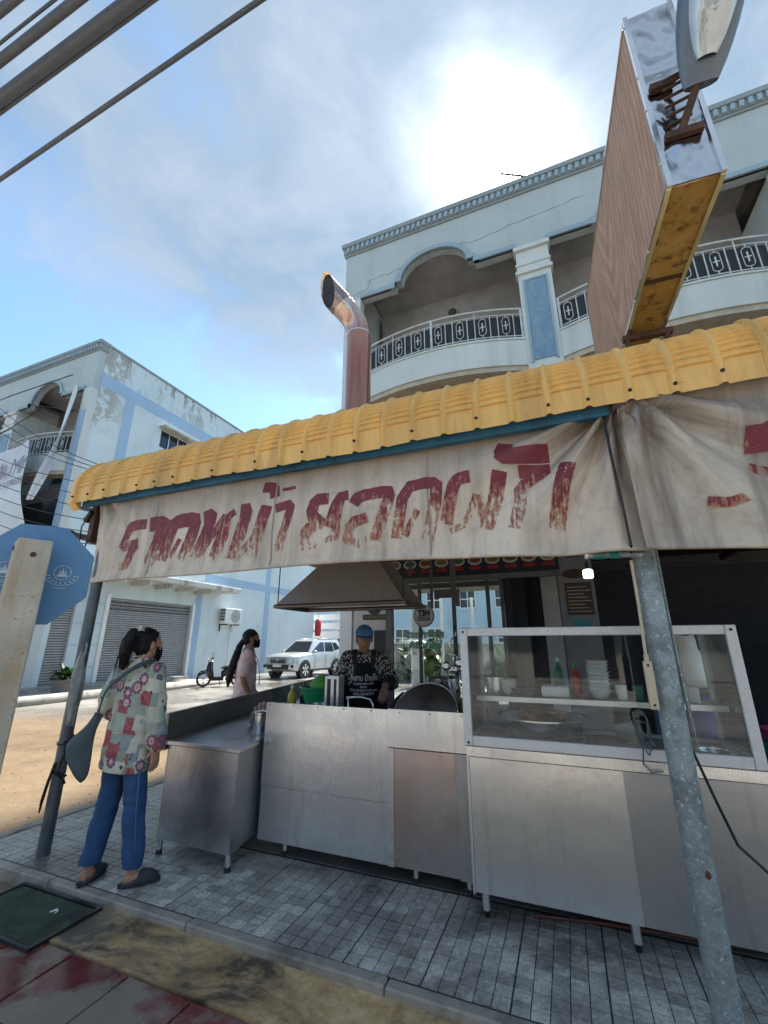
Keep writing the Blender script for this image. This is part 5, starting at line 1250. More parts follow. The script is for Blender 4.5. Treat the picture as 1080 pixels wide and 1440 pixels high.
def hand(b, w, d, nrm, side, curl=.45, s=1.0):
    """palm, four unequal fingers and a thumb; d finger direction, nrm out of the palm, side +1/-1 thumb side"""
    w, d, nrm = Vector(w), Vector(d).normalized(), Vector(nrm).normalized(); x = d.cross(nrm).normalized(); nrm = x.cross(d)
    b.rings([rg(w-d*.02*s, x, nrm, .024*s, .019*s), rg(w+d*.012*s, x, nrm, .027*s, .017*s), rg(w+d*.05*s, x, nrm, .039*s, .015*s), rg(w+d*.088*s, x, nrm, .040*s, .012*s), rg(w+d*.096*s, x, nrm, .036*s, .008*s)])
    for k, (o, L) in enumerate(((-.030, .058), (-.010, .072), (.011, .077), (.031, .066))):
        o *= side; p = w+d*.088*s+x*o*s; pts = [p-d*.02*s, p]; dd = d.copy(); a = 0
        for j in range(3):
            a += curl*(.5+.35*j); dd = (d*math.cos(a)+nrm*math.sin(a)); p = p+dd*L*s*(.44, .32, .24)[j]; pts.append(p.copy())
        b.tube(pts, [.009*s, .0092*s, .0088*s, .008*s, .0065*s], 10); b.ell(pts[-1], .0065*s, .0065*s, .0065*s, 8, 6)
    p = w+d*.022*s+x*.026*side*s; pts = [w+d*.01*s+x*.01*side*s, p, p+(d*.55+x*.62*side+nrm*.35).normalized()*.036*s, p+(d*.75+x*.42*side+nrm*.55).normalized()*.066*s]
    b.tube(pts, [.013*s, .013*s, .0105*s, .008*s], 10); b.ell(pts[-1], .008*s, .008*s, .008*s, 8, 6)
def head(b, M, s=1.0):
    S = M @ Matrix.Scale(s, 4)
    b.ell((0, -.012, .025), .076, .094, .088, 20, 14, S); b.ell((0, .022, -.042), .058, .068, .074, 18, 12, S); b.ell((0, .058, -.094), .030, .028, .022, 14, 8, S)
    b.ell((0, .072, .024), .050, .018, .012, 14, 8, S)
    for e in (-1, 1):
        b.ell((e*.034, .058, -.020), .026, .026, .026, 12, 8, S); b.ell((e*.079, -.006, -.008), .009, .021, .032, 12, 8, S)
    b.tube([S @ Vector(p) for p in ((0, .078, .018), (0, .092, -.004), (0, .104, -.024), (0, .085, -.036))], [.008*s, .010*s, .0135*s, .009*s], 10)
    for e in (-1, 1): b.ell((e*.011, .092, -.027), .009, .010, .008, 10, 6, S)
    b.ell((0, .083, -.055), .022, .012, .0065, 12, 6, S); b.ell((0, .081, -.066), .020, .012, .007, 12, 6, S)
    b.tube([S @ Vector(p) for p in ((0, -.018, -.04), (0, -.022, -.10), (0, -.03, -.17))], [.054*s, .050*s, .056*s], 18)
def strands(k=60, a=.0035): 
    return lambda p: a*math.sin(k*p.x+9*noise.noise(p*9)+4*p.z)*1.0+a*.6*math.sin(k*1.4*p.y+5*noise.noise(p*11))
def face_bits(parent, M, s, eyes=True, mouth=True):
    S = M @ Matrix.Scale(s, 4)
    for e in (-1, 1):
        if eyes:
            ey = B().ell((e*.031, .078, .004), .0135, .009, .007, 12, 8, S).build('eye', pm('eye_white', (.55, .5, .46), .2, var=.05, bump=0), parent, True, True)
            B().ell((e*.031, .0855, .003), .006, .003, .006, 10, 6, S).build('iris', M_HAIR, ey, True, True)
            B().tube([S @ Vector(p) for p in ((e*.016, .0855, .010), (e*.031, .089, .0125), (e*.047, .080, .009))], [.0022*s, .003*s, .002*s], 6).build('eyelid', M_SKIN2, ey, True, True)
        B().tube([S @ Vector(p) for p in ((e*.013, .0895, .027), (e*.032, .090, .033), (e*.054, .074, .027))], [.003*s, .0038*s, .002*s], 6).build('eyebrow', M_HAIR, parent, True, True)
    if mouth: B().ell((0, .0905, -.0605), .021, .005, .0075, 12, 6, S).build('lips', pm('lips', (.30, .10, .08), .45), parent, True, True)
def mask(parent, M, s):
    S = M @ Matrix.Scale(s, 4); b = B(); rr = []
    for j in range(9):
        z = -.112+.108*j/8; k = math.sin(math.pi*(.12+.76*j/8)); ring_ = []
        for i in range(17):
            a = R(-78+156*i/16); ring_.append(S @ Vector((math.sin(a)*(.064+.010*k), .018+math.cos(a)*(.073+.022*k*math.cos(a)**3), z*(1-.18*abs(math.sin(a)))-.004)))
        rr.append(ring_)
    b.rings(rr, False, False); bmesh.ops.solidify(b.bm, geom=list(b.bm.faces), thickness=.003); mk = b.build('face_mask', M_MASK, parent, True, True)
    for e in (-1, 1):
        B().tube([S @ Vector(p) for p in ((e*.068, .035, -.012), (e*.083, -.005, .018), (e*.087, -.026, -.002), (e*.080, -.012, -.034), (e*.062, .032, -.085))], .0018, 5).build('ear_loop', M_MASK, mk, True, True)
# floral patchwork print
def m_floral():
    t = NT('patchwork_floral_print'); s = t.sep(); cb = t.N.new('ShaderNodeCombineXYZ')
    wx = t.math('ADD', s[0], t.math('MULTIPLY', s[1], .75)); t.L.new(wx, cb.inputs[0]); t.L.new(s[2], cb.inputs[1]); co = t.mp((1, 1, 1), (0, 0, .10), (.13, .21, 0), cb.outputs[0])
    sq = t.vor(10.5, co, 'F1', 'CHEBYCHEV', .55); cs = t.sep(sq.outputs['Color'])
    pal = t.ramp(cs[0], [(0, (.58, .55, .44)), (.26, (.27, .32, .25)), (.44, (.60, .57, .46)), (.58, (.36, .40, .34)), (.70, (.33, .012, .035)), (.82, (.52, .50, .40)), (.92, (.22, .27, .30))], 'CONSTANT')
    brush = t.noise(40, 5, .7, t.mp((3, .6, 1), co=co)); base = t.mix(t.ramp(brush, [(.42, 0), (.66, .5)]), pal, (.42, .44, .38))
    fl = t.vor(10.5, co, 'F1', 'EUCLIDEAN', .85)
    pv = t.N.new('ShaderNodeVectorMath'); pv.operation = 'SUBTRACT'; sc = t.N.new('ShaderNodeVectorMath'); sc.operation = 'SCALE'; sc.inputs['Scale'].default_value = 10.5
    t.L.new(co, sc.inputs[0]); t.L.new(fl.outputs['Position'], pv.inputs[1]); scp = t.N.new('ShaderNodeVectorMath'); scp.operation = 'SCALE'; scp.inputs['Scale'].default_value = 10.5; t.L.new(co, pv.inputs[0]); t.L.new(pv.outputs[0], scp.inputs[0])
    ps = t.sep(scp.outputs[0]); ang = t.math('ARCTAN2', ps[1], ps[0]); pet = t.math('MULTIPLY', t.math('COSINE', t.math('MULTIPLY', ang, 9.0)), .045)
    dist = t.math('ADD', fl.outputs['Distance'], pet); fs = t.sep(fl.outputs['Color']); pick = t.ramp(fs[1], [(0, 0), (.42, 1)], 'CONSTANT'); 
    ring_ = t.ramp(dist, [(0, (.62, .57, .46)), (.06, (.40, .02, .06)), (.14, (.66, .58, .54)), (.24, (.50, .09, .15)), (.33, (.085, .10, .15))], 'CONSTANT'); inside = t.ramp(dist, [(0, 1), (.46, 0)], 'CONSTANT')
    c = t.mix(t.math('MULTIPLY', pick, inside), base, ring_)
    lf = t.vor(17, co, 'F1', 'MANHATTAN', 1.0); ls = t.sep(lf.outputs['Color']); c = t.mix(t.math('MULTIPLY', t.ramp(ls[0], [(0, 0), (.78, 1)], 'CONSTANT'), t.ramp(lf.outputs['Distance'], [(0, 1), (.30, 0)], 'CONSTANT')), c, (.09, .025, .04))
    t.set('Base Color', c); t.set('Roughness', .75); t.bump(t.noise(18, 4), .15, .01); return t.m

def wr(amp, f=7.0):
    return lambda p: amp*(noise.noise(Vector((p.x*f, p.y*f, p.z*f*1.6)))+.6*noise.noise(Vector((p.x*f*2.2+3, p.y*f*2.2, p.z*f*3.2))))

# ---- woman in the floral shirt, seen from behind
W1 = thing('person', 'woman in a patchwork floral shirt and blue jeans with a shoulder bag, back turned', 'person', (-2.96, 2.44, 0.0), R(6)); W1.scale = (.92, .92, 1.0)
HM = Matrix.Translation((.02, .035, 1.492)) @ Matrix.Rotation(R(-26), 4, 'Z') @ Matrix.Rotation(R(-6), 4, 'X')
b = B(); head(b, HM, .98)
torso(b, [(0, .0, .80, .09, .14), (0, 0, .95, .095, .14), (0, .0, 1.12, .095, .135), (0, -.005, 1.26, .09, .16), (0, -.005, 1.34, .06, .11), (0.005, .0, 1.38, .045, .05)])
limb(b, [(.165, -.005, 1.30), (.235, -.03, 1.05), (.255, .0, .84)], [.042, .036, .026]); hand(b, (.258, .0, .815), (.05, .02, -1), (-1, .15, 0), -1, .30, .98)
limb(b, [(-.165, -.005, 1.30), (-.235, -.02, 1.06), (-.16, .17, 1.0)], [.042, .036, .026]); hand(b, (-.14, .20, .995), (.5, .85, 0), (.6, -.4, .6), 1, .6, .98)
for sx, ft, tx in ((-.085, (-.155, -.035, .085), -.02), (.085, (.185, .02, .085), .12)):
    limb(b, [(sx, 0, .82), (sx*1.35, .02, .46), ft], [.08, .055, .036]); f = Vector(ft); d = Vector((tx*1.6, .19, 0)).normalized(); sd_ = Vector((d.y, -d.x, 0))
    b.rings([rg(f+Vector((0, 0, -.04))-d*.05, sd_, (0, 0, 1), .028, .028), rg(f+Vector((0, 0, -.035)), sd_, (0, 0, 1), .034, .04), rg(f+d*.09+Vector((0, 0, -.05)), sd_, (0, 0, 1), .040, .024), rg(f+d*.15+Vector((0, 0, -.058)), sd_, (0, 0, 1), .034, .013)])
body = b.build('body', M_SKIN, W1, local=True); remesh(body, .0055, 3)
# jeans
b = B(); torso(b, [(0, 0, .97, .105, .155), (0, -.01, .86, .12, .168), (0, -.008, .76, .112, .165), (0, 0, .70, .08, .13)])
limb(b, [(-.085, -.005, .80), (-.115, .01, .46), (-.15, -.035, .12)], [.092, .078, .070], 20); limb(b, [(.085, -.005, .80), (.125, .015, .46), (.18, .02, .12)], [.092, .078, .068], 20)
def jw(p): return .003*math.sin(38*p.z+12*noise.noise(p*5)+9*p.x)*sm(.4, .1, abs(p.z-.45)*1.2)+.011*noise.noise(Vector((p.x*5, p.y*5, p.z*8)))
jn = b.build('jeans', M_JEAN, W1, local=True)
# trim the rounded ends of the legs to flat hems
remesh(jn, .009, 4, jw)
bmj = bmesh.new(); bmj.from_mesh(jn.data); bmesh.ops.bisect_plane(bmj, geom=bmj.verts[:]+bmj.edges[:]+bmj.faces[:], plane_co=(0, 0, .104), plane_no=(0, .12, 1), clear_inner=True); bmj.to_mesh(jn.data); bmj.free()
b = B(); 
for (x0, y0, z0), (x1, y1, z1) in (((.205, -.055, .72), (.235, -.05, .14)),):
    b.tube([(x0-.01, y0-.01, z0), ((x0+x1)/2+.01, y0-.02, .44), (x1+.01, y1+.02, z1)], .0035, 5)
b.build('side_seam', pm('pale_denim_seam', (.10, .19, .33), .8), jn, True, True)
# shirt
b = B(); torso(b, [(0, -.01, .655, .140, .200), (0, -.012, .75, .140, .198), (0, -.01, .90, .132, .185), (0, -.008, 1.08, .124, .180), (0, -.008, 1.22, .122, .192), (0, -.006, 1.31, .098, .165), (0.0, -.004, 1.36, .074, .105), (.003, .0, 1.395, .058, .064)], 28)
limb(b, [(.165, -.005, 1.295), (.24, -.035, 1.05), (.262, -.005, .85)], [.078, .072, .070]); limb(b, [(.262, -.005, .855), (.26, .0, .815)], [.062, .040])
limb(b, [(-.165, -.005, 1.295), (-.245, -.03, 1.06), (-.17, .14, 1.005)], [.078, .070, .060])
sh = b.build('shirt', m_floral(), W1, local=True); remesh(sh, .0085, 4, wr(.014, 6.5))
bmj = bmesh.new(); bmj.from_mesh(sh.data)
bmesh.ops.bisect_plane(bmj, geom=bmj.verts[:]+bmj.edges[:]+bmj.faces[:], plane_co=(0, 0, .672), plane_no=(0.1, 0, 1), clear_inner=True); bmesh.ops.bisect_plane(bmj, geom=bmj.verts[:]+bmj.edges[:]+bmj.faces[:], plane_co=(0, 0, 1.392), plane_no=(0, -.35, 1), clear_outer=True)
bmj.to_mesh(sh.data); bmj.free()
b = B(); b.rings([rg((.003, .0, 1.352), (0, 1, 0), (1, 0, 0), .075, .082, 24), rg((.004, .004, 1.408), (0, 1, .15), (1, 0, 0), .062, .066, 24), rg((.004, .004, 1.408), (0, 1, .15), (1, 0, 0), .056, .060, 24), rg((.003, .0, 1.352), (0, 1, 0), (1, 0, 0), .070, .076, 24)], False); b.build('collar', sh.data.materials[0], sh, True, True)
# hair tied up with a clip
b = B(); S = HM @ Matrix.Scale(.98, 4); b.ell((0, -.026, .032), .085, .100, .092, 20, 14, S); b.ell((0, -.05, -.02), .074, .072, .07, 18, 12, S)
b.tube([S @ Vector(p) for p in ((0, -.10, .07), (0, -.145, .065), (-.005, -.172, .0), (-.012, -.172, -.07), (-.03, -.162, -.145), (-.05, -.15, -.20))], [.040, .050, .050, .044, .030, .008], 16)
hr = b.build('hair', M_HAIR, W1, local=True); remesh(hr, .005, 2, strands(140, .0035))
b = B(); M_CLIP = pm('cream_clip', (.55, .50, .42), .35, var=.1)
for k in range(6):
    a = R(-50+20*k); b.tube([S @ Vector((.055*math.sin(a), -.085, .055+.062*math.cos(a))), S @ Vector((.062*math.sin(a), -.112, .058+.066*math.cos(a))), S @ Vector((.05*math.sin(a), -.135, .06+.05*math.cos(a)))], .007, 6)
b.tube([S @ Vector((.064*math.sin(R(a)), -.11, .058+.067*math.cos(R(a)))) for a in range(-55, 56, 10)], .009, 6); b.build('hair_clip', M_CLIP, W1, True, True)
b = B()
for k in range(46):
    a = rnd.uniform(0, 6.28); q0 = Vector((.045*math.cos(a), -.15+.04*math.sin(a), .05)); q1 = Vector((-.03+.05*math.cos(a), -.165+.05*math.sin(a), -.13+rnd.uniform(-.04, .04))); q2 = Vector((-.05+.05*math.cos(a+.4), -.155+.045*math.sin(a+.4), -.22+rnd.uniform(-.05, .03)))
    b.tube([S @ q0, S @ q1, S @ q2], [.0016, .0016, .0006], 4)
for k in range(26):
    a = rnd.uniform(-1.2, 1.2); q0 = Vector((.085*math.sin(a), -.02, .03+.095*math.cos(a))); b.tube([S @ q0, S @ (q0*1.03+Vector((0, -.05, .0))), S @ Vector((.05*math.sin(a), -.11, .06+.045*math.cos(a)))], .0014, 4)
ls2 = b.build('loose_strands', M_HAIR, hr, True, True); ls2['kind'] = 'stuff'
mask(W1, HM, .98); face_bits(W1, HM, .98, True, False)
# shoes
M_SHOE = pm('charcoal_suede', (.045, .048, .055), .85, var=.25); M_SOLE = pm('dark_sole', (.02, .022, .026), .7)
for ft, tx in (((-.155, -.035, 0), -.02), ((.185, .02, 0), .12)):
    f = Vector(ft); d = Vector((tx*1.6, .19, 0)).normalized(); sd_ = Vector((d.y, -d.x, 0)); 
    b = B(); b.rings([rg(f-d*.06+Vector((0, 0, .018)), sd_, (0, 0, 1), .030, .014), rg(f+Vector((0, 0, .020)), sd_, (0, 0, 1), .042, .018), rg(f+d*.035+Vector((0, 0, .034)), sd_, (0, 0, 1), .046, .032), rg(f+d*.07+Vector((0, 0, .046)), sd_, (0, 0, 1), .049, .044), rg(f+d*.13+Vector((0, 0, .038)), sd_, (0, 0, 1), .048, .034), rg(f+d*.175+Vector((0, 0, .03)), sd_, (0, 0, 1), .034, .02)])
    so = b.build('shoe', M_SHOE, W1, True, True)
    b = B(); n = 20; ol = []
    for i in range(n):
        a = 2*math.pi*i/n; l = .055+.135*math.cos(a); ol.append(f+d*l+sd_*(.042+.010*math.cos(a))*math.sin(a)*(1 if abs(math.cos(a)) < .99 else .6))
    b.rings([[p+Vector((0, 0, .004)) for p in ol], [p+Vector((0, 0, .026)) for p in ol]]); b.build('sole', M_SOLE, so, 40, True)
# shoulder bag across the back
BG = thing('shoulder_bag', 'dark grey-green slouchy cloth bag with a long strap slung across the floral shirt', 'bag', (-3.28, 2.34, .6))
M_BAG = pm('grey_green_canvas', (.062, .082, .086), .8, var=.25, sc=8, bump=.3, bsc=160)
b = B(); rr = []; base = Vector((-3.095, 2.285, 1.03)); tip = Vector((-3.14, 2.21, .70))
for i in range(13):
    t = i/12; c = base.lerp(tip, t)+Vector((-.03*math.sin(math.pi*t), -.01, -.02*math.sin(math.pi*t))); w = .030+.070*sm(.12, .8, t)*(1-.4*sm(.88, 1, t)); dp = .016+.040*sm(0, .8, t)*(1-.6*sm(.86, 1, t))
    ax = Vector((.80, .25, -.35)).normalized(); bx = Vector((-.35, .93, .0)).normalized()
    rr.append([c+ax*w*math.cos(a)*(1+.08*math.sin(4*a+3*t))+bx*dp*math.sin(a)+Vector((0, 0, -.05*t*math.cos(a))) for a in [2*math.pi*q/20 for q in range(20)]])
b.rings(rr); b.build('pouch', M_BAG, BG, True)
def strap_pt(p):  # lie on the shirt's back
    return Vector(p)
b = B(); pts = [(-3.105, 2.28, 1.0), (-3.09, 2.275, 1.08), (-3.06, 2.28, 1.19), (-2.955, 2.298, 1.28), (-2.875, 2.345, 1.345), (-2.835, 2.43, 1.372), (-2.86, 2.52, 1.31), (-2.95, 2.585, 1.15), (-3.1, 2.57, .98), (-3.20, 2.45, .95)]
q = []
P = [Vector(p) for p in pts]
for i in range(len(P)-1):
    for k in range(5):
        t = k/5; p0, p1, p2, p3 = P[max(0, i-1)], P[i], P[i+1], P[min(len(P)-1, i+2)]; q.append(.5*((2*p1)+(p2-p0)*t+(2*p0-5*p1+4*p2-p3)*t*t+(3*p1-p0-3*p2+p3)*t**3))
rr = []; ctr = Vector((-2.95, 2.43, 1.15))
for i, p in enumerate(q):
    d = (q[min(i+1, len(q)-1)]-q[max(0, i-1)]).normalized(); o = (p-ctr); o = (o-d*o.dot(d)).normalized(); s_ = d.cross(o); kw = .021+.012*sm(8, 0, i); rr.append([p+s_*kw, p+s_*kw+o*.011, p-s_*kw+o*.011, p-s_*kw])
b.rings(rr); b.build('strap', M_BAG, BG, 40)

# ---- woman in the pink blouse beyond the prep table
W2 = thing('person', 'woman in a pale pink short-sleeved blouse with long black ponytail and black face mask', 'person', (-3.84, 4.72, -.02), R(-52))
s2 = 1.045
HM = Matrix.Translation((.0, .03, 1.585)) @ Matrix.Rotation(R(-4), 4, 'X')
M_PINK = pm('pink_cotton', (.74, .54, .54), .8, var=.08, sc=5, bump=.2, bsc=90)
b = B(); head(b, HM, 1.0); torso(b, [(0, 0, .84, .09, .145), (0, 0, 1.0, .095, .14), (0, 0, 1.18, .095, .14), (0, -.005, 1.34, .09, .165), (0, -.005, 1.42, .06, .11), (0, 0, 1.47, .045, .05)])
limb(b, [(.17, 0, 1.38), (.235, -.03, 1.12), (.22, .08, .90)], [.043, .037, .026]); hand(b, (.215, .10, .87), (-.05, .3, -1), (-1, 0, 0), -1, .4)
limb(b, [(-.17, 0, 1.38), (-.235, -.02, 1.12), (-.2, .12, .93)], [.043, .037, .026]); hand(b, (-.195, .145, .905), (.1, .5, -.8), (1, 0, 0), 1, .4)
for sx in (-.09, .09): limb(b, [(sx, 0, .86), (sx*1.1, .01, .48), (sx*1.1, 0, .08)], [.08, .055, .036]); b.rings([rg((sx*1.1, -.05, .04), (1, 0, 0), (0, 0, 1), .028, .03), rg((sx*1.1, .02, .045), (1, 0, 0), (0, 0, 1), .036, .04), rg((sx*1.1, .15, .025), (1, 0, 0), (0, 0, 1), .04, .02)])
body = b.build('body', M_SKIN2, W2, local=True); remesh(body, .006, 3)
b = B(); torso(b, [(0, -.005, .78, .145, .20), (0, -.008, .9, .142, .198), (0, -.005, 1.1, .130, .18), (0, -.004, 1.28, .122, .188), (0, -.004, 1.38, .098, .166), (0, -.002, 1.44, .07, .10), (0, .0, 1.475, .056, .06)], 26)
limb(b, [(.165, 0, 1.375), (.225, -.02, 1.19)], [.078, .078]); limb(b, [(-.165, 0, 1.375), (-.225, -.02, 1.19)], [.078, .078])
bl = b.build('blouse', M_PINK, W2, local=True); remesh(bl, .009, 4, wr(.012, 7)); bmj = bmesh.new(); bmj.from_mesh(bl.data)
bmesh.ops.bisect_plane(bmj, geom=bmj.verts[:]+bmj.edges[:]+bmj.faces[:], plane_co=(0, 0, 1.468), plane_no=(0, -.3, 1), clear_outer=True); bmj.to_mesh(bl.data); bmj.free()
b = B(); b.rings([rg((0, .0, 1.43), (0, 1, 0), (1, 0, 0), .078, .086, 24), rg((0, .002, 1.488), (0, 1, .2), (1, 0, 0), .062, .066, 24)], False); bmesh.ops.solidify(b.bm, geom=list(b.bm.faces), thickness=.006); b.build('collar', M_PINK, bl, True, True)
b = B(); torso(b, [(0, 0, 1.0, .11, .16), (0, 0, .86, .12, .17), (0, 0, .76, .1, .16)]); limb(b, [(-.09, 0, .84), (-.1, .01, .48), (-.1, 0, .1)], [.095, .08, .07]); limb(b, [(.09, 0, .84), (.1, .01, .48), (.1, 0, .1)], [.095, .08, .07]); tr = b.build('trousers', pm('black_trousers', (.02, .02, .024), .85), W2, local=True); remesh(tr, .012, 3)
b = B(); b.ell((0, -.026, .032), .085, .100, .092, 20, 14, HM); b.ell((0, -.05, -.02), .074, .072, .07, 18, 12, HM)
b.tube([HM @ Vector(p) for p in ((0, -.10, -.03), (0, -.135, -.10), (0, -.16, -.22), (0.01, -.185, -.36), (.01, -.20, -.50), (.0, -.205, -.60))], [.034, .042, .048, .050, .044, .012], 16)
hr = b.build('hair', M_HAIR, W2, local=True); remesh(hr, .007, 3, strands(90, .002)); mask(W2, HM, 1.0); face_bits(W2, HM, 1.0, True, False)
b = B(); b.tube([(.05, .06, 1.44), (.04, .135, 1.3), (.02, .165, 1.12)], .004, 5); b.tube([(-.05, .06, 1.44), (-.02, .135, 1.3), (.02, .165, 1.12)], .004, 5); ly = b.build('lanyard', pm('dark_ribbon', (.08, .07, .09), .7), W2, local=True)
B().box((-.012, .158, 1.02), (.055, .172, 1.12)).build('badge', M_WHITE, W2, local=True)

# ---- the cook behind the counter
W3 = thing('person', 'cook in a blue cap and black lettered apron looking down behind the steel counter', 'person', (-1.95, 4.22, -.02), R(-157))
MI = wm(W3).inverted()
HM = Matrix.Translation((.0, .085, 1.565)) @ Matrix.Rotation(R(8), 4, 'Z') @ Matrix.Rotation(R(-13), 4, 'X')
b = B(); head(b, HM, 1.02); torso(b, [(0, -.03, .84, .10, .155), (0, -.02, 1.0, .105, .15), (0, 0, 1.18, .105, .15), (0, .01, 1.34, .095, .17), (0, .015, 1.42, .065, .12), (0, .03, 1.47, .05, .055)])
hr_, hl_ = MI @ Vector((-2.12, 3.83, 1.09)), MI @ Vector((-1.60, 3.92, 1.13))
limb(b, [(.17, .01, 1.385), (.265, .03, 1.15), hr_], [.046, .040, .027]); hand(b, hr_+Vector((0, .02, -.01)), (-.1, .7, -.7), (-.3, -.6, -.7), -1, .55)
limb(b, [(-.17, .01, 1.385), (-.285, .0, 1.16), hl_], [.046, .040, .027]); hand(b, hl_+Vector((0, .02, -.01)), (.2, .6, -.75), (.4, -.6, -.6), 1, .6)
for sx in (-.09, .09): limb(b, [(sx, -.02, .86), (sx*1.1, .0, .48), (sx*1.1, 0, .06)], [.085, .06, .04])
body = b.build('body', M_SKIN2, W3, local=True); remesh(body, .006, 3)
def m_blouse():
    t = NT('speckled_blouse'); v = t.vor(62, t.mp((1, 1, .7)), 'F1', 'EUCLIDEAN', 1.0); n = t.noise(34, 4, .7); t.set('Base Color', t.ramp(t.math('ADD', v.outputs['Distance'], t.math('MULTIPLY', n, .5)), [(.64, (.50, .47, .42)), (.70, (.016, .016, .02))])); t.set('Roughness', .8); return t.m
b = B(); torso(b, [(0, -.03, .80, .135, .195), (0, -.02, .98, .132, .188), (0, 0, 1.18, .128, .185), (0, .01, 1.32, .118, .190), (0, .015, 1.41, .085, .15), (0, .02, 1.45, .06, .085)], 26)
limb(b, [(.165, .01, 1.38), (.262, .03, 1.16), hr_.lerp(Vector((.265, .03, 1.15)), .45)], [.080, .070, .058]); limb(b, [(-.165, .01, 1.38), (-.285, .0, 1.16), hl_.lerp(Vector((-.285, 0, 1.16)), .6)], [.080, .072, .062])
bs_ = b.build('blouse', m_blouse(), W3, local=True); remesh(bs_, .009, 4, wr(.011, 8))
b = B(); e_ = Vector((-.285, 0, 1.16)); limb(b, [hl_.lerp(e_, .75), hl_.lerp(e_, .25)], [.068, .05]); cf = b.build('cuff', pm('black_cuff', (.012, .012, .016), .8), W3, local=True); remesh(cf, .009, 3, wr(.008, 12))
b = B(); torso(b, [(0, -.03, .98, .12, .17), (0, -.03, .84, .13, .18), (0, -.02, .5, .12, .17), (0, -.02, .12, .11, .16)]); b.build('skirt', pm('dark_skirt', (.02, .02, .03), .85), W3, True, True)
M_APR = pm('black_apron', (.010, .010, .013), .75, var=.3, bump=.25, bsc=120); M_PIPE = pm('maroon_piping', (.14, .012, .03), .7)
def apy(x, z):
    w = .155+.055*sm(1.2, .95, z); return .150-.012*sm(1.25, 1.4, z)-.03*sm(1.1, .6, z)+.0-.13*(abs(x)/w)**2.2*.75+.008*noise.noise(Vector((x*8, 2, z*6)))
b = B(); NX, NZ = 22, 34; V = []
def aw(z): return .115+.115*sm(1.32, 1.08, z)
for j in range(NZ+1):
    z = .62+.72*j/NZ; V.append([b.bm.verts.new((aw(z)*(2*i/NX-1), apy(aw(z)*(2*i/NX-1), z), z)) for i in range(NX+1)])
for j in range(NZ):
    for i in range(NX): b.bm.faces.new((V[j][i], V[j][i+1], V[j+1][i+1], V[j+1][i]))
bmesh.ops.solidify(b.bm, geom=list(b.bm.faces), thickness=.004); ap = b.build('apron', M_APR, W3, True, True)
for e in (-1, 1):
    b = B(); b.tube([(e*aw(.62+.72*j/NZ), apy(aw(.62+.72*j/NZ), .62+.72*j/NZ)+.003, .62+.72*j/NZ) for j in range(NZ+1)], .005, 6); b.build('piping', M_PIPE, ap, True, True)
    b = B(); rr = []
    for x, y, z in ((.085, .135, 1.33), (.095, .128, 1.40), (.10, .085, 1.455), (.10, .01, 1.47), (.09, -.09, 1.42), (.03, -.125, 1.25)): rr.append([(e*(x-.024), y+.006, z), (e*(x+.024), y+.006, z-.006), (e*(x+.024), y+.0, z-.012), (e*(x-.024), y+.0, z-.006)])
    b.rings(rr); b.build('apron_strap', M_APR, ap, True, True)
M_LET = pm('white_print', (.62, .62, .60), .7, var=.08)
for txt, h, z, wd in (('กุหลาบ น้ำแข็ง', .075, 1.195, .285), ('เมนูอาหารตามสั่ง', .026, 1.145, .20), ('จำหน่าย', .026, 1.115, .07), ('โต๊ะจีน บริการนอกสถานที่ ขายส่ง', .026, 1.085, .27), ('062-2645971', .034, 1.052, .20)):
    me = text_mesh(txt, h, .0009); xs = [v.co.x for v in me.vertices]; k = wd/(max(xs)-min(xs)); mid = (max(xs)+min(xs))/2
    for v in me.vertices:
        x = -(v.co.x-mid)*k; z2 = z+v.co.y; v.co = Vector((x, apy(x, z2)+.004, z2))
    me.materials.clear(); me.materials.append(M_LET); o = bpy.data.objects.new('lettering', me); C.objects.link(o); o.parent = ap
b = B(); S = HM @ Matrix.Scale(1.02, 4); b.ell((0, -.022, .03), .082, .098, .086, 20, 14, S); b.ell((0, -.05, -.03), .07, .07, .07, 16, 10, S); hr = b.build('hair', M_HAIR, W3, local=True); remesh(hr, .007, 3, strands(80, .002))
M_CAP = pm('blue_cap_cotton', (.06, .15, .31), .8, var=.15, bump=.25, bsc=120)
b = B(); b.ell((0, -.016, .052), .092, .108, .088, 24, 14, S)
for v in list(b.bm.verts):
    if (S.inverted() @ v.co).z < .040: b.bm.verts.remove(v)
cp_ = b.build('cap', M_CAP, W3, True, True)
b = B(); rr = []
for i in range(15):
    a = R(-68+136*i/14); p0 = Vector((.090*math.sin(a), -.016+.106*math.cos(a), .046)); p1 = Vector((.085*math.sin(a), .0+.178*math.cos(a)**.8 if math.cos(a) > 0 else 0, .046-.002*math.cos(a))); rr.append([S @ p0, S @ p1, S @ (p1-Vector((0, 0, .005))), S @ (p0-Vector((0, 0, .005)))])
b.rings(rr); b.build('brim', M_CAP, cp_, True, True); b = B(); b.ell((0, -.016, .140), .012, .012, .006, 10, 6, S); b.build('button', M_CAP, cp_, True, True)
face_bits(W3, HM, 1.02, True, True)
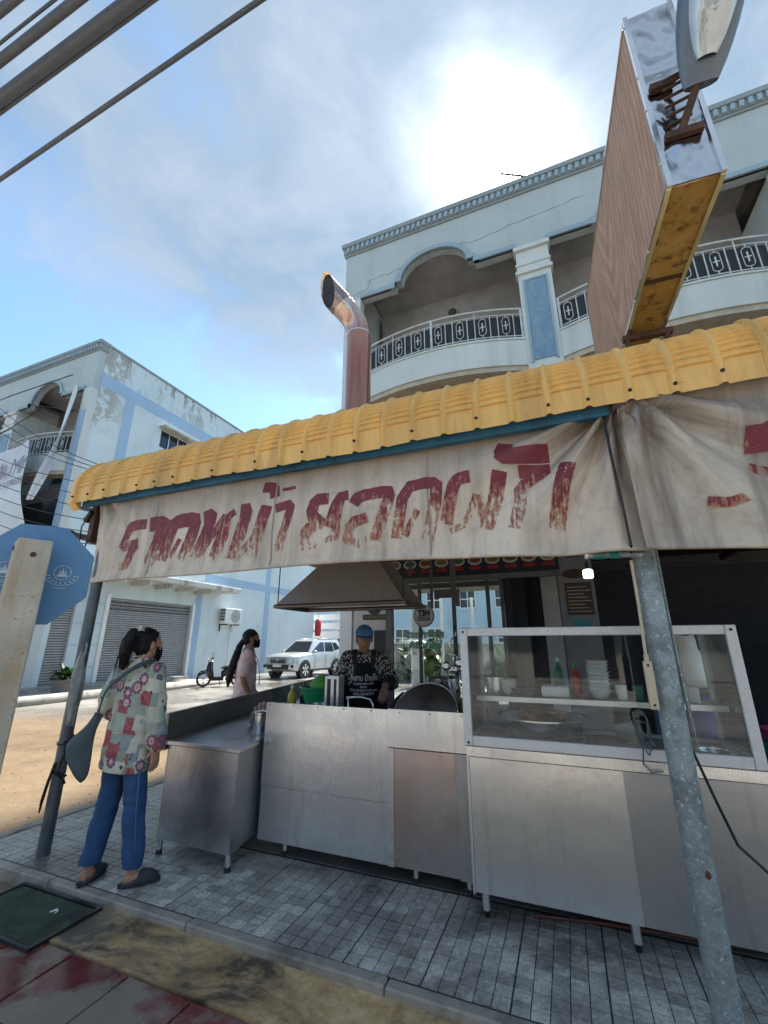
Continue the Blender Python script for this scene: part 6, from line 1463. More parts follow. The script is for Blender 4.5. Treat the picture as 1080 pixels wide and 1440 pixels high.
# ------------------------------------------------------------------ vehicles
def m_carpaint(name, col):
    t = NT(name); n = t.noise(3, 4); t.set('Base Color', t.ramp(n, [(.3, mul(col, .95)), (.7, col)])); t.set('Metallic', .55); t.set('Roughness', .34); t.set('Coat Weight', .8); t.set('Coat Roughness', .06); return t.m
M_SILVER = m_carpaint('silver_car_paint', (.52, .53, .54)); M_TINT = pm('tinted_glass', (.012, .014, .016), .08, var=.2, bump=0); M_LAMP = pm('headlight_glass', (.62, .64, .66), .1, .4, var=.1, bump=0)
def make_suv(label):
    t = thing('suv', label, 'car')
    b = B(); rows = []
    for y, zb, w, zm, zl, zt in ((0.0, .50, .66, .66, .84, .90), (.06, .40, .80, .68, .92, .985), (.22, .33, .90, .70, 1.0, 1.06), (.6, .30, .925, .74, 1.04, 1.115), (1.25, .30, .93, .78, 1.08, 1.175), (1.7, .30, .93, .80, 1.10, 1.15), (3.0, .30, .93, .80, 1.11, 1.15), (4.2, .32, .93, .80, 1.12, 1.15), (4.62, .38, .90, .80, 1.10, 1.13), (4.78, .48, .82, .80, 1.04, 1.08)):
        h = [(0, zb), (w*.86, zb), (w*.97, zb+.09), (w, zm), (w*.985, zl-.10), (w*.955, zl), (w*.84, zt-.012), (w*.45, zt+.012), (0, zt+.018)]
        rows.append([(x, y, z) for x, z in h]+[(-x, y, z) for x, z in h[-2:0:-1]])
    b.rings(rows); body = b.build('body', M_SILVER, t, 40, True)
    b = B(); lo = lambda z: [(-.83, 1.32, z), (.83, 1.32, z), (.86, 2.2, z), (.86, 4.2, z), (.80, 4.68, z), (-.80, 4.68, z), (-.86, 4.2, z), (-.86, 2.2, z)]
    def gh(f, z):
        B0 = lo(z); T0 = [(-.56, 2.12, 0), (.56, 2.12, 0), (.635, 2.5, 0), (.635, 4.05, 0), (.58, 4.42, 0), (-.58, 4.42, 0), (-.635, 4.05, 0), (-.635, 2.5, 0)]
        return [(a[0]+(c[0]-a[0])*f, a[1]+(c[1]-a[1])*f, z) for a, c in zip(B0, T0)]
    b.rings([gh(0, 1.13), gh(.5, 1.455), gh(.93, 1.735), gh(1.12, 1.80)]); b.build('cabin', M_SILVER, t, 30, True)
    def gpt(i, j, s, f):      # a point on a cabin face, pushed out a little
        z = 1.13+f*.65; A = Vector(gh(f, z)[i]); Bq = Vector(gh(f, z)[j]); p = A.lerp(Bq, s); a0, a1 = Vector(gh(0, 1.13)[i]), Vector(gh(0, 1.13)[j]); c = Vector(gh(.9, 1.715)[i]); n = (a1-a0).cross(c-a0).normalized(); return p+n*.006
    def pane(name, i, j, quad):
        b = B(); b.poly([gpt(i, j, s, f) for s, f in quad]); return b.build(name, M_TINT, t, local=True, recalc=False)
    pane('windscreen', 0, 1, ((.05, .08), (.95, .08), (.94, .88), (.06, .88)))
    pane('rear_window', 4, 5, ((.08, .15), (.92, .15), (.9, .85), (.1, .85)))
    pane('side_window', 2, 3, ((-.34, .10), (.22, .10), (.24, .82), (.02, .82))); pane('side_window', 2, 3, ((.26, .10), (.72, .10), (.70, .82), (.28, .82))); pane('side_window', 2, 3, ((.76, .16), (1.08, .30), (.98, .78), (.74, .82)))
    pane('side_window', 6, 7, ((.78, .10), (1.34, .10), (.98, .82), (.76, .82))); pane('side_window', 6, 7, ((.28, .10), (.74, .10), (.72, .82), (.30, .82))); pane('side_window', 6, 7, ((-.08, .30), (.24, .16), (.26, .82), (.02, .78)))
    for s in (-1, 1):
        b = B(); b.tube([(s*.60, 2.4, 1.82), (s*.61, 3.2, 1.845), (s*.6, 4.1, 1.82)], .018, 6); b.build('roof_rail', M_ALU, t, True, True)
        b = B(); b.ell((s*1.0, 1.62, 1.20), .10, .06, .075, 14, 8); b.box((s*.86-.02, 1.64, 1.13), (s*.95+.02, 1.69, 1.17)); b.build('mirror', M_SILVER, t, True, True)
        b = B(); b.hexa([(s*.47, .02, .84), (s*.88, .13, .88), (s*.84, .40, .90), (s*.47, .30, .88), (s*.48, .03, .965), (s*.93, .20, 1.0), (s*.88, .46, 1.01), (s*.48, .32, .99)]); b.build('headlight', M_LAMP, t, local=True)
        b = B(); b.poly([(s*.66, -.03, .44), (s*.94, .10, .46), (s*.97, .16, .74), (s*.72, -.02, .68)]); b.build('fog_lamp_bezel', M_ALU, t, local=True, recalc=False)
        b = B(); b.ell((s*.80, .03, .57), .09, .035, .07, 12, 8); b.build('fog_lamp', M_BLK, t, True, True)
        b = B()
        for y0 in (2.45, 3.42): b.box((s*.925-.012, y0, .98), (s*.925+.02, y0+.2, 1.01))
        b.build('door_handle', M_ALU, t, local=True)
        b = B()
        for y0 in (1.72, 2.72, 3.62): b.box((s*.934-.004, y0, .42), (s*.934+.004, y0+.012, 1.08))
        b.build('door_seam', M_BLK, t, local=True)
        b = B(); b.box((s*.90-.06, 1.45, .31), (s*.90+.07, 3.4, .36)); b.build('side_step', M_BLK, t, local=True)
        for y in (.92, 3.72):
            b = B(); b.cyl((s*.70, y, .40), (s*.942, y, .40), .445, n=28); b.build('wheel_arch', M_BLK, t, local=True)
            wh = B(); M = Matrix.Translation((s*.80, y, .385)) @ Matrix.Rotation(R(90*s), 4, 'Y')
            wh.lathe([(.22, -.12), (.36, -.12), (.385, -.08), (.385, .10), (.365, .148), (.27, .158), (.262, .13)], n=32, M=M); w = wh.build('wheel', M_RUB, t, 40, True)
            rm = B(); rm.lathe([(.265, .15), (.255, .10), (.08, .09), (.07, .14), (.001, .145)], n=28, M=M); rm.build('rim', M_BLK, w, 40, True)
            sp = B()
            for k in range(6):
                a = math.pi*k/3; c, d = math.cos(a), math.sin(a); p0 = Vector((c*.05, d*.05, .146)); p1 = Vector((c*.262, d*.262, .150)); pr = Vector((-d, c, 0)); sp.hexa([M @ q for q in (p0-pr*.03, p0+pr*.03, p1+pr*.055, p1-pr*.055, p0-pr*.025+Vector((0, 0, .02)), p0+pr*.025+Vector((0, 0, .02)), p1+pr*.045+Vector((0, 0, .008)), p1-pr*.045+Vector((0, 0, .008)))])
            sp.build('spokes', M_ALU, w, local=True)
    b = B(); b.hexa([(-.44, -.03, .72), (.44, -.03, .72), (.44, .10, .72), (-.44, .10, .72), (-.47, .02, .965), (.47, .02, .965), (.47, .14, .965), (-.47, .14, .965)]); g = b.build('grille', M_BLK, t, local=True)
    b = B()
    for z in (.775, .825, .875, .925): b.box((-.45, -.045+(z-.74)*.2, z), (.45, -.02+(z-.74)*.2, z+.016))
    b.build('grille_bar', M_CHROME, g, local=True)
    b = B(); b.tube([(.07*math.cos(a), .0-.045, .86+.05*math.sin(a)) for a in [2*math.pi*i/20 for i in range(21)]], .009, 6); b.tube([(.032*math.cos(a), .0-.047, .862+.046*math.sin(a)) for a in [2*math.pi*i/20 for i in range(21)]], .007, 6); b.tube([(.06*math.cos(a), .0-.046, .882+.018*math.sin(a)) for a in [2*math.pi*i/20 for i in range(21)]], .006, 6); b.build('badge', M_CHROME, g, True, True)
    b = B(); b.hexa([(-.60, -.02, .44), (.60, -.02, .44), (.60, .10, .44), (-.60, .10, .44), (-.64, -.035, .64), (.64, -.035, .64), (.64, .10, .64), (-.64, .10, .64)]); b.build('lower_intake', M_BLK, t, local=True)
    B().box((-.24, -.06, .54), (.24, -.045, .65)).build('number_plate', M_WHITE, t, local=True)
    B().box((-.7, -.045, .655), (.7, .06, .70)).bevel(.01).build('bumper_lip', M_SILVER, t, local=True)
    for s in (-1, 1): B().box((s*.72-.1, 4.62, .85), (s*.72+.13, 4.80, 1.08)).build('tail_light', pm('red_lens', (.3, .01, .01), .2), t, local=True)
    return t
car = make_suv('silver SUV parked along the light blue wall of the corner house'); car.location = (-12.75, 17.85, -.08); car.rotation_euler = (0, 0, R(-3))
car2 = copy_tree(car); car2.location = (-4.6, -9.6, -.08); car2.rotation_euler = (0, 0, R(88)); car2['label'] = 'silver SUV parked across the road, seen only as a reflection in the display glass'

def make_scooter():
    t = thing('motor_scooter', 'black motor scooter parked against the light blue wall', 'scooter', (-12.65, 14.05, -.08), R(-46))
    M_SB = pm('gloss_black_plastic', (.012, .012, .014), .18, var=.2, bump=0); loc = True
    for y in (-.62, .62):
        b = B(); M = Matrix.Translation((0, y, .27)) @ Matrix.Rotation(R(90), 4, 'Y'); b.lathe([(.20, -.045), (.25, -.045), (.27, 0), (.25, .045), (.20, .045), (.20, -.045)], n=28, M=M); w = b.build('wheel', M_RUB, t, 40, True)
        b = B(); b.lathe([(.205, -.02), (.205, .02), (.185, .02), (.185, -.02), (.205, -.02)], n=24, M=M)
        for k in range(5):
            a = 2*math.pi*k/5; b.cyl(M @ Vector((.02*math.cos(a), .02*math.sin(a), 0)), M @ Vector((.19*math.cos(a), .19*math.sin(a), 0)), .014, n=6)
        b.build('rim', M_ALU, w, True, True)
    b = B()
    for s in (-1, 1): b.cyl((s*.075, -.62, .27), (s*.06, -.48, .66), .02, n=8)
    b.cyl((0, -.48, .64), (0, -.38, .96), .03, n=8); b.build('fork', M_ALU, t, True, True)
    b = B(); rr = []
    for y, z, w, h in ((-.86, .44, .05, .02), (-.75, .55, .07, .03), (-.6, .585, .075, .03), (-.45, .54, .06, .03)): rr.append(rg((0, y, z), (1, 0, 0), (0, -.3, 1), w, h))
    b.rings(rr); b.build('front_mudguard', M_SB, t, True, True)
    b = B(); rr = []
    for y, z, w, d in ((-.34, .30, .17, .10), (-.40, .45, .21, .13), (-.44, .65, .22, .13), (-.43, .84, .15, .11), (-.42, .92, .10, .09)): rr.append(rg((0, y, z), (1, 0, 0), (0, 1, .3), w, d))
    b.rings(rr); b.build('leg_shield', M_SB, t, True, True)
    b = B(); rr = []
    for y, z, w, d in ((-.50, .93, .08, .05), (-.47, 1.0, .17, .06), (-.40, 1.05, .15, .06), (-.34, 1.06, .06, .04)): rr.append(rg((0, y, z), (1, 0, 0), (0, .6, .8), w, d))
    b.rings(rr); b.build('handlebar_cowl', M_SB, t, True, True)
    b = B(); b.ell((0, -.535, .98), .08, .035, .05, 14, 8); b.build('headlight', M_LAMP, t, True, True)
    for s in (-1, 1):
        b = B(); b.cyl((s*.10, -.40, 1.03), (s*.34, -.34, 1.05), .016, n=8); b.cyl((s*.22, -.37, 1.04), (s*.34, -.34, 1.05), .021, n=8); b.build('handlebar', M_BLK, t, True, True)
        b = B(); b.tube([(s*.2, -.38, 1.05), (s*.24, -.38, 1.16), (s*.27, -.38, 1.2)], .007, 6); b.ell((s*.29, -.38, 1.24), .055, .015, .038, 12, 8); b.build('mirror', M_BLK, t, True, True)
    b = B(); b.box((-.15, -.40, .22), (.15, .10, .36)).bevel(.03, 2); b.build('footboard', M_SB, t, local=True)
    b = B(); rr = []
    for y, z, w, h in ((.0, .42, .11, .12), (.15, .52, .15, .16), (.4, .58, .16, .14), (.65, .64, .14, .10), (.88, .70, .06, .04)): rr.append(rg((0, y, z), (1, 0, 0), (0, -.15, 1), w, h))
    b.rings(rr); b.build('tail_body', M_SB, t, True, True)
    b = B(); rr = []
    for y, z, w, h in ((-.02, .66, .07, .03), (.08, .70, .12, .05), (.35, .73, .135, .05), (.55, .78, .13, .055), (.78, .81, .09, .035)): rr.append(rg((0, y, z), (1, 0, 0), (0, -.1, 1), w, h))
    b.rings(rr); b.build('seat', pm('seat_vinyl', (.02, .02, .021), .55), t, True, True)
    b = B(); b.tube([(.10, .12, .36), (.12, .4, .5), (.12, .7, .62)], .012, 6); b.tube([(-.10, .12, .36), (-.12, .4, .5), (-.12, .7, .62)], .012, 6); b.build('side_stripe', M_WHITE, t, True, True)
    b = B(); b.cyl((.14, .15, .28), (.16, .8, .36), .045, .055, 12); b.build('exhaust', M_RUB, t, True, True)
    b = B(); b.tube([(-.1, -.05, .28), (-.14, -.02, .10), (-.2, .02, .005)], .012, 6); b.build('side_stand', M_RUB, t, True, True)
    b = B(); b.tube([(.1, .75, .83), (.08, .95, .86), (-.08, .95, .86), (-.1, .75, .83)], .012, 6); b.build('grab_rail', M_ALU, t, True, True)
make_scooter()

# ------------------------------------------------------------------ concrete post and octagonal board
CP = thing('concrete_post', 'weathered square concrete post with bolt holes in front of the blue octagonal board', 'post', (-2.33, 1.22, -.1))
def m_post():
    t = NT('stained_concrete_post'); n = t.noise(5, 7, .65); f = t.noise(40, 5, .65); st = t.noise(2.5, 6, .6, t.mp((6, 6, .7)))
    c = t.ramp(n, [(.3, (.36, .31, .245)), (.6, (.52, .47, .39)), (.8, (.60, .57, .51))]); c = t.mix(t.ramp(st, [(.5, 0), (.72, .7)]), c, (.42, .27, .14)); c = t.mix(t.ramp(f, [(.58, 0), (.72, .7)]), c, (.12, .11, .10))
    t.set('Base Color', c); t.set('Roughness', .9); t.bump(t.math('ADD', f, n), .5, .012); return t.m
b = B(); PMX = Matrix.Translation((-2.33, 1.22, 0)) @ Matrix.Rotation(R(-22), 4, 'Z'); w = .068
b.rings([[PMX @ Vector((x*k, y*k, z)) for x, y in ((-w, -w), (w, -w), (w, w), (-w, w))] for z, k in ((-.1, 1.08), (1.2, 1.03), (1.955, 1.0), (1.975, .95))]); b.bevel(.008, 2); b.build('shaft', m_post(), CP)
b = B()
for z, s in ((1.93, 0), (1.55, 0), (1.12, 0), (1.90, 1), (.75, 0)):
    q = PMX @ (Vector((0, -w*1.02, z)) if s == 0 else Vector((w*1.02, 0, z))); n_ = (PMX.to_3x3() @ (Vector((0, -1, 0)) if s == 0 else Vector((1, 0, 0)))); b.cyl(q-n_*.01, q+n_*.003, .012, n=10)
b.build('bolt_hole', M_RUST, CP)
OB = thing('octagonal_board', 'blue octagonal metal board with thin white emblems fixed behind the concrete post', 'sign', (-2.30, 1.34, 1.55))
OX = Vector((.62, .785, 0)).normalized(); OC = Vector((-2.42, 1.30, 1.835)); ON = Vector((OX.y, -OX.x, 0))
M_OBL = pm('sky_blue_board', (.10, .24, .42), .55, var=.12, sc=2, stain=(.07, .16, .28), stsc=4, stamt=.5)
b = B(); hw, hh, ch = .235, .245, .14; oc = [(-hw, -hh+ch), (-hw+ch, -hh), (hw-ch, -hh), (hw, -hh+ch), (hw, hh-ch), (hw-ch, hh), (-hw+ch, hh), (-hw, hh-ch)]
b.prism(oc, lambda x, z: OC+OX*x+Vector((0, 0, z))+ON*.006, lambda x, z: OC+OX*x+Vector((0, 0, z))-ON*.006); b.build('panel', M_OBL, OB)
M_EMB = pm('white_emblem_print', (.55, .60, .64), .6, var=.05)
def emblem(cx, cz):
    b = B(); P = lambda x, z: OC+OX*(cx+x)+Vector((0, 0, cz+z))+ON*.0075
    b.tube([P(.036*math.cos(a), .036*math.sin(a)+.012) for a in [2*math.pi*i/28 for i in range(29)]], .0018, 4)
    b.tube([P(.070*math.cos(a), .052*math.sin(a)) for a in [R(175+190*i/24) for i in range(25)]], .0016, 4)
    for k in range(9):
        a = R(188+164*k/8); b.tube([P(.047*math.cos(a), .036*math.sin(a)), P(.064*math.cos(a), .047*math.sin(a))], .0025, 4)
    b.poly([P(-.024, -.008), P(.024, -.008), P(.014, .008), P(-.014, .008)]); b.poly([P(-.006, .010), P(.006, .010), P(.0, .036)]); b.poly([P(-.018, .011), P(-.008, .011), P(-.010, .022)]); b.poly([P(.008, .011), P(.018, .011), P(.010, .022)])
    for k in range(5): b.tube([P(-.03+.012*k, -.066), P(-.022+.012*k, -.066)], .002, 4)
    return b.build('emblem', M_EMB, OB)
emblem(.115, .0); emblem(-.115, .0)

# ------------------------------------------------------------------ plants
M_LEAF = [pm('leaf_green', (.05, .12, .03), .5, var=.4, sc=9), pm('leaf_light', (.11, .20, .04), .5, var=.4, sc=9), pm('leaf_dark', (.025, .07, .022), .5, var=.4, sc=9)]
def leaf(b, base, d, L, w, droop):
    d = Vector(d).normalized(); p = Vector(base); s_ = d.cross(Vector((0, 0, 1))); s_ = s_.normalized() if s_.length > .05 else Vector((1, 0, 0)); rows = []
    for i in range(7):
        t = i/6; k = w*math.sin(math.pi*min(.97, .06+t*.94))**.8; up = s_.cross(d).normalized(); rows.append([p-s_*k+up*k*.25, p, p+s_*k+up*k*.25]); d = (d+Vector((0, 0, -droop/6))).normalized(); p = p+d*L/6
    b.rings(rows, False, False)
def plant(name, lab, cat, c, h, n, L, w, pot_r=None, pot_h=.3, mats=(0, 1), group=None, pmat=None):
    t = thing(name, lab, cat, c, group=group); c = Vector(c); z0 = c.z
    if pot_r:
        b = B(); b.lathe([(.001, 0), (pot_r*.78, 0), (pot_r, pot_h), (pot_r*1.08, pot_h), (pot_r*1.08, pot_h*.9), (pot_r*.95, pot_h*.93), (.001, pot_h*.9)], c, 24); b.build('pot', pmat or M_RUB, t, 40); z0 += pot_h*.9
    b = B()
    for k in range(max(2, n//8)): b.tube([(c.x+rnd.uniform(-.05, .05), c.y+rnd.uniform(-.05, .05), z0-.05), (c.x+rnd.uniform(-.12, .12), c.y+rnd.uniform(-.12, .12), z0+h*.75)], [.015, .008], 6)
    b.build('stem', M_LEAF[2], t)
    for k in range(n):
        b = B(); a = rnd.uniform(0, 2*math.pi); e = rnd.uniform(.2, 1.3); q = rnd.uniform(.0, .12); leaf(b, (c.x+q*math.cos(a), c.y+q*math.sin(a), z0+h*rnd.uniform(.05, .8)), (math.cos(a)*math.cos(e), math.sin(a)*math.cos(e), math.sin(e)), L*rnd.uniform(.7, 1.15), w*rnd.uniform(.7, 1.1), rnd.uniform(.4, 1.4)); b.build('leaf', M_LEAF[mats[k % len(mats)]], t, True)
    return t
plant('potted_plant', 'low dark green plant in a grey pot before the roller shutters', 'plant', (-14.45, 9.3, .03), .25, 46, .42, .075, .36, .42, (0, 2), None, pm('grey_pot', (.10, .10, .105), .7))
plant('banana_plant', 'light green broad-leaved plant beyond the open end of the stall beside the silver SUV', 'plant', (-6.7, 14.0, -.08), 1.6, 26, 1.0, .16, None, 0, (1, 1, 0))
plant('banana_plant', 'tall leafy plant seen through the glass partition behind the lettering', 'plant', (-4.6, 15.3, -.08), 1.7, 34, .8, .12, None, 0, (0, 1, 2))
plant('shrub', 'low bushy shrub growing at the foot of the glass partition view', 'plant', (-3.4, 15.6, -.08), .9, 34, .5, .08, None, 0, (0, 2))

# ------------------------------------------------------------------ the far end of the side street
FB = thing('house', 'distant pale blue house closing the side street', 'building', (-18, 40, 0)); M_FARB = m_wall('far_blue_wall', (.46, .57, .68))
B().box((-30, 40, -.1), (4, 48, 8.6)).build('wall', M_FARB, FB); B().box((-30.4, 39.5, 8.601), (4.4, 48.4, 8.9)).build('roof', M_CORN, FB)
for k in range(10):
    x = -28+k*3.2
    for z in (1.2, 4.6):
        w_ = B().box((x, 39.95, z), (x+1.5, 39.998, z+1.7)).build('window', M_WHITE, FB); 
        for a in (0, 1):
            for c_ in (0, 1): B().box((x+.1+a*.7, 39.93, z+.1+c_*.8), (x+.7+a*.7, 39.949, z+.8+c_*.8)).build('pane', M_DARKDOOR, w_)
AW = thing('awning', 'white ribbed metal awning stack behind the silver SUV', 'awning', (-15, 28, 0))
for k in range(4):
    b = B(); z = 1.9+.62*k; b.hexa([(-18.6, 28.0, z), (-13.6, 28.0, z), (-13.6, 29.5, z+.25), (-18.6, 29.5, z+.25), (-18.6, 28.0, z+.42), (-13.6, 28.0, z+.42), (-13.6, 29.5, z+.5), (-18.6, 29.5, z+.5)]); b.build('panel', M_WHITE, AW)
for x in (-18.5, -13.7): B().cyl((x, 29.0, -.08), (x, 29.0, 4.6), .06, n=8).build('post', M_RUB, AW)
LN = thing('lantern', 'red cylindrical lantern hanging by the end of the light blue wall', 'lantern', (-15.75, 26.4, 2.0)); b = B(); b.lathe([(.001, 0), (.18, .02), (.22, .3), (.22, .8), (.18, 1.1), (.001, 1.12)], (-15.75, 26.4, 2.0), 16); b.build('shade', pm('red_lantern', (.42, .02, .03), .6), LN, True); B().cyl((-15.75, 26.4, 3.1), (-15.75, 26.4, 4.2), .015, n=5).build('cord', M_RUB, LN)
OW = thing('shophouse', 'plain cream shophouse row across the road behind the viewer, seen only in reflections', 'building', (0, -17, 0))
B().box((-30, -22, -.1), (30, -17, 6.8)).build('wall', m_wall('cream_row', (.40, .38, .34)), OW)
for k in range(13):
    x = -28+k*4.4; B().box((x, -17.0+.002, 0), (x+3.6, -16.95, 3.0)).build('roller_door', M_SHUT if k % 3 else M_DARKDOOR, OW); B().box((x+.4, -16.998, 4.6), (x+3.2, -16.95, 6.4)).build('window', M_DARKDOOR, OW)
B().box((-30, -16.999, 3.3), (30, -15.4, 3.5)).build('canopy_slab', M_CONC, OW)

# ------------------------------------------------------------------ shop front behind the stall
MBD = thing('menu_board', 'long dark menu board of bowl pictures hung behind the hood', 'menu board', (-1.1, 6.2, 2.44))
B().box((-2.55, 6.2, 2.46), (.02, 6.24, 2.90)).build('backing', pm('navy_board', (.012, .016, .035), .5), MBD); B().box((-2.55, 6.17, 2.38), (.02, 6.245, 2.455)).build('lower_rail', pm('grey_rail', (.12, .12, .12), .6), MBD)
M_BOWL = pm('printed_bowl', (.42, .43, .42), .5, var=.06, bump=0); M_LBL = pm('red_label_print', (.30, .02, .02), .6); FC = [pm('noodle_print', (.22, .13, .05), .7, var=.6, sc=40), pm('greens_print', (.08, .12, .03), .7, var=.6, sc=40), pm('meat_print', (.20, .06, .03), .7, var=.6, sc=40)]
for k in range(10):
    x = -2.36+k*.25; z = 2.665; b = B(); b.poly([(x+.105*math.cos(a), 6.1985, z+.07*math.sin(a)) for a in [2*math.pi*i/28 for i in range(28)]]); pc = b.build('bowl_picture', M_BOWL, MBD)
    b = B(); b.poly([(x+.08*math.cos(a), 6.1965, z+.008+.045*math.sin(a)) for a in [2*math.pi*i/24 for i in range(24)]]); b.build('food_print', FC[k % 3], pc); B().box((x-.08, 6.1925, z-.135), (x+.08, 6.1945, z-.085)).build('price_label', M_LBL, pc)
M_WP = pm('shop_pillar_paint', (.20, .20, .21), .7); SP = thing('shop_pillar', 'grey pillar with a price list and house number between the dark shop openings', 'pillar', (.19, 6.3, 0))
B().box((-.02, 6.25, -.02), (.42, 6.55, 3.0)).build('shaft', M_WP, SP); B().box((.12, 6.238, 2.62), (.29, 6.249, 2.69)).build('number_plate', pm('number_plate_blue', (.03, .04, .12), .4), SP); lettering('20/77', .05, (.205, 6.2375, 2.655), (1, 0, 0), (0, 0, 1), M_LET, SP, width=.12)
b = B(); b.poly([(.2+.16*math.cos(a), 6.2455, 2.40+.065*math.sin(a)) for a in [2*math.pi*i/28 for i in range(28)]]); b.build('oval_sign', M_RUST, SP); B().box((.06, 6.236, 1.86), (.38, 6.249, 2.28)).build('price_list', pm('brown_board', (.06, .035, .025), .6), SP)
b = B()
for k in range(8): b.box((.08, 6.2335, 1.90+.045*k), (.36-.04*(k % 3), 6.2355, 1.91+.045*k))
b.build('list_line', M_SOFF, SP)
b = B(); b.poly([(.12, 6.2448, 1.70), (.30, 6.2448, 1.70), (.33, 6.2448, 1.76), (.26, 6.2448, 1.81), (.15, 6.2448, 1.81), (.09, 6.2448, 1.76)]); b.build('blue_sticker', pm('cyan_print', (.05, .22, .28), .6), SP)
# hanging lit bulb
BU = thing('bulb', 'lit white LED bulb hanging under the canopy before the shop', 'lamp', (.25, 4.3, 2.05))
b = B(); b.lathe([(.001, .0), (.038, .003), (.042, .02), (.042, .07), (.03, .08), (.001, .08)], (.25, 4.3, 2.07), 20); b.build('diffuser', m_emit('led_white', (.75, 1.0, .98), 2.5), BU, 40); b = B(); b.cyl((.25, 4.3, 2.15), (.25, 4.3, 2.22), .02, .016, 12); b.build('socket', M_BLK, BU); b = B(); b.cyl((.25, 4.3, 2.22), (.25, 4.3, 3.1), .004, n=5); b.build('cord', M_BLK, BU)
# glass partition with lettering
GP = thing('glass_partition', 'aluminium framed glass partition with green lettering and a round shop sign', 'partition', (-1.7, 6.3, 0)); M_DALU = pm('dark_aluminium', (.10, .10, .10), .4, .6)
for x, w_ in ((-2.55, .12), (-2.02, .04), (-1.50, .05), (-1.0, .05), (-.80, .045)): B().box((x, 6.28, -.02), (x+w_, 6.33, 2.45)).build('mullion', M_DALU, GP)
B().box((-2.55, 6.281, 2.30), (-.76, 6.329, 2.375)).build('head_rail', M_DALU, GP); B().box((-2.43, 6.282, -.015), (-.76, 6.328, .10)).build('sill_rail', M_DALU, GP)
for x0, x1 in ((-2.428, -2.022), (-1.978, -1.502), (-1.448, -1.002), (-.948, -.802)): B().box((x0, 6.30, .101), (x1, 6.306, 2.299)).build('pane', M_GLASS, GP)
b = B(); cc = Vector((-1.93, 6.272, 1.90)); b.cyl(cc, cc+Vector((0, .008, 0)), .165, n=40); rs = b.build('round_sign', pm('sign_grey_white', (.45, .46, .45), .5), GP)
b = B(); b.tube([cc+Vector((.148*math.cos(a), -.002, .148*math.sin(a))) for a in [2*math.pi*i/40 for i in range(41)]], .004, 5); b.build('sign_ring', M_BLK, rs); lettering('T3N', .12, cc+Vector((0, 0, .035)), (1, 0, 0), (0, 0, 1), M_BLK, rs, .009, width=.19); lettering('COCOA', .072, cc+Vector((0, 0, -.045)), (1, 0, 0), (0, 0, 1), M_BLK, rs, .005, width=.21)
M_GL = pm('green_vinyl', (.04, .30, .14), .5); M_GLW = pm('pale_vinyl_outline', (.45, .55, .48), .5); M_RL = pm('pink_vinyl', (.5, .25, .24), .5)
for txt, z, x, wd, m_ in (('ราดหน้ายอดผัก', 1.63, -1.93, .56, M_GL), ('ผัดซีอิ๊วเส้นใหญ่', 1.48, -1.93, .50, M_GL), ('โทร 062-2645971', 1.365, -1.90, .46, M_RL)):
    lettering(txt, .13 if m_ is M_GL else .07, (x, 6.296, z), (1, 0, 0), (0, 0, 1), m_, GP, .002, .25, width=wd)
    if m_ is M_GL: lettering(txt, .13, (x+.006, 6.2985, z-.004), (1, 0, 0), (0, 0, 1), M_GLW, GP, .010, .25, width=wd+.02)
b = B(); b.tube([(-1.46, 6.27, 1.75), (-1.46, 6.25, 1.62), (-1.53, 6.24, 1.55), (-1.55, 6.24, 1.48), (-1.52, 6.25, 1.38), (-1.46, 6.26, 1.33), (-1.46, 6.27, 1.2)], .012, 8); b.build('door_pull', M_CHROME, GP, True)
for x, z in ((-1.40, 1.64), (-1.39, 1.46)): B().box((x, 6.27, z-.09), (x+.17, 6.274, z+.08)).build('notice', M_BOWL, GP)
# white sign panel with screen beyond
WPN = thing('standing_sign', 'white upright sign panel with a round logo and small screen behind the cook', 'sign', (-3.1, 7.0, 0)); B().box((-3.45, 7.0, -.02), (-2.80, 7.06, 2.4)).build('board', M_WHITE, WPN)
cc = Vector((-3.05, 6.994, 2.12)); b = B(); b.cyl(cc, cc+Vector((0, .005, 0)), .14, n=32); ls_ = b.build('logo_disc', M_BLK, WPN); lettering('COCOA', .06, cc+Vector((0, -.001, -.03)), (1, 0, 0), (0, 0, 1), M_LET, ls_, .002, width=.2)
B().box((-3.27, 6.99, 1.90), (-2.83, 6.999, 1.99)).build('name_strip', M_BLK, WPN); lettering('ต้นตำรับโกโก้', .06, (-3.05, 6.989, 1.945), (1, 0, 0), (0, 0, 1), pm('yellow_print', (.5, .42, .12), .5), WPN, width=.38); B().box((-3.04, 6.95, 1.15), (-2.78, 6.998, 1.72)).bevel(.008).build('screen', M_BLK, WPN)
# a pipe frame and clutter above the counter's far end
UF = thing('pipe_frame', 'grey steel hanger frame dropping from the canopy beside the hood', 'frame', (-1.3, 5.0, 2.0)); b = B()
for lo, hi in (((-1.72, 5.0, 2.3), (-1.69, 5.03, 3.05)), ((-1.20, 5.0, 2.12), (-1.14, 5.03, 3.05)), ((-1.40, 5.0, 2.02), (-1.10, 5.03, 2.118)), ((-1.16, 4.99, 1.92), (-1.10, 5.02, 2.0195)), ((-1.45, 5.0, 1.9), (-1.42, 5.02, 3.05))): b.box(lo, hi)
b.build('bars', pm('grey_rail', (.12, .12, .12), .6), UF)
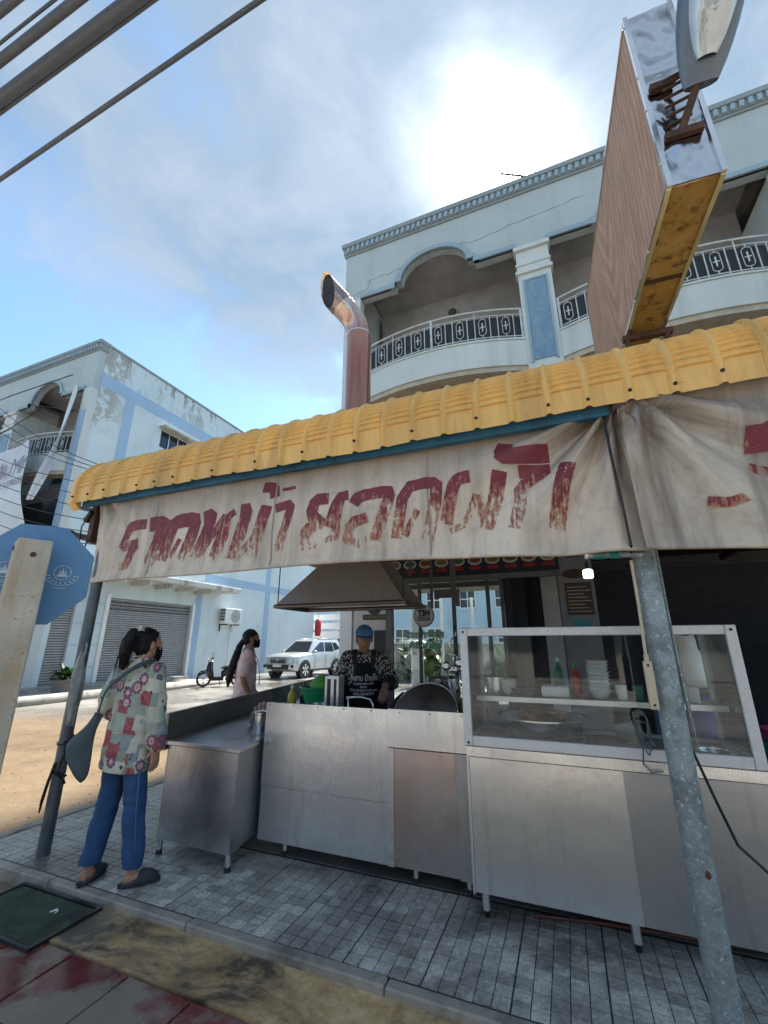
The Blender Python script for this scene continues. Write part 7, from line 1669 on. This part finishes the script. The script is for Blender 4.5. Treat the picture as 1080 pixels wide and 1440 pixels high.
# dim things in the shop on the right
tag(B().box((3.6, 8.6, 0), (5.2, 9.3, 2.1)).bevel(.02).build('fridge', pm('dim_white_fridge', (.26, .27, .27), .5)), 'pale fridge standing in the dim shop', 'fridge')
tag(B().box((2.2, 7.6, .72), (4.2, 8.4, .78)).build('table', M_SOFF), 'plain table top in the dim shop', 'table') if False else None
DR = thing('barrel', 'blue barrel added behind the display case for a blurred blue reflection', 'barrel', (.82, 4.05, 0)); b = B(); b.lathe([(.001, 0), (.25, 0), (.27, .05), (.27, .3), (.285, .32), (.27, .34), (.27, .72), (.285, .74), (.27, .76), (.26, 1.12), (.22, 1.18), (.001, 1.18)], (.82, 4.05, -.02), 32); b.build('drum', pm('blue_plastic', (.015, .05, .30), .4), DR, 40); b = B(); b.lathe([(.24, 1.17), (.26, 1.2), (.1, 1.22), (.001, 1.22)], (.82, 4.05, -.02), 28); b.build('lid', M_BLK, DR, 40)  # barrel added in place of a blurred blue reflection in the glass
b = B(); rr = []
for j in range(9):
    rr.append([(.80+(.19-.012*j)*math.cos(a)*(1+.12*math.sin(5*a+j)), 4.05+.15*math.sin(a), 1.20+.045*j+.01*math.sin(3*a+j)) for a in [2*math.pi*i/22 for i in range(22)]])
b.rings(rr); tag(b.build('sack', M_WHITE, None, True), 'white sack added on the blue barrel for a reflected white shirt', 'sack')  # sack added to stand in for a white shirt mirrored in the glass
tag(B().box((1.02, 3.3, .0), (1.6, 3.9, .80)).build('side_stand', M_STEELK), 'dark steel stand beside the glass display case', 'stand')
gb = thing('crate', 'green plastic crate on the stand at the end of the display case', 'crate', (1.2, 3.5, .8)); b = B(); b.box((1.03, 3.35, .801), (1.5, 3.75, .90)).bevel(.012); b.build('body', M_GRN, gb)
b = B(); b.lathe([(.001, 0), (.09, 0), (.12, .11), (.125, .115), (.001, .10)], (1.14, 3.5, .901), 24); tag(b.build('tub', pm('pink_plastic', (.45, .06, .16), .4), None, 40), 'pink plastic tub in the green crate', 'tub')

FW = thing('boundary_wall', 'low grey wall beyond the glass partition at the back lane', 'wall', (-4, 19.5, 0))
B().box((-9.0, 19.4, -.1), (9.0, 19.6, 1.5)).build('wall', M_CONC, FW); B().box((-9.02, 19.36, 1.501), (9.02, 19.64, 1.58)).build('coping', M_PARA, FW)
for k in range(5):
    plant('shrub', ('bushy green shrub before the back lane wall', 'rounded dark shrub before the back lane wall')[k % 2]+(' beside the tall leafy plant', ' at its shaded middle', ' near the dark shop', ' at the wall foot', ' under the far house windows')[k], 'plant', (-6.6+k*1.35, 18.9, -.08), 1.5, 44, .7, .11, None, 0, ((0, 2), (1, 0))[k % 2])
for xx in (-5.6, -4.4, -3.2):
    b = B(); b.cyl((xx, 16.6, -.08), (xx, 16.6, 3.2), .06, n=10); tag(b.build('pole', M_WHITE), 'slim white pole in the back lane seen through the glass partition', 'pole', 'white poles in the back lane')
